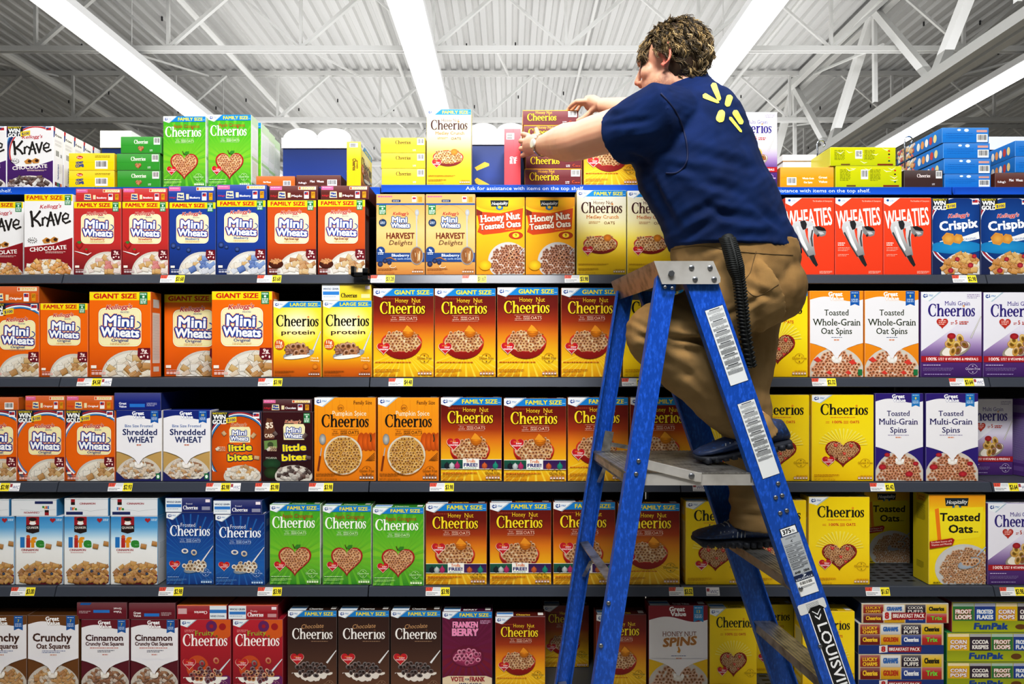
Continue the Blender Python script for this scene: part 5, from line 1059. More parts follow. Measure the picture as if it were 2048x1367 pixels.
shelf_row(D0, top_z, G, [
 ('krave_purple', -78, 13, 252, None, 0, 'white and purple chocolate cereal box cut by the left edge on the top shelf', {'d': .055}),
 ('krave_purple', 14, 107, 252, None, 0, 'white and purple chocolate cereal box, front one of the row at left', {'d': .055})]
 + [('krave_purple', 1018 - 1004 / (1 + .0235 * i), 1018 - 911 / (1 + .0235 * i), 718 - 466 / (1 + .0235 * i), None, .0585 * i, 'white chocolate cereal box, %s behind the purple and white front one' % n, {'d': .055}) for i, n in ((1, 'first'), (2, 'second'), (3, 'third'), (4, 'fourth'))] + [
 ('end_honeycomb', 137, 229, 341, 376, 0, 'yellow honeycomb cereal box lying flat, lower of two', {'d': .24}),
 ('end_honeycomb', 137, 229, 306, 341, 0, 'yellow honeycomb cereal box lying flat, upper of two', {'d': .24}),
 ('end_green', 234, 321, 341, 376, 0, 'green box lying flat, bottom of the stack of three'),
 ('end_green', 233, 320, 307, 340, 0, 'green box lying flat, middle of the stack of three'),
 ('end_green', 241, 323, 273, 306, 0, 'green box lying flat, top of the stack of three'),
 ('apple', 326, 412, 232, None, 0, 'tall green apple cinnamon box on top shelf, left one of the pair'),
 ('apple', 416, 503, 229, None, 0, 'tall green apple cinnamon box on top shelf, right one of the pair')]
 + [('apple', 1018 - 602 / (1 + .034 * i) + (3, 0, -4)[i - 1], 1018 - 515 / (1 + .034 * i) + (3, 0, -4)[i - 1], 718 - 489 / (1 + .034 * i), None, .088 * i, 'green apple cinnamon box, %s behind the right tall green one' % n, {'d': .085}) for i, n in ((1, 'first'), (2, 'second'), (3, 'third'))] + [
 ('end_plain_orange', 512, 590, 352, 371, 0, 'orange box lying flat on the top shelf below the blue sign', {'d': .088}),
 ('end_plain_brown', 592, 682, 350, 371, 0, 'brown box lying flat on the top shelf beside the yellow side-on box', {'d': .23}),
 ('spine_protein', 693, 722, 283, None, 0, 'yellow cereal box turned side-on at the end of the top shelf section', {'d': .20}),
 ('end_yellow', 763, 851, 337, 367, 0, 'pale yellow box lying flat, bottom of the stack of three'),
 ('end_yellow', 762, 851, 306, 336, 0, 'pale yellow box lying flat, middle of the stack of three'),
 ('end_yellow', 761, 851, 275, 305, 0, 'pale yellow box lying flat, top of the stack of three'),
 ('medley', 853, 943, 218, None, 0, 'tall pale yellow crunch cereal box standing alone on the top shelf'),
 ('spine_red', 1008, 1042, 257, None, 0, "pink-red box turned side-on beside the maroon stack on the top shelf", {'d': .2}),
 ('end_maroon', 1049, 1163, 337, 367, 0, 'maroon honey box lying flat, lowest of the stack at the hands'),
 ('end_maroon', 1051, 1164, 306, 336, 0, 'maroon honey box lying flat, second from the bottom, below the forearm'),
 ('end_maroon', 1050, 1162, 279, 305, 0, 'maroon honey box lying flat, hidden behind the forearm'),
 ('end_maroon', 1047, 1160, 250, 278, 0, "maroon honey box lying flat, directly under the topmost one"),
 ('end_maroon', 1045, 1157, 220, 249, 0, "topmost maroon honey box, held at its end by the man's right hand"),
 ('honey_family', 1167, 1277, 228, None, 0.004, "honey cereal box on the top shelf half hidden by the man's arm"),
 ('multi', 1452, 1555, 224, None, 0, "white and purple multigrain box on the top shelf behind the man's back"),
 ('end_orange_store', 1560, 1668, 334, 370, 0, 'orange oat spins box lying flat on the top shelf', {'d': .24}),
 ('end_choc', 1808, 1886, 340, 371, 0, 'dark brown box lying flat beside the blue stack on the top shelf'),
 ('bars', 1671, 1804, 332, 370, 0, 'yellow-green film wrapped snack pack, lower of two', {'d': .16, 'name': 'snack_pack', 'cat': 'snack pack', 'g': 'film wrapped snack packs'}),
 ('bars_b', 1660, 1792, 294, 331, 0, 'yellow-green film wrapped snack pack, upper of two', {'d': .16, 'name': 'snack_pack', 'cat': 'snack pack', 'g': 'film wrapped snack packs'}),
 ('end_blue', 1889, 1982, 348, 373, 0, 'bright blue box lying flat, lowest of the stack of four'),
 ('end_blue', 1888, 1982, 317, 347, 0, 'bright blue box lying flat, second from the bottom of the stack of four'),
 ('end_blue', 1886, 1980, 286, 316, 0, 'bright blue box lying flat, third from the bottom of the stack of four'),
 ('end_blue', 1884, 1978, 255, 285, 0, 'bright blue box lying flat, topmost of the stack of four'),
 ('end_plain_brown', 1990, 2080, 345, 371, 0, 'brown box lying flat at the right end of the top shelf'),
 ('end_blue', 2030, 2120, 313, 344, .0, 'bright blue box lying on the brown box at the right edge, lower of two', {'d': .23}),
 ('end_blue', 2030, 2120, 281, 312, .0, 'bright blue box on the right edge stack, upper of two', {'d': .23}),
])

# ------------------------------------------------------------------ shelving bays
BLK = mat('black_shelf_steel', '101114', rough=.42, spec=.5, noise_mix=('1b1d22', 30, 3, .35, .7, (1, 1, 1)))
DARK = mat('black_back_panel', '050506', rough=.7, spec=.2)
RAIL = mat('dark_grey_price_rail', '434853', rough=.36, spec=.5, coat=.12)
DECKM = mat('grey_perforated_deck', vcol=True, rough=.35, spec=.5)
BLUE = mat('printed_vinyl', vcol=True, rough=.3, spec=.5)
def bay(i, x0, x1, label, ztop, words):
    root = empty('shelving_bay', ((x0 + x1) / 2, D1, 0)); tag(root, label, 'shelving', 'black shelving bays of the cereal aisle'); loc = Vector(root.location)
    def part(mb, name, m, par=root, smooth=False, **kw):
        o = mb.build(name, m, par, smooth, **kw)
        o.location = -loc if par is root else (0, 0, 0); return o
    m = MB(); m.box(x0 + .004, x1 - .004, 2.861, 2.875, .0, 2.26); part(m, 'back_panel', DARK)
    m = MB(); m.box(x0 + .001, x0 + .03, 2.80, 2.859, 0, 2.27); part(m, 'upright', BLK)
    for n, (D, z) in enumerate([(D0, ztop)] + [(d, ZS[q]) for q, d in ((1, D1), (2, D2), (3, D3), (4, D4), (5, D5))]):
        e = .0025; m = MB(); m.box(x0 + e, x1 - e, D + .012, 2.798, z - .022, z - .0008, '4a4d50' if n else '2a4f8c')
        if n in (3, 4, 5):                                # punched slots in the deck, seen where boxes are missing
            r0 = 22 if i == 3 else 0
            for a in range(r0):
                for b in range(8):
                    xx = x0 + .04 + a * .052; yy = D + .05 + b * .03
                    m.add([(xx, yy, z - .0004), (xx + .03, yy, z - .0004), (xx + .03, yy + .012, z - .0004), (xx, yy + .012, z - .0004)], [(0, 1, 2, 3)], '0c0c0d')
        sh = part(m, 'shelf', DECKM)
        m = MB(); h = .036 if n else .034
        prof = [(.012, -.0004), (.002, -.0006), (-.002, -.003), (-.012 if n else -.003, -h), (-.008, -h - .002), (.004, -h + .004), (.010, -.004)]
        r = [[(X, D + a, z + b) for a, b in prof] for X in (x0 + e, x1 - e)]
        m.loft(r, '23262e' if n else '1c5cc0'); o = part(m, 'price_rail', RAIL if n else BLUE, sh)
        if n == 0 and words:
            m = MB(); wd = x1 - x0 - .02; A = Art(m, (x0 + .01, D - .0062, z - .004), (1, 0, 0), Vector((0, .0, -1)), wd, .030); A.clip = False
            A.grad(0, 0, 100, A.H, [(0, '1558b8'), (1, '1f6ad2')]); A.text('Ask for assistance with items on the top shelf.', 50.5, A.H * .72, A.H * .5, 'f4f8fc', w=42, bold=.03); part(m, 'sign_strip', BLUE, sh, )
        for X in (x0 + .006, x1 - .009):                  # a bracket at either end carries the shelf
            m = MB(); pr = [(D + .03, z - .0235), (2.797, z - .0235), (2.797, z - .030), (D + .03, z - .030)]
            m.loft([[(X + q, y_, z_) for y_, z_ in pr] for q in (0, .003)], '0c0c0d'); part(m, 'shelf_bracket', BLK, sh)
    m = MB(); m.box(x0 + .003, x1 - .003, D5 + .03, D5 + .05, 0, .18); part(m, 'kick_plate', BLK)
LAB = ['shelving bay at the far left, holding the white chocolate boxes', 'black shelving bay left of centre, holding strawberry and blueberry boxes', 'black shelving bay behind the ladder top, with tan harvest boxes on its second shelf', 'black shelving bay right of the ladder, with the orange diver boxes', 'shelving bay at the far right edge, behind the blue hexagon boxes']
for i, x in enumerate([BAYX[0] - 1.2192] + BAYX):
    bay(i, x, x + 1.2192 - 0, LAB[i], Z0R if i == 2 else Z0L, True)

# ------------------------------------------------------------------ price tags in the rails
VIN = mat('paper_tag', vcol=True, rough=.45)
def price(px, py0, D, z, txt, wic, label, w=48, yellow=True):
    X0, X1 = (px - CX) / F * D, (px + w - CX) / F * D; m = MB()
    tilt = Vector((0, -.28, -1)).normalized()
    wid = X1 - X0; A = Art(m, (X0, D - .0034, z - .0035), (1, 0, 0), tilt, wid, .031); H = A.H
    A.rect(0, 0, 100, H, 'e9e8e6'); A.poly([(0, 0), (30, 0), (26, H * .45), (0, H * .45)], 'd8604a'); A.text(txt[-4:-1], 13, H * .36, H * .26, '8a2018', w=16); A.scrib(30, H * .12, 60, 2, 'a8b0b8', H * .08, H * .18); A.scrib(3, H * .62, 50, 2, '7a7e84', H * .08, H * .17)
    if yellow: A.rect(62, 0, 100, H, 'f3e23a'); A.text(txt, 81, H * .78, H * .56, '1c1a12', w=31, bold=.02)
    m.add([(X0, D - .0031, z - .0035), (X1, D - .0031, z - .0035), (X1, D - .0116, z - .034), (X0, D - .0116, z - .034)], [(0, 3, 2, 1)], 'e9e8e6')
    if wic:
        A2 = Art(m, (X1 + .001, D - .0034, z - .0035), (1, 0, 0), tilt, .04, .031); A2.rect(0, 0, 100, A2.H, 'eceaea'); A2.text('WIC', 58, A2.H * .72, A2.H * .4, '3a3f7a', w=64, shear=.2); A2.rect(4, 8, 26, A2.H * .5, 'a8484a'); A2.scrib(8, A2.H * .82, 90, 1, '8a8e94', 5)
    o = m.build('price_tag', VIN); tag(o, label, 'price tag', 'paper price tags on the shelf rails')
TG = [
 (1, [(323, '3.68', 0, 'under the left blueberry box'), (516, '3.68', 0, 'under the joint of blueberry and maple boxes'), (742, '3.28', 0, 'under the left tan harvest box'), (925, '1.67', 0, 'under the left honey toasted oats box'), (1129, '3.98', 0, 'under the whole pale yellow crunch box'), (1560, '3.72', 0, 'under the leftmost orange diver box'), (1902, '2.98', 0, 'under the blue hexagon cereal boxes')]),
 (2, [(157, '4.58', 1, 'under the leftmost giant orange wheat box'), (518, '3.98', 0, 'under the left yellow protein box'), (778, '4.48', 0, 'under the first giant honey cereal box'), (1243, '3.98', 0, 'between the left ladder rails on the third shelf'), (1622, '2.32', 0, 'under the left oat spins box'), (1896, '3.64', 1, 'under the whole multigrain box on the third shelf')]),
 (3, [(-26, '2.98', 1, 'at the left edge of the fourth shelf'), (219, '2.93', 0, 'under the left shredded wheat box'), (414, '2.98', 1, 'under the orange wheat bites box'), (512, '2.98', 0, 'under the maroon chocolate bites box'), (619, '3.98', 0, 'under the left pumpkin spice box'), (860, '3.98', 0, 'under the left honey box with picture band, fourth shelf'), (1738, '2.42', 0, 'under the left multigrain spins box'), (1985, '3.64', 1, 'under the pushed back multigrain box, fourth shelf')]),
 (4, [(25, '3.00', 0, 'under the first cinnamon square box'), (320, '2.98', 0, 'under the left blue frosted box'), (517, '3.98', 0, 'under the first green apple box, fifth shelf'), (852, '3.98', 0, 'under the first honey picture-band box, fifth shelf'), (1337, '3.52', 0, 'left of the separate white ticket, fifth shelf'), (1729, '1.67', 0, 'under the gap beside the yellow toasted oats'), (1997, '3.98', 1, 'at the right edge of the fifth shelf')]),
]
DD = {1: D1, 2: D2, 3: D3, 4: D4}
for q, rows in TG:
    for px, t, wic, where in rows: price(px, 0, DD[q], ZS[q], '$' + t, wic, 'white and yellow price tag ' + where)
def ticket(px, q, label):
    D, z = DD[q], ZS[q]; X = (px - CX) / F * D; m = MB(); A = Art(m, (X, D - .0034, z - .0035), (1, 0, 0), Vector((0, -.28, -1)).normalized(), .052, .031)
    A.rect(0, 0, 100, A.H, 'e6e4e4'); A.text('WIC', 58, A.H * .72, A.H * .4, '3a3f7a', w=60, shear=.2); A.rect(4, 8, 26, A.H * .5, 'a8484a'); A.scrib(8, A.H * .82, 90, 1, '8a8e94', 5)
    tag(m.build('price_tag', VIN), label, 'price tag', 'paper price tags on the shelf rails')
ticket(1411, 4, 'small white ticket without a yellow field on the fifth shelf rail'); ticket(1384, 3, 'small white ticket behind the ladder platform on the fourth shelf rail')
m = MB(); z = ZS[1]; xa, xb, xc, xd = [P(q, 550, D1 - .03).x for q in (704, 711, 727, 738)]; ya, yb = D1 - .048, D1 - .0128
m.box(xa, xd, ya, yb, z - .012, z + .002, 'ffffff'); m.box(xa, xb, ya, yb - .002, z - .012, z + .026, 'ffffff'); m.box(xc, xd, ya, yb - .002, z - .026, z + .018, 'ffffff')
tag(m.build('sign_clip', mat('black_plastic', '121315', rough=.3), bevel=.0015), 'black plastic sign clip on the second shelf lip below the brown boxes', 'clip')

# ------------------------------------------------------------------ signs and cartons standing behind the top shelf boxes
SIGN = mat('card_sign', vcol=True, rough=.5)
def header(px0, px1, yb, yw, yt, Y, label, scallop=0, rays=None, sparks=False, navy='14306e'):
    a, b = P(px0, yt, Y), P(px1, yt, Y); zb, zw, zt = 2.262, P(0, yw, Y).z, P(0, yt, Y).z; root = empty('display_carton', ((a.x + b.x) / 2, Y, zb)); tag(root, label, 'display carton', 'cartons and signs behind the top shelf')
    L = root.location; m = MB(); m.box(a.x, b.x, Y, Y + .12, zb, zw, navy if not sparks else 'f0f0f0')
    A = Art(m, (a.x, Y - .0003, zw), (1, 0, 0), (0, 0, -1), b.x - a.x, zw - zb)
    A.grad(0, 0, 100, A.H, [(0, navy), (.6, mixc(navy, '1c50b0', .5)), (1, navy)]) if not sparks else A.rect(0, 0, 100, A.H, 'f2f2f2')
    if rays:
        for p in rays: A.poly(p, 'e9c23c')
    if sparks:
        for cx in (6, 30, 54, 80):
            for s in range(6): t = R(60 * s + 30); A.line(cx + 2.4 * math.cos(t), A.H * .35 + 2.4 * math.sin(t), cx + 6.5 * math.cos(t), A.H * .35 + 6.5 * math.sin(t), 2.2, 'd8783a', 1.2)
    o = m.build('carton_body', SIGN, root); o.location = -L
    m = MB(); m.box(a.x - .005, b.x + .005, Y - .006, Y + .125, zw, zt, 'f4f4f2'); o = m.build('white_lid', SIGN, root); o.location = -L
    if scallop:
        m = MB(); w = (b.x - a.x) / scallop
        for i in range(scallop):
            c = a.x + w * (i + .5); ring = lambda y: [(c + w * .52 * math.cos(R(t)), y, zt + w * .32 * math.sin(R(t))) for t in range(0, 181, 15)]
            m.loft([ring(Y + .01), ring(Y + .014)], 'f6f6f4')
        o = m.build('scalloped_card', SIGN, root); o.location = -L
header(566, 700, 370, 297, 276, 2.74, 'navy display carton with white scalloped top beside the green boxes', 2)
header(204, 262, 370, 296, 262, 2.76, 'white and navy carton behind the lying honeycomb boxes', 0)
header(938, 1050, 370, 290, 262, 2.74, 'navy display carton with yellow rays beside the tall pale yellow box', 2, rays=[[(10, 40), (28, 30), (36, 33), (36, 37), (14, 46)], [(10, 62), (14, 58), (36, 70), (38, 76), (30, 77), (12, 68)]])
header(1566, 1660, 370, 336 - 14, 310, 2.76, 'white carton with orange spark pattern behind the lying orange box', 0, sparks=True)
header(1978, 2060, 370, 300, 274, 2.76, 'white topped navy carton behind the bright blue boxes', 0)
def hook(px, py, label):
    a = P(px, py, 2.7); m = MB(); pts = [a + Vector((math.cos(t) * .018, 0, math.sin(t) * .016 + .01)) for t in [R(x) for x in range(-60, 200, 20)]] + [a + Vector((-.017, 0, -.03)), a + Vector((-.017, 0, -.12))]
    m.tube(pts, .0035, 8); tag(m.build('sign_hook', mat('bright_wire', 'c8ccd0', rough=.2, metal=1), smooth=True), label, 'hook', 'wire sign hooks above the top shelf')
hook(1642, 292, 'bright wire sign hook above the orange spark carton'); hook(1817, 284, 'bright wire sign hook left of the blue box stack')
# ------------------------------------------------------------------ ceiling, roof steel, lights, floor
WHITE = mat('white_painted_steel', 'dcdcda', rough=.55)
DECK = mat('white_roof_deck', 'd9d9d8', rough=.6, noise_mix=('c2c2c2', .7, 3, .35, .75, (1, .15, 1)))
HC = 5.0; ZC = CAMZ + HC
m = MB(); pts = []; x = -16.; pitch = .19
while x < 16:
    pts += [(x, 0), (x + pitch * .42, 0), (x + pitch * .55, .045), (x + pitch * .87, .045)]; x += pitch
V = []; Fc = []
for i, (a, b) in enumerate(pts): V += [(a, -5, ZC + b), (a, 34, ZC + b)]
for i in range(len(pts) - 1): Fc.append((2 * i, 2 * i + 2, 2 * i + 3, 2 * i + 1))
m.add(V, Fc, 'ffffff'); o = m.build('ceiling', DECK); tag(o, kind='structure')
m = MB(); rn = random.Random(5)                       # dark screw tips poking through the deck
for yy in (6.6, 9.0, 11.3, 13.6, 16):
    for i in range(26):
        X = -11 + i * .86 + rn.uniform(-.1, .1); Y = yy + rn.uniform(-.5, .5); m.tube([(X, Y, ZC + .01), (X, Y, ZC - .05)], .012, 6)
tag(m.build('trim_1', mat('dark_screw', '3a3a3c', rough=.5)), kind='structure')
m = MB(); m.add([(-16, -5, 0), (16, -5, 0), (16, 34, 0), (-16, 34, 0)], [(0, 1, 2, 3)], 'ffffff')
tag(m.build('floor', mat('polished_store_floor', 'bdb7aa', rough=.25, noise_mix=('a9a295', 2, 4, .4, .6, (1, 1, 1)))), kind='structure')
m = MB(); m.box(-16, 16, 33, 33.2, 0, ZC); tag(m.build('wall_back', mat('far_wall', 'e4e4e2', rough=.8)), kind='structure')
def joist(Y, ph):
    m = MB(); zt, zb = ZC - .03, ZC - .90
    for dy in (-.035, .012): m.box(-14, 14, Y + dy, Y + dy + .024, zt - .075, zt, 'ffffff'); m.box(-14, 14, Y + dy, Y + dy + .024, zb, zb + .07, 'ffffff')
    X = -13.4 + ph; up = False
    while X < 13:
        m.bar((X, Y, zb + .05), (X + .885, Y, zt - .05), .045, .045); m.bar((X + .885, Y, zt - .05), (X + 1.77, Y, zb + .05), .03, .03); m.bar((X, Y, zb + .05), (X, Y, zt - .05), .038, .038); X += 1.77
    o = m.build('trim_2', WHITE); tag(o, kind='structure')
for Y, ph in ((5.5, .9), (7.8, 0.), (10.1, .55), (12.4, .2), (14.7, .9), (17, .4), (20, .1), (24, .6)): joist(Y, ph)
m = MB(); X = 5.13; zb = CAMZ + 3.3                    # deep girder running away from the camera
for dx in (-.14, .03): m.box(X + dx, X + dx + .11, -2, 30, ZC - .17, ZC - .05, 'ffffff'); m.box(X + dx, X + dx + .11, -2, 30, zb, zb + .12, 'ffffff')
for i in range(14):
    y = -1 + i * 2.3; m.bar((X, y, ZC - .1), (X, y + 1.15, zb + .05), .11, .11, up=(1, 0, 0)); m.bar((X, y + 1.15, zb + .05), (X, y + 2.3, ZC - .1), .09, .09, up=(1, 0, 0)); m.bar((X, y + 2.3, ZC - .1), (X + .01, y + 2.3, zb + .3), .05, .05, up=(1, 0, 0))
tag(m.build('trim_3', WHITE), kind='structure')
m = MB()
for X, z, r in ((-1.83, ZC - .12, .03), (-4.3, ZC - .3, .05), (-7.6, ZC - .4, .07), (1.2, ZC - .1, .025), (3.9, ZC - .2, .03), (8.6, ZC - .5, .06)): m.tube([(X, -3, z), (X, 30, z)], r, 8)
for i in range(7): m.bar((-8 + i * 2.6, 7.8, ZC - .8), (-8 + i * 2.6 + .2, 10.1, ZC - .1), .03, .03); m.bar((-7.2 + i * 2.6, 10.1, ZC - .85), (-7.4 + i * 2.6, 12.4, ZC - .1), .03, .03)
tag(m.build('trim_4', WHITE), kind='structure')
EMI = mat('lit_diffuser', 'ffffff', rough=.5, emis='fbfdff', es=ES)
HOUS = mat('white_light_housing', 'e2e2e2', rough=.5)
for X, H, lb in ((-8.9, 3.9, 'farthest left strip light, mostly out of sight'), (-5.04, 3.9, 'long strip light running away at the upper left'), (-1.14, 3.9, 'long strip light running away above the tall pale yellow box'), (2.86, 3.9, "long strip light running away behind the man's head"), (6.95, 3.9, 'long strip light at the far right above the blue boxes')):
    if X < -8: continue
    z = CAMZ + H; root = empty('strip_light', (X, 12, z)); tag(root, lb, 'ceiling light', 'long fluorescent strip lights')
    m = MB(); m.loft([[(X + a, y, z + b) for a, b in ((-.2, .02), (-.2, .11), (-.06, .17), (.06, .17), (.2, .11), (.2, .02))] for y in (-4, 26)], 'ffffff'); o = m.build('housing', HOUS, root); o.location = (-X, -12, -z)
    m = MB(); m.loft([[(X + a, y, z + b) for a, b in ((-.165, .02), (-.12, -.03), (.12, -.03), (.165, .02))] for y in (-4, 26)], 'ffffff'); o = m.build('diffuser', EMI, root); o.location = (-X, -12, -z)
    m = MB()
    for i in range(8):
        y = 3 + i * 2.5 - .2; m.tube([(X, y, z + .15), (X, y, ZC)], .008, 6)
    o = m.build('hanging_rod', WHITE, root); o.location = (-X, -12, -z)
# added area lights with no fittings: one brightens the ceiling, one fills the shelf fronts
def area(name, loc, rot, sx, sy, p, col=(1, 1, 1)):
    l = bpy.data.lights.new(name, 'AREA'); l.shape = 'RECTANGLE'; l.size = sx; l.size_y = sy; l.energy = p; l.color = col
    o = bpy.data.objects.new(name, l); C.objects.link(o); o.location = loc; o.rotation_euler = [R(a) for a in rot]; return o
area('added_uplight', (0, 10, ZC - 1.4), (180, 0, 0), 11, 22, PUP)
area('added_front_fill', (.1, .0, 4.3), (50, 0, 0), 1.8, .7, PAI)
w = bpy.data.worlds.new('World'); bpy.context.scene.world = w; w.use_nodes = True
w.node_tree.nodes['Background'].inputs[0].default_value = (.95, .97, 1, 1); w.node_tree.nodes['Background'].inputs[1].default_value = WS
cd = bpy.data.cameras.new('Camera'); cam = bpy.data.objects.new('Camera', cd); C.objects.link(cam); bpy.context.scene.camera = cam
cam.location = (0, 0, CAMZ); cam.rotation_euler = (R(90), 0, 0); cd.sensor_width = 36; cd.lens = 36 * F / 2048
cd.shift_x = (1024 - CX) / 2048; cd.shift_y = (CY - 683.5) / 2048; cd.clip_start = .05; cd.clip_end = 100
sc = bpy.context.scene; sc.view_settings.view_transform = 'Standard'; sc.view_settings.look = 'None'; sc.view_settings.exposure = EXPO; sc.view_settings.gamma = 1
sc.cycles.max_bounces = 6; sc.cycles.diffuse_bounces = 3; sc.cycles.glossy_bounces = 3; sc.cycles.use_denoising = True

sc.view_settings.use_curve_mapping = True; cmap = sc.view_settings.curve_mapping; cv = cmap.curves[3]
for x_, y_ in ((.22, .165), (.72, .765)): cv.points.new(x_, y_)
cmap.update()
# ------------------------------------------------------------------ stepladder
YN, YF = 1.62, 2.03; SK = -.10
FIB = mat('blue_fibreglass', '0b52ae', rough=.42, spec=.5, noise_mix=('2a72d8', 170, 5, .48, .72, (1, 1, .35)), bump=('noise', 220, .25, .002, (1, 1, .4)))
ALU = mat('worn_aluminium', 'b9b7b2', rough=.38, metal=.85, noise_mix=('6f6a62', 26, 5, .45, .75, (1, 1, 1)), bump=('noise', 60, .12, .002, (1, 1, 1)))
ALUB = mat('bright_aluminium_plate', 'dcdad6', rough=.34, metal=.5, noise_mix=('bdbab4', 8, 4, .4, .7, (1, 1, 1)))
BOLT = mat('zinc_bolt', '8c8f93', rough=.35, metal=.9)
lad = empty('stepladder', (.62, 1.82, 0)); tag(lad, 'blue fibreglass stepladder with aluminium steps, under the climbing man', 'ladder')
LL = Vector(lad.location)
def lp(mb, name, m, par=lad, smooth=False, bevel=0., label=None):
    o = mb.build(name, m, par, smooth, bevel=bevel); o.location = -LL if par is lad else (0, 0, 0)
    if label: o['label'] = label
    return o
ZT = CAMZ + .205
def fx(z): return .538 + .343 * (ZT - z)
def rx_(z): return .4355 - .1575 * (ZT - z)
def sk(x, y): return x + SK * (y - YN)
def rail(fn, w, Y, inward, name='side_rail'):
    """channel section rail: outer web plus two flanges"""
    t, fl = .005, .03; s = inward; m = MB(); rings = []
    for z in (ZT + .03, .03):
        c = sk(fn(z), Y); h = w / 2
        pr = [(-h, 0), (h, 0), (h, fl), (h - t, fl), (h - t, t), (-h + t, t), (-h + t, fl), (-h, fl)]
        rings.append([(c + a, Y + b * s, z) for a, b in pr])
    m.loft(rings, 'ffffff'); o = lp(m, name, FIB); return o
nf = rail(fx, .090, YN, 1); nr = rail(rx_, .056, YN, 1); ff = rail(fx, .086, YF, -1); fr = rail(rx_, .056, YF, -1)
RUB = mat('black_rubber', '1a1a1b', rough=.8)
for fn, Y in ((fx, YN), (rx_, YN), (fx, YF), (rx_, YF)):
    m = MB(); c = sk(fn(.02), Y); y0, y1 = (Y - .004, Y + .04) if Y == YN else (Y - .04, Y + .004); m.box(c - .05, c + .05, y0, y1, 0.0005, .05); lp(m, 'rubber_foot', RUB, bevel=.004)
# top cap
zc = CAMZ
pr = [(.4216, zc + .2067), (.399, zc + .2705), (.563, zc + .2705), (.5825, zc + .224), (.579, zc + .2225), (.5605, zc + .2675), (.403, zc + .2675), (.4246, zc + .2067)]
m = MB(); m.loft([[(sk(a, y), y, b) for a, b in pr] for y in (1.612, 2.04)], 'ffffff'); cap_ = lp(m, 'top_cap', ALU)
out = [(.4216, zc + .2067), (.399, zc + .2705), (.5625, zc + .2705), (.5825, zc + .225), (.582, zc + .212), (.574, zc + .2067)]
m = MB(); m.loft([[(a, y, b) for a, b in out] for y in (1.608, 1.6115)], 'ffffff'); pl = lp(m, 'end_plate', ALUB, cap_)
m = MB(); m.loft([[(sk(a, y), y, b) for a, b in out] for y in (2.0405, 2.043)], 'ffffff'); lp(m, 'end_plate', ALUB, cap_)
def bolts(pts, r, name='bolt', Y=1.608, par=lad, dome=.004):
    for px, py in pts:
        c = P(px, py, Y); m = MB()
        m.loft([[(c.x + r * q * math.cos(2 * math.pi * i / 14), Y - d, c.z + r * q * math.sin(2 * math.pi * i / 14)) for i in range(14)] for q, d in ((1, -.001), (1, dome * .5), (.75, dome), (.3, dome * 1.15))], 'ffffff'); lp(m, name, BOLT, par, True)
bolts([(1383, 535), (1420, 535), (1390, 558), (1428, 558)], .0072, par=cap_)
c = P(1342, 547, 1.608); m = MB()
m.loft([[(c.x + r * math.cos(R(60 * i + 12)), 1.608 - d, c.z + r * math.sin(R(60 * i + 12))) for i in range(6)] for r, d in ((.0085, -.001), (.0085, .007))], 'ffffff'); lp(m, 'hex_bolt', BOLT, cap_)
bolts([(1330, 574), (1344, 576)], .005, 'rivet'); bolts([(1277, 921), (1272, 947), (1551, 994), (1564, 990), (1560, 1025), (1573, 1020), (1556, 856 + 110), (1202, 1290), (1217, 1205), (1601, 1176), (1640, 1290)], .0062, 'rivet', YN)
# treads
def tread(z, x0, x1, name='step'):
    m = MB(); y0, y1 = YN + .006, YF - .006; h = .028
    def q(x, y, zz): return (sk(x, y), y, zz)
    n = int((x1 - x0) / .006)
    pts = []
    for i in range(n + 1):
        a = x0 + (x1 - x0) * i / n; pts.append((a, z - (.0016 if i % 2 else 0)))
    pr = pts + [(x1, z - h), (x1 - .003, z - h), (x1 - .003, z - .004), (x0 + .003, z - .004), (x0 + .003, z - h), (x0, z - h)]
    m.loft([[q(a, y, b) for a, b in pr] for y in (y0, y1)], 'ffffff'); return lp(m, name, ALU)
zp = CAMZ - .315
tread(zp, rx_(zp) - .025, fx(zp) - .040, 'platform')
m = MB(); m.box(rx_(zp) + .0, fx(zp) - .03, YN + .0065, YN + .0095, zp - .036, zp - .001); lp(m, 'platform_edge', ALUB, label='bright front edge of the platform')
m = MB(); m.loft([[(sk(a, y), y, b) for a, b in ((rx_(zp) - .028, zp + .001), (rx_(zp) - .026, zp + .001), (rx_(zp) - .012, zp - .042), (rx_(zp) - .015, zp - .042))] for y in (YN + .01, YF - .01)], 'ffffff'); lp(m, 'platform_edge', ALU)
for z in (CAMZ - .615, CAMZ - .905, CAMZ - 1.195): tread(z, fx(z) - .036, fx(z) + .036)
for z in (CAMZ - .645, CAMZ - 1.13):
    m = MB(); x = rx_(z); m.loft([[(sk(a, y), y, b) for a, b in ((x - .016, z + .012), (x + .012, z + .016), (x + .014, z - .018), (x + .010, z - .018), (x + .009, z + .012), (x - .016, z + .008))] for y in (YN + .006, YF - .006)], 'ffffff'); lp(m, 'rear_brace', ALU)
for z, fn in ((CAMZ - .66, rx_), (CAMZ - .335, rx_)):
    m = MB(); x = sk(fn(z), YF); m.bar((x, YF - .01, z - .09), (x + .015, YF - .09, z - .01), .012, .003, up=(0, 1, 0)); lp(m, 'diagonal_strut', ALU)
    m = MB(); x = fn(z); m.bar((x + .02, YN + .03, z - .10), (x + .01, YN + .08, z - .0), .003, .012, up=(0, 1, 0)); lp(m, 'diagonal_strut', ALU)
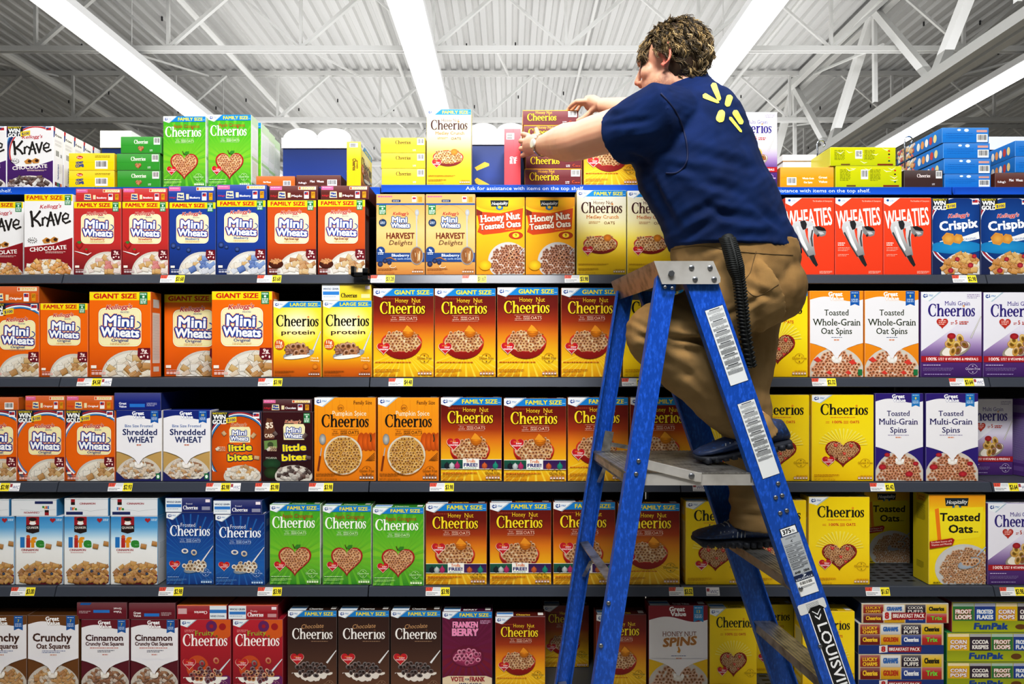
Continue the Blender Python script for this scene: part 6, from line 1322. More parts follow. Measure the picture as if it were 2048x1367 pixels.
# spreader hinges
m = MB(); a, b = P(1292, 928, 1.6225), P(1398, 954, 1.6225); m.bar(a, b, .003, .026, up=(0, 0, 1)); m.bar(P(1390, 953, 1.6215), P(1403, 954, 1.6215), .003, .026, up=(0, 0, 1)); lp(m, 'spreader', ALUB, bevel=.001)
bolts([(1383, 951)], .008, 'pivot', 1.6205)
m = MB(); m.bar(P(1222, 888, 1.985), P(1275, 897, 1.985), .004, .014, up=(0, 0, 1)); m.bar(P(1219, 862, 1.99), P(1211, 903, 1.99), .004, .03, up=(1, 0, 0)); lp(m, 'spreader', ALU, bevel=.001)
# printed labels on the near front rail
ST = mat('printed_sticker', vcol=True, rough=.35)
vd = Vector((.343, 0, -1)).normalized(); ud = Vector((1, 0, .343)).normalized()
def sticker(px, py, w, h, f, name='label_sticker', lb=None):
    m = MB(); A = Art(m, P(px, py, YN - .0006), ud, vd, w, h); A.clip = False; f(A); lp(m, name, ST, nf, label=lb)
def warn(A, s):
    A.rect(0, 0, 100, A.H, '2a3a5a'); A.rect(2, 2, 98, A.H - 2, 'dfe2e2'); y = 8; rn = random.Random(s)
    for i in range(12):
        A.text(('CAUTION', 'WARNING', 'USE', 'SET-UP', 'CARE', 'SAFETY')[i % 6], 50, y + 4, 3.4, '1a1c20', w=46, bold=.05) if i % 2 else A.rect(22, y, 78, y + 4, '33363c')
        n = rn.randint(5, 9); A.scrib(10, y + 7, 92, n, '4a4d54', 1.1, 2.6, s + i); y += 10 + n * 2.6
        if y > A.H - 30: break
sticker(1409, 621, .0535, .222, lambda A: warn(A, 3), lb='upper white warning label')
sticker(1474, 808, .051, .220, lambda A: warn(A, 7), lb='lower white warning label')
sticker(1558, 1058, .048, .025, lambda A: (A.rect(0, 0, 100, A.H, '1c2a4c'), A.rect(5, 5, 95, A.H - 5, 'eceeee'), A.text('375', 38, A.H * .75, 26, '15181c', w=48, bold=.04), A.text('lb', 76, A.H * .75, 16, '15181c', w=14)), lb='small white load rating label')
def grey(A):
    A.rect(0, 0, 100, A.H, 'b9bec2'); A.text('LADDER SIZE', 50, 16, 7, '23262c', w=56); A.text("4'", 50, 38, 14, '23262c', w=14); y = 48
    for t in ('MODEL', 'MATERIAL', 'MAX. LOAD', 'DATE', 'LENGTH'): A.line(4, y - 3, 96, y - 3, 1.4, '3a3f46'); A.text(t, 28, y + 8, 6, '23262c', w=40, bold=.03); A.scrib(58, y + 3, 92, 2, '5a5f66', 2.4, 5); A.scrib(8, y + 13, 70, 2, '5a5f66', 2, 4.4); y += 27
    A.text('ANSI', 26, y + 16, 11, '1a1d22', w=30, bold=.03); A.text('OSHA', 74, y + 16, 11, '1a1d22', w=30, bold=.03); y += 24
    A.rect(0, y, 100, y + 30, '1b2b52'); A.poly([(44, y + 2), (54, y + 2), (66, y + 8), (54, y + 15), (44, y + 15), (56, y + 8)], 'e8ecf0'); A.text('LOUISVILLE', 50, y + 27, 9, 'e8ecf0', w=88, bold=.03)
    A.rect(4, y + 32, 98, A.H, 'e8eaea'); A.barcode(10, y + 36, 92, y + 60); A.scrib(10, y + 62, 92, 3, '4a4d54', 2, 4)
sticker(1561, 1076, .054, .172, grey, lb='grey specification label with barcode')
sticker(1594, 1211, .078, .030, lambda A: (A.poly([(4, 0), (96, 0), (100, 5), (100, A.H - 5), (96, A.H), (4, A.H), (0, A.H - 5), (0, 5)], 'dcdedd'), A.scrib(30, 6, 76, 9, '70747a', 1.2, 3.2)), lb='blank worn white sticker')
def lou(A):
    A.poly([(22, 0), (78, 0), (100, 22), (100, A.H), (0, A.H), (0, 22)], 'f0f1f2'); A.poly([(25, 5), (75, 5), (94, 25), (94, A.H), (6, A.H), (6, 25)], '0e0f11')
    for i in range(3): A.strip([(24 + i * 5, 24 + i * 5), (50, 62 + 2 * i - 12), (76 - i * 5, 24 + i * 5)], 4.5 if i else 6, 'f0f1f2')
    A.poly([(30, 62), (50, 88), (70, 62), (70, 50), (50, 74), (30, 50)], 'f0f1f2')
    A.text('LOUISVILLE', 27, 375, 60, 'f4f5f6', w=525, rot=90, bold=.02)
sticker(1614, 1217, .046, .34, lou, lb='black and white brand label')
# ------------------------------------------------------------------ the man on the ladder
def basis(f, up=(0, 0, 1)):
    f = Vector(f).normalized(); l = Vector(up).cross(f).normalized(); u = f.cross(l).normalized()
    return f, l, u                                        # forward, person's left, up
def fuse(mb, name, m, par, voxel, it=6, colour=None, disp=None, fac=.5, cut=None):
    """melt overlapping shapes into one continuous skin, smooth it, tint it"""
    me = mb.mesh(name + '_raw'); o = bpy.data.objects.new(name + '_raw', me); C.objects.link(o)
    r = o.modifiers.new('r', 'REMESH'); r.mode = 'VOXEL'; r.voxel_size = voxel; r.use_smooth_shade = True
    s = o.modifiers.new('s', 'SMOOTH'); s.factor = fac; s.iterations = it
    dg = bpy.context.evaluated_depsgraph_get(); dg.update()
    me2 = bpy.data.meshes.new_from_object(o.evaluated_get(dg)); bpy.data.objects.remove(o); me2.name = name
    if disp:
        nr_ = [v.normal.copy() for v in me2.vertices]
        for v, n in zip(me2.vertices, nr_): v.co = v.co + n * disp(v.co, n)
    if cut:
        bm = bmesh.new(); bm.from_mesh(me2); bmesh.ops.bisect_plane(bm, geom=bm.verts[:] + bm.edges[:] + bm.faces[:], plane_co=cut[0], plane_no=cut[1], clear_outer=True); bm.to_mesh(me2); bm.free()
    for a in list(me2.color_attributes): me2.color_attributes.remove(a)
    a = me2.color_attributes.new('Col', 'FLOAT_COLOR', 'POINT'); cf = colour or (lambda p, n: (1, 1, 1)); buf = []
    for v in me2.vertices: buf += [*cf(v.co, v.normal), 1]
    a.data.foreach_set('color', buf); me2.materials.clear(); me2.materials.append(m)
    me2.polygons.foreach_set('use_smooth', [True] * len(me2.polygons))
    ob = bpy.data.objects.new(name, me2); C.objects.link(ob); ob.parent = par; ob.location = -Vector(par.location); return ob
def W(x, y, z): return Vector((x, y, CAMZ + z))
man = empty('person', (.75, 1.9, CAMZ - .61)); tag(man, 'man with curly hair in navy shirt and khaki trousers, climbing ladder and stacking boxes', 'person')
SKIN = mat('skin', vcol=True, rough=.5, spec=.35, sub=.12, bump=('noise', 350, .12, .001, (1, 1, 1)))
# joints
Hc = W(.530, 1.93, .968); hf, hl, hu = basis((-.82, .46, -.06)); HM = Matrix((hf, hl, hu)).transposed()
def H(f, l, u): return Hc + hf * f + hl * l + hu * u
NB = W(.605, 1.95, .87)
LS, LE, LW = W(.455, 1.775, .735), P(1150, 283, 2.03), P(1079, 291, 2.27)
RS, RE, RW = W(.665, 2.05, .80), P(1312, 226, 2.25), P(1203, 211, 2.42)
LH, LK, LA = W(.765, 1.83, .222), W(.428, 1.752, .072), W(.752, 1.795, -.232)
RH, RK, RA = W(.80, 1.985, .235), W(.782, 1.965, -.088), W(.797, 1.92, -.53)
b = MB()
# head
b.ball(H(-.012, 0, .032), (.099, .077, .096), M=HM, nu=28, nv=18); b.ball(H(.030, 0, -.045), (.064, .058, .084), M=HM, nu=24, nv=16)
b.ball(H(.066, 0, -.105), (.026, .026, .022), M=HM)
for s in (-1, 1):
    b.ball(H(.010, s * .046, -.068), (.036, .020, .036), M=HM); b.ball(H(.058, s * .036, -.018), (.030, .026, .028), M=HM)
    b.ball(H(.076, s * .031, .008), (.014, .016, .011), M=HM)
    b.tube([H(.070, s * .052, .026), H(.088, s * .034, .032), H(.094, s * .012, .026)], [.008, .010, .009], 10)
    ear = [H(-.004 + .019 * math.cos(R(t)) - .004, s * (.081 + .016 * (math.cos(R(t)) < 0)), -.002 + .036 * math.sin(R(t))) for t in range(40, 320, 25)]
    b.tube([H(.004, s * .073, .016)] + ear + [H(.003, s * .074, -.030)], .0052, 8); b.ball(H(-.008, s * .078, -.004), (.014, .006, .026), M=HM); b.ball(H(.0, s * .077, -.032), (.008, .006, .009), M=HM)
b.tube([H(.090, 0, .024), H(.099, 0, .004), H(.110, 0, -.020), H(.112, 0, -.030)], [.0075, .0085, .0105, .0105], 12)
for s in (-1, 1): b.ball(H(.100, s * .011, -.033), (.011, .008, .008), M=HM)
b.tube([H(.086, -.024, -.070), H(.099, -.010, -.063), H(.101, 0, -.0645), H(.099, .010, -.063), H(.086, .024, -.070)], [.003, .0058, .006, .0058, .003], 8)
b.tube([H(.085, -.021, -.074), H(.096, 0, -.077), H(.085, .021, -.074)], [.003, .0075, .003], 8)
# neck, trunk, limbs (mostly inside the clothes)
b.tube([H(-.038, 0, -.03), H(-.045, 0, -.09), NB + Vector((-.008, -.005, -.005)), NB + Vector((.02, 0, -.08))], [.058, .056, .062, .080], 20)
b.tube([NB, W(.64, 1.92, .70), W(.70, 1.90, .50), W(.76, 1.89, .30)], [.08, .13, .13, .12], 20)
b.tube([NB + Vector((0, 0, -.07)), LS], [.07, .055], 16); b.tube([NB + Vector((0, 0, -.07)), RS], [.07, .055], 16)
ch = [LS, LS.lerp(LE, .4), LS.lerp(LE, .75), LS.lerp(LE, .93) + Vector((-.004, .004, -.002)), LE.lerp(LW, .08), LE.lerp(LW, .22), LE.lerp(LW, .45), LE.lerp(LW, .7), LE.lerp(LW, .88), LW]
b.tube(ch, [.066, .068, .066, .064, .066, .066, .058, .046, .037, .034], 22)
b.tube([RS, RS.lerp(RE, .5), RS.lerp(RE, .9), RE.lerp(RW, .12), RE.lerp(RW, .35), RE.lerp(RW, .7), RW], [.055, .054, .050, .049, .048, .039, .030], 18)
for h, k_, a_ in ((LH, LK, LA), (RH, RK, RA)): b.tube([h, k_, a_ + Vector((.01, 0, .03)), a_ + Vector((.012, 0, -.01))], [.09, .06, .045, .036], 14)
# hands: palm and five separate, bent fingers each
def palm(pts, rad, sq=.55, up=None): b.tube(pts, rad, 16, squash=sq, up=up)
def finger(pts, r): b.tube(pts, [r * q for q in (1.08, 1., .94, .86, .62)][:len(pts)], 10)
d_ = (LW - LE).normalized()
K1 = [P(1056, 271, 2.405), P(1053, 284, 2.410), P(1054, 297, 2.412), P(1058, 308, 2.408)]
palm([LW, LW.lerp(K1[1], .45) + Vector((.004, 0, 0)), (K1[1] + K1[2]) / 2 + Vector((.006, .0, 0))], [.033, .040, .038], .72, up=(0, 0, 1))
for i, (kx, ky) in enumerate(((1046, 268), (1041, 282), (1041, 297), (1044, 311))):
    p1 = P(kx, ky, 2.447); g = P(1045.6, ky + 1, 2.478); t = P(1045.9, ky + 2, 2.506); finger([LW.lerp(K1[i], .7), K1[i], p1, g, t], (.0112, .0118, .0114, .0100)[i])
finger([LW.lerp(K1[0], .25) + Vector((.008, .012, .008)), P(1077, 274, 2.40), P(1074, 264, 2.455), P(1072, 258, 2.4835)], .0122)
K2 = [P(1172, 202, 2.452), P(1174, 203, 2.478), P(1178, 206, 2.503), P(1182, 210, 2.525)]
palm([RW, RW.lerp(K2[1], .5), (K2[1] + K2[2]) / 2 + Vector((.004, 0, -.004))], [.029, .037, .035], .8, up=(0, 1, 0))
tp = P(1100, 220, 2.5).z
for i, (mx, my, ex, md, ed) in enumerate(((1153, 203, 1137, 2.47, 2.50), (1151, 204, 1132, 2.505, 2.535), (1155, 206, 1137, 2.535, 2.57), (1162, 208, 1148, 2.56, 2.60))):
    m1 = P(mx, my, md); e = P(ex, 214, ed); e.z = tp + .0075; finger([RW.lerp(K2[i], .7), K2[i], m1, m1.lerp(e, .55) + Vector((0, 0, .003)), e], (.0112, .0114, .0108, .0095)[i])
finger([RW.lerp(K2[0], .3) + Vector((0, -.008, -.01)), P(1181, 224, 2.452), P(1167, 236, 2.468), P(1153, 243, 2.481)], .0122)
def skin_col(p, n):
    base = lin('e4b89e'); q = p - Hc; f, l, u = q.dot(hf), q.dot(hl), q.dot(hu); nz = noise.noise(p * 40) * .5 + noise.noise(p * 14) * .5
    c = mixc(base, 'd9a48c', max(0, min(1, .25 + nz * .5)))
    if q.length < .2:
        c = mixc(c, 'd0987f', .25)
        if u < -.035 and f > -.03: c = mixc(c, '6a4a38', min(1, max(0, (-u - .035) / .035)) * (.42 + .3 * noise.noise(p * 400)) * min(1, max(0, (f + .03) / .03)))
        if abs(l) > .07 and abs(f + .006) < .03 and -.045 < u < .04: c = mixc(c, 'c8544a', .6)
        if f > .086 and -.082 < u < -.056 and abs(l) < .025: c = mixc(c, 'b8584e', .7)
        if abs(u - .033) < .006 and f > .066 and abs(l) > .008: c = mixc(c, '5a4028', .75)
        if f > .1 and u < -.02 and u > -.05: c = mixc(c, 'c8705c', .45)
        if abs(u - .003) < .0035 and .015 < abs(l) < .045 and f > .07: c = mixc(c, '3a2418', .85)
    return c
body = fuse(b, 'body', SKIN, man, .0042, 3, skin_col)
def grooves(p, segs):
    """soft creases in cloth: pressed in along the line between two places"""
    if p.y > 1.95: return 0
    x, y = CX + F * p.x / p.y, CY - F * (p.z - CAMZ) / p.y; v = 0
    for x0, y0, x1, y1, w, d in segs:
        dx, dy = x1 - x0, y1 - y0; L = dx * dx + dy * dy; t = min(max(((x - x0) * dx + (y - y0) * dy) / L, 0), 1); px, py = x0 + dx * t, y0 + dy * t
        q = math.hypot(x - px, y - py) / w; v += -d * math.exp(-q * q) * (1 - .75 * abs(2 * t - 1) ** 2) + d * .55 * math.exp(-((q - 1.7) ** 2) * 1.5) * (1 - abs(2 * t - 1))
    return v
PG = [(1330, 672, 1450, 690, 7, .016), (1262, 640, 1330, 668, 6, .006), (1268, 668, 1335, 690, 6, .007), (1285, 640, 1345, 650, 6, .005), (1275, 700, 1330, 712, 6, .005), (1440, 640, 1530, 590, 7, .007), (1470, 560, 1555, 600, 8, .006), (1350, 720, 1430, 800, 8, .004), (1430, 860, 1500, 835, 5, .005), (1460, 1000, 1520, 1010, 5, .005), (1455, 1025, 1525, 1030, 5, .005), (1500, 510, 1520, 590, 5, .004), (1520, 620, 1500, 690, 8, .006), (1360, 560, 1420, 600, 8, .005)]
SG = [(1290, 335, 1330, 420, 9, .010), (1330, 330, 1430, 350, 9, .007), (1370, 350, 1500, 390, 10, .008), (1380, 300, 1520, 340, 10, .006), (1390, 420, 1540, 440, 10, .008), (1400, 400, 1470, 440, 8, .006), (1330, 500, 1440, 430, 9, .008), (1350, 450, 1440, 400, 9, .006), (1440, 470, 1560, 470, 9, .006), (1210, 250, 1300, 240, 8, .006), (1230, 290, 1320, 280, 9, .007), (1255, 310, 1300, 330, 7, .007), (1200, 235, 1260, 225, 7, .005), (1400, 210, 1450, 260, 8, .004), (1500, 400, 1570, 460, 8, .006), (1310, 380, 1360, 470, 9, .006)]
# ---- shirt
NAVY = mat('navy_knit_shirt', '05265a', rough=.8, spec=.2, noise_mix=('041c46', 9, 3, .35, .7, (1, 1, 1)), bump=('noise', 420, .25, .0015, (1, .3, 1)))
s_ = MB(); rings = []
for px, py, hw, ry, Y in ((1468, 505, 133, .172, 1.89), (1462, 480, 133, .170, 1.89), (1443, 440, 132, .172, 1.89), (1416, 381, 139, .176, 1.895), (1394, 328, 132, .178, 1.90), (1390, 275, 116, .165, 1.91), (1388, 228, 99, .15, 1.92), (1390, 196, 76, .11, 1.93), (1388, 172, 42, .078, 1.94), (1384, 158, 30, .062, 1.94)):
    c = P(px, py, Y); r = hw / F * Y; ring = []
    for i in range(32):
        a = 2 * math.pi * i / 32; x, y = r * math.cos(a), ry * math.sin(a); ring.append((c.x + x, c.y + y + x * .10, c.z + x * -.05))
    rings.append(ring)
s_.loft(rings, 'ffffff')
SH = P(1226, 284, 1.885); s_.tube([LS + Vector((.06, .05, .02)), LS, LS.lerp(SH, .5), SH.lerp(LS, .06)], [.09, .103, .098, .086], 26)
s_.tube([RS + Vector((-.03, -.06, 0)), RS, RS.lerp(RE, .62)], [.08, .088, .07], 20); s_.tube([LS + Vector((.03, .02, .01)), NB + Vector((.0, 0, -.06)), RS], [.085, .085, .085], 20)
def folds(p, n):
    q = p; v = 0
    v += .0045 * noise.noise(Vector((q.x * 9 + q.z * 7, q.y * 5, (q.z - q.x * .5) * 16)))
    v += .0022 * noise.noise(Vector((q.x * 20, q.y * 14, (q.z - q.x * .6) * 44)))
    k_ = math.exp(-((p - W(.47, 1.75, .58)).length / .13) ** 2); return v + k_ * .003 * math.sin((p.z * 60 + p.x * 55)) + grooves(p, SG)
hd = (SH - LS).normalized(); seam = (P(1190, 241, 1.885) - P(1258, 326, 1.885)).normalized()
shirt = fuse(s_, 'shirt', NAVY, man, .006, 5, None, folds, .5)
# collar ring and vest edging
cb = MB(); cp = [P(1336, 190, 1.872), P(1350, 179, 1.866), P(1368, 168, 1.868), P(1388, 160, 1.880), P(1404, 154, 1.905), P(1411, 152, 1.94), P(1405, 154, 1.98), P(1390, 160, 2.00)]
cb.tube(cp, [.010] + [.017] * 6 + [.010], 10, squash=.5, up=(0, 0, 1)); co = cb.build('collar', NAVY, man, True); co.location = -Vector(man.location)
def bvh_of(o):
    me = o.data; return BVHTree.FromPolygons([v.co.copy() for v in me.vertices], [tuple(p.vertices) for p in me.polygons])
T = bvh_of(shirt); eye = Vector((0, 0, CAMZ))
def onshirt(px, py, off=.0015, tree=T):
    d = (P(px, py, 2) - eye).normalized(); h = tree.ray_cast(eye, d)
    return (h[0] + h[1] * off) if h[0] is not None else None
def seamline(pts, r, name, m, col='ffffff', n=24, tree=T, off=.0008):
    q = []
    for i in range(len(pts) - 1):
        for j in range(n // (len(pts) - 1)):
            t = j / (n // (len(pts) - 1)); p0, p1, p2, p3 = pts[max(i - 1, 0)], pts[i], pts[i + 1], pts[min(i + 2, len(pts) - 1)]
            x, y = [.5 * (2 * p1[k] + (p2[k] - p0[k]) * t + (2 * p0[k] - 5 * p1[k] + 4 * p2[k] - p3[k]) * t * t + (3 * p1[k] - p0[k] - 3 * p2[k] + p3[k]) * t ** 3) for k in (0, 1)]
            h = onshirt(x, y, off, tree)
            if h is not None: q.append(h)
    if len(q) < 3: return
    m_ = MB(); m_.tube(q, r, 6, col); o = m_.build(name, m, man, True); o.location = -Vector(man.location)
seamline([(1322, 187), (1352, 225), (1371, 275), (1374, 320), (1356, 344), (1330, 346)], .0028, 'vest_edging', mat('navy_edging', '061a48', rough=.7), n=40)
YEL = mat('yellow_print', 'f3e463', rough=.6, emis='f3e463', es=0.)
def ray(p0, p1, w0, w1):
    m_ = MB(); N = 12; d = Vector((p1[0] - p0[0], p1[1] - p0[1])); L = d.length; d = d / L; nrm = Vector((-d.y, d.x)); pts = []; rows = []
    for i in range(N + 1):
        t = i / N; w = (w0 + (w1 - w0) * t) / 2; e = min(t * L, (1 - t) * L); rr = w if e > w else math.sqrt(max(w * w - (w - e) ** 2, .02)); rr = min(rr, w)
        rows.append([(p0[0] + d.x * L * t + nrm.x * rr * s, p0[1] + d.y * L * t + nrm.y * rr * s) for s in (-1, -.5, 0, .5, 1)])
    V = []; ok = True
    for r_ in rows:
        for x, y in r_:
            h = onshirt(x, y, .0016); ok &= h is not None; V.append(h if h is not None else Vector((0, 0, 0)))
    if not ok: return print('ray missed', p0)
    m_.add(V, [(i * 5 + j, i * 5 + j + 1, i * 5 + j + 6, i * 5 + j + 5) for i in range(N) for j in range(4)], 'ffffff'); return m_
for a in (((1425, 166), (1439, 202), 13, 8), ((1405, 190), (1438, 206), 12, 5), ((1460, 190), (1453, 214), 14, 11), ((1444, 220), (1438, 245), 13, 18), ((1467, 221), (1484, 249), 13, 10), ((1458, 234), (1483, 265), 7, 5)):
    m_ = ray(*a)
    if m_: o = m_.build('spark_emblem', YEL, man, True); o.location = -Vector(man.location)
# ---- trousers
KHA = mat('khaki_cotton', '9a7f52', rough=.85, spec=.2, noise_mix=('84693f', 7, 4, .35, .7, (1, 1, 1)), bump=('noise', 300, .3, .0012, (1, 1, 1)))
t_ = MB()
rings = []
for px, py, hw, ry, Y in ((1466, 488, 126, .162, 1.89), (1470, 520, 124, .165, 1.89), (1476, 560, 112, .165, 1.89), (1478, 590, 95, .15, 1.89)):
    c = P(px, py, Y); r = hw / F * Y; rings.append([(c.x + r * math.cos(2 * math.pi * i / 28), c.y + ry * math.sin(2 * math.pi * i / 28), c.z) for i in range(28)])
t_.loft(rings, 'ffffff'); t_.ball(W(.835, 1.86, .225), (.105, .12, .118)); t_.ball(W(.835, 1.96, .225), (.105, .11, .12))
t_.tube([LH, LH.lerp(LK, .5) + Vector((0, .006, -.026)), LK], [.134, .103, .090], 26); t_.ball(LK + Vector((.005, 0, 0)), (.084, .084, .092))
t_.tube([LK, LK.lerp(LA, .35) + Vector((.012, 0, -.006)), LK.lerp(LA, .75), LA + Vector((0, 0, .01)), LA + Vector((.012, 0, -.014))], [.084, .084, .074, .064, .068], 24)
t_.tube([RH, RH.lerp(RK, .55), RK], [.130, .110, .092], 24); t_.tube([RK, RK.lerp(RA, .45) + Vector((.008, 0, 0)), RA + Vector((0, 0, .03)), RA + Vector((-.002, 0, -.022))], [.090, .078, .064, .071], 24)
def tf(p, n):
    v = .005 * noise.noise(Vector((p.x * 11, p.y * 9, p.z * 24))) + .002 * noise.noise(p * 42)
    for c, s, w, dr in ((LK + Vector((.06, 0, -.03)), .010, .10, Vector((.5, .2, 1))), (LH + Vector((-.12, 0, -.08)), .007, .12, Vector((.9, .1, .6))), (RA + Vector((0, 0, .05)), .007, .07, Vector((.2, .1, 1))), (LA + Vector((0, 0, .04)), .006, .07, Vector((.7, 0, -.7)))):
        q = p - c; v += s * math.exp(-(q.length / w) ** 2) * math.sin(q.dot(dr) * 95 + noise.noise(p * 12) * 3)
    return v + grooves(p, PG)
trou = fuse(t_, 'trousers', KHA, man, .006, 4, None, tf, .5)
TT = bvh_of(trou); DK = mat('khaki_stitching', '6e5732', rough=.9)
seamline([(1512, 502), (1500, 545), (1486, 566), (1512, 592), (1560, 566)], .0011, 'pocket_stitching', DK, n=40, tree=TT)
seamline([(1338, 500), (1400, 492), (1470, 502), (1540, 508), (1590, 510)], .0012, 'pocket_stitching', DK, n=30, tree=TT)
# ---- shoes
NAV2 = mat('navy_shoe_mesh', '12284e', rough=.5, noise_mix=('1c4a86', 90, 3, .55, .75, (1, 1, 1)), bump=('noise', 260, .3, .002, (1, 1, 1))); SOLE = mat('dark_shoe_sole', '1a1f2a', rough=.6); GREYM = mat('silver_shoe_trim', '9aa3ad', rough=.4)
def shoe(heel, toe, lb):
    heel, toe = Vector(heel), Vector(toe); f = (toe - heel).normalized(); L = (toe - heel).length; l = Vector((0, 0, 1)).cross(f).normalized(); u = f.cross(l)
    def ring(t, w, z0, z1, n=18, pinch=.35):
        c = heel + f * (t * L); r = []
        for i in range(n):
            a = 2 * math.pi * i / n; x = math.cos(a); y = math.sin(a); wz = w * (1 - pinch * max(y, 0) ** 1.5)
            r.append(c + l * (x * wz) + u * ((z0 + z1) / 2 + y * (z1 - z0) / 2))
        return r
    up = MB(); up.loft([ring(.01, .022, .022, .060), ring(.05, .034, .018, .088), ring(.16, .038, .018, .098), ring(.30, .038, .018, .096), ring(.42, .041, .018, .086), ring(.58, .047, .018, .068), ring(.74, .050, .018, .056), ring(.88, .044, .018, .046), ring(.965, .028, .019, .038), ring(.995, .012, .022, .032)], 'ffffff')
    o = up.build('shoe', NAV2, man, True); o.location = -Vector(man.location); o['label'] = lb
    so = MB(); n = 15; so.loft([ring(t, w, z0, z1, 16, 0) for t, w, z0, z1 in ((0, .022, .004, .026), (.05, .036, .0, .030), (.25, .037, 0, .028), (.42, .038, .004, .025), (.6, .048, 0, .024), (.78, .051, .0, .023), (.92, .040, .003, .024), (1.005, .012, .012, .027))], 'ffffff')
    for i in range(11):
        t = .06 + i * .085; w = .034 + .014 * math.sin(t * 3); c = heel + f * (t * L); so.bar(c - l * (w + .003) + u * .008, c + l * (w + .003) + u * .008, .014, .016, up=u)
    q = so.build('sole', SOLE, o, True)
    la = MB()
    for i in range(6):
        t = .38 + i * .05; hh = .094 - i * .0065; c = heel + f * (t * L) + u * hh; la.tube([c - l * .03 - u * .014, c - l * .012 + u * .001, c + l * .012 + u * .001, c + l * .03 - u * .014], .0022, 6)
    for i in range(7):
        t = .42 + i * .05; c = heel + f * (t * L) + l * (-.0) ; 
        for s in (-1, 1): la.bar(heel + f * (t * L) + l * s * (.0415 + .004 * math.sin(i)) + u * .052, heel + f * ((t + .012) * L) + l * s * (.046 + .004 * math.sin(i)) + u * .034, .003, .0015, up=l)
    la.build('laces', GREYM, o, True)
shoe((.868, 1.81, CAMZ - .270), (.565, 1.775, CAMZ - .3145), 'navy shoe on the platform'); shoe((.872, 1.94, CAMZ - .612), (.602, 1.915, CAMZ - .604), 'navy shoe on the step below')
# ---- wristwatch
wa = MB(); ax = (LW - LE).normalized(); wc = LW.lerp(LE, .10); s1 = ax.cross(Vector((0, 0, 1))).normalized(); s2 = s1.cross(ax).normalized()
n = 26; STE = mat('steel_watch', 'c9c4b4', rough=.25, metal=.9)
for i in range(n):
    a0, a1 = 2 * math.pi * i / n, 2 * math.pi * (i + .8) / n; r = .0405
    wa.bar(wc + (s1 * math.cos(a0) + s2 * math.sin(a0)) * r, wc + (s1 * math.cos(a1) + s2 * math.sin(a1)) * r, .003, .013, up=ax)
wo = wa.build('wristwatch', STE, man); wo.location = -Vector(man.location)
dv = (P(1066, 284, 2.18) - wc); dv = (dv - ax * dv.dot(ax)).normalized(); dvt = ax.cross(dv)
fa = MB(); fa.loft([[wc + dv * (.041 + h_) + (ax * math.cos(2 * math.pi * i / 24) + dvt * math.sin(2 * math.pi * i / 24)) * r_ for i in range(24)] for r_, h_ in ((.0165, -.004), (.018, .002), (.0165, .006), (.014, .0065))], 'ffffff'); fa.build('watch_face', mat('watch_dial', 'e9e7e0', rough=.2, metal=.3), wo, True)
# ---- curly hair
HAIR = mat('curly_brown_hair', vcol=True, rough=.45, spec=.5); hm = MB(); rn = random.Random(11)
hm.ball(H(-.024, 0, .043), (.099, .083, .090), lin('3a2716'), M=HM, nu=26, nv=18); hm.ball(H(-.050, 0, -.012), (.068, .076, .082), lin('3a2716'), M=HM, nu=22, nv=14)
def hairy(f, l, u):
    if f > .060 and u < .052: return False
    if f > -.004 and u < .022 and abs(l) > .03: return False
    if f > .015 and u < .03: return False
    if f > -.036 and u < .006 and abs(l) > .04: return False
    return u > -.10
def strand(root, nrm, flow, Ln, amp, ph, fr_, lift, r0, col, k_=9):
    side = flow.cross(nrm); pts = []
    for i in range(k_ + 1):
        t = i / k_; pts.append(root + flow * (Ln * t * (1 - .22 * t)) + nrm * (lift * math.sin(t * 2.5) + .0015 + amp * .55 * t * math.cos(ph + t * 6.28 * fr_)) + side * (amp * (.3 + .7 * t) * math.sin(ph + t * 6.28 * fr_)))
    hm.tube(pts, [r0 * (1 - .7 * (i / k_) ** 2) for i in range(k_ + 1)], 4, col, cap=False)
cnt = 0
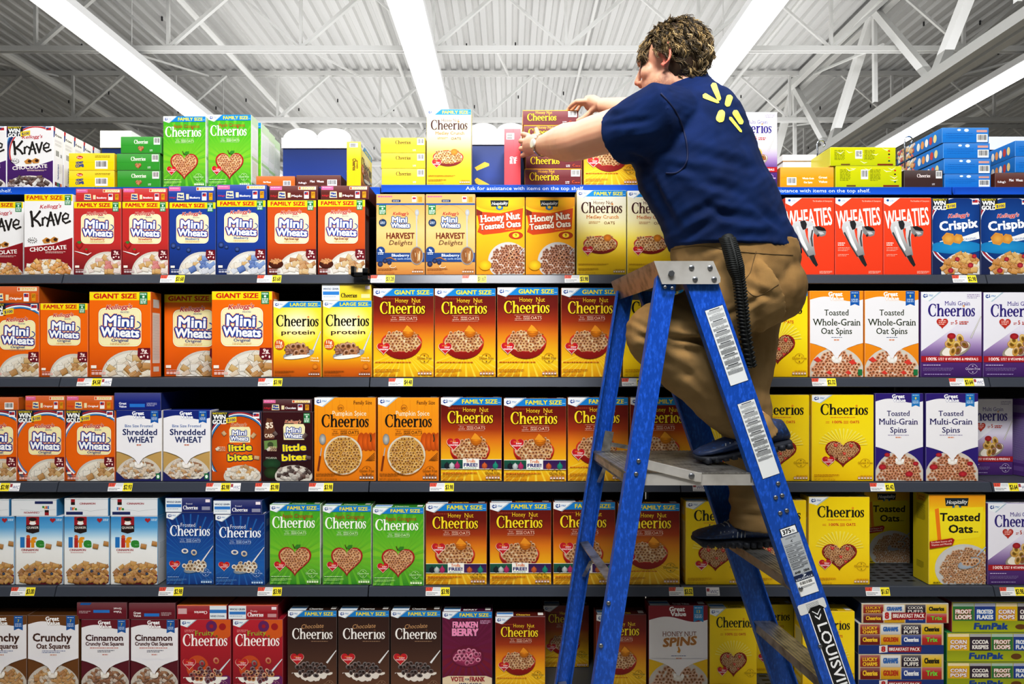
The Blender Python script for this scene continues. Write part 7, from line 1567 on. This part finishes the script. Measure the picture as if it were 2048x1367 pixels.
while cnt < 620:
    v = Vector((rn.gauss(0, 1), rn.gauss(0, 1), rn.gauss(0, 1))).normalized()
    if rn.random() < .35: v.y = abs(v.y)
    f, l, u = v.x * .102 - .020, v.y * .083, v.z * .097 + .033
    if v.z < -.2: u -= .034 * min(1, (-v.z - .2) * 2); f, l = f * .96, l * .96
    if not hairy(f, l, u): continue
    cnt += 1; nrm = HM @ v; root = H(f, l, u); top = max(0, min(1, (u - .05) / .06))
    flow = (hu * -.8 - hf * (.55 - .3 * top) if f < .03 else hf * .45 - hu * .3 + hl * (.4 * (1 if l > 0 else -1))); flow = flow + Vector((rn.uniform(-.25, .25), rn.uniform(-.25, .25), rn.uniform(-.25, .25))); flow = (flow - nrm * flow.dot(nrm)).normalized()
    Ln = rn.uniform(.040, .066); amp = rn.uniform(.004, .0095) * (1 - .55 * top); ph = rn.uniform(0, 6.28); fr_ = rn.uniform(.8, 1.5); lift = rn.uniform(.003, .015) * (1 - .5 * top) + (.010 if f < -.07 and u < .03 else 0)
    sh = rn.random() ** 1.4; base = mixc('35281a', 'a58c5c', sh) if rn.random() < .9 else mixc('8a744a', 'd0b88c', sh)
    for _j in range(7):                                    # every lock is a bundle of thin wavy strands
        o_ = Vector((rn.gauss(0, .0022), rn.gauss(0, .0022), rn.gauss(0, .0022)))
        strand(root + o_, nrm, flow, Ln * rn.uniform(.85, 1.15), amp * rn.uniform(.85, 1.15), ph + rn.uniform(-.35, .35), fr_, lift * rn.uniform(.8, 1.25), rn.uniform(.0009, .0018), mixc(base, ('1e140a', 'c8b080')[rn.random() < .35], rn.uniform(0, .35)))
ho = hm.build('hair', HAIR, man, True); ho.location = -Vector(man.location)
# ---- braided cord hanging at the hip
CORD = mat('black_braided_cord', '101412', rough=.6, spec=.4); cm = MB(); path = [P(1454, 476, 1.70), P(1462, 500, 1.672), P(1470, 530, 1.655), P(1478, 562, 1.655), P(1484, 610, 1.66), P(1490, 665, 1.67), P(1501, 732, 1.69)]
def cr(t):
    t *= len(path) - 1; i = min(int(t), len(path) - 2); t -= i; p0, p1, p2, p3 = path[max(i - 1, 0)], path[i], path[i + 1], path[min(i + 2, len(path) - 1)]
    return .5 * (2 * p1 + (p2 - p0) * t + (2 * p0 - 5 * p1 + 4 * p2 - p3) * t * t + (3 * p1 - p0 - 3 * p2 + p3) * t ** 3)
N = 46
pts = [cr(i / 60) for i in range(61)]; cm.tube(pts, [.019 if i < 22 else .019 - (i - 22) * .0006 if i < 30 else .0135 for i in range(61)], 12)
for i in range(N):
    t = (i + .5) / N; c = cr(t); d = (cr(min(t + .01, 1)) - cr(max(t - .01, 0))).normalized(); x = d.cross(Vector((0, 1, 0))).normalized(); r = .0205 if t < .36 else .0205 - min((t - .36) * .05, .0055)
    for s in (-1, 1): cm.tube([c + x * s * r * 1.02 + Vector((0, .004, 0)), c + x * s * r * .75 + Vector((0, -r * .8, 0)) + d * .002, c + x * s * r * .15 + Vector((0, -r * 1.02, 0)) + d * .006], .0036, 6)
co = cm.build('braided_cord', CORD, None, True); tag(co, "thick black braided cord hanging from the man's belt beside the ladder rail", 'cord')
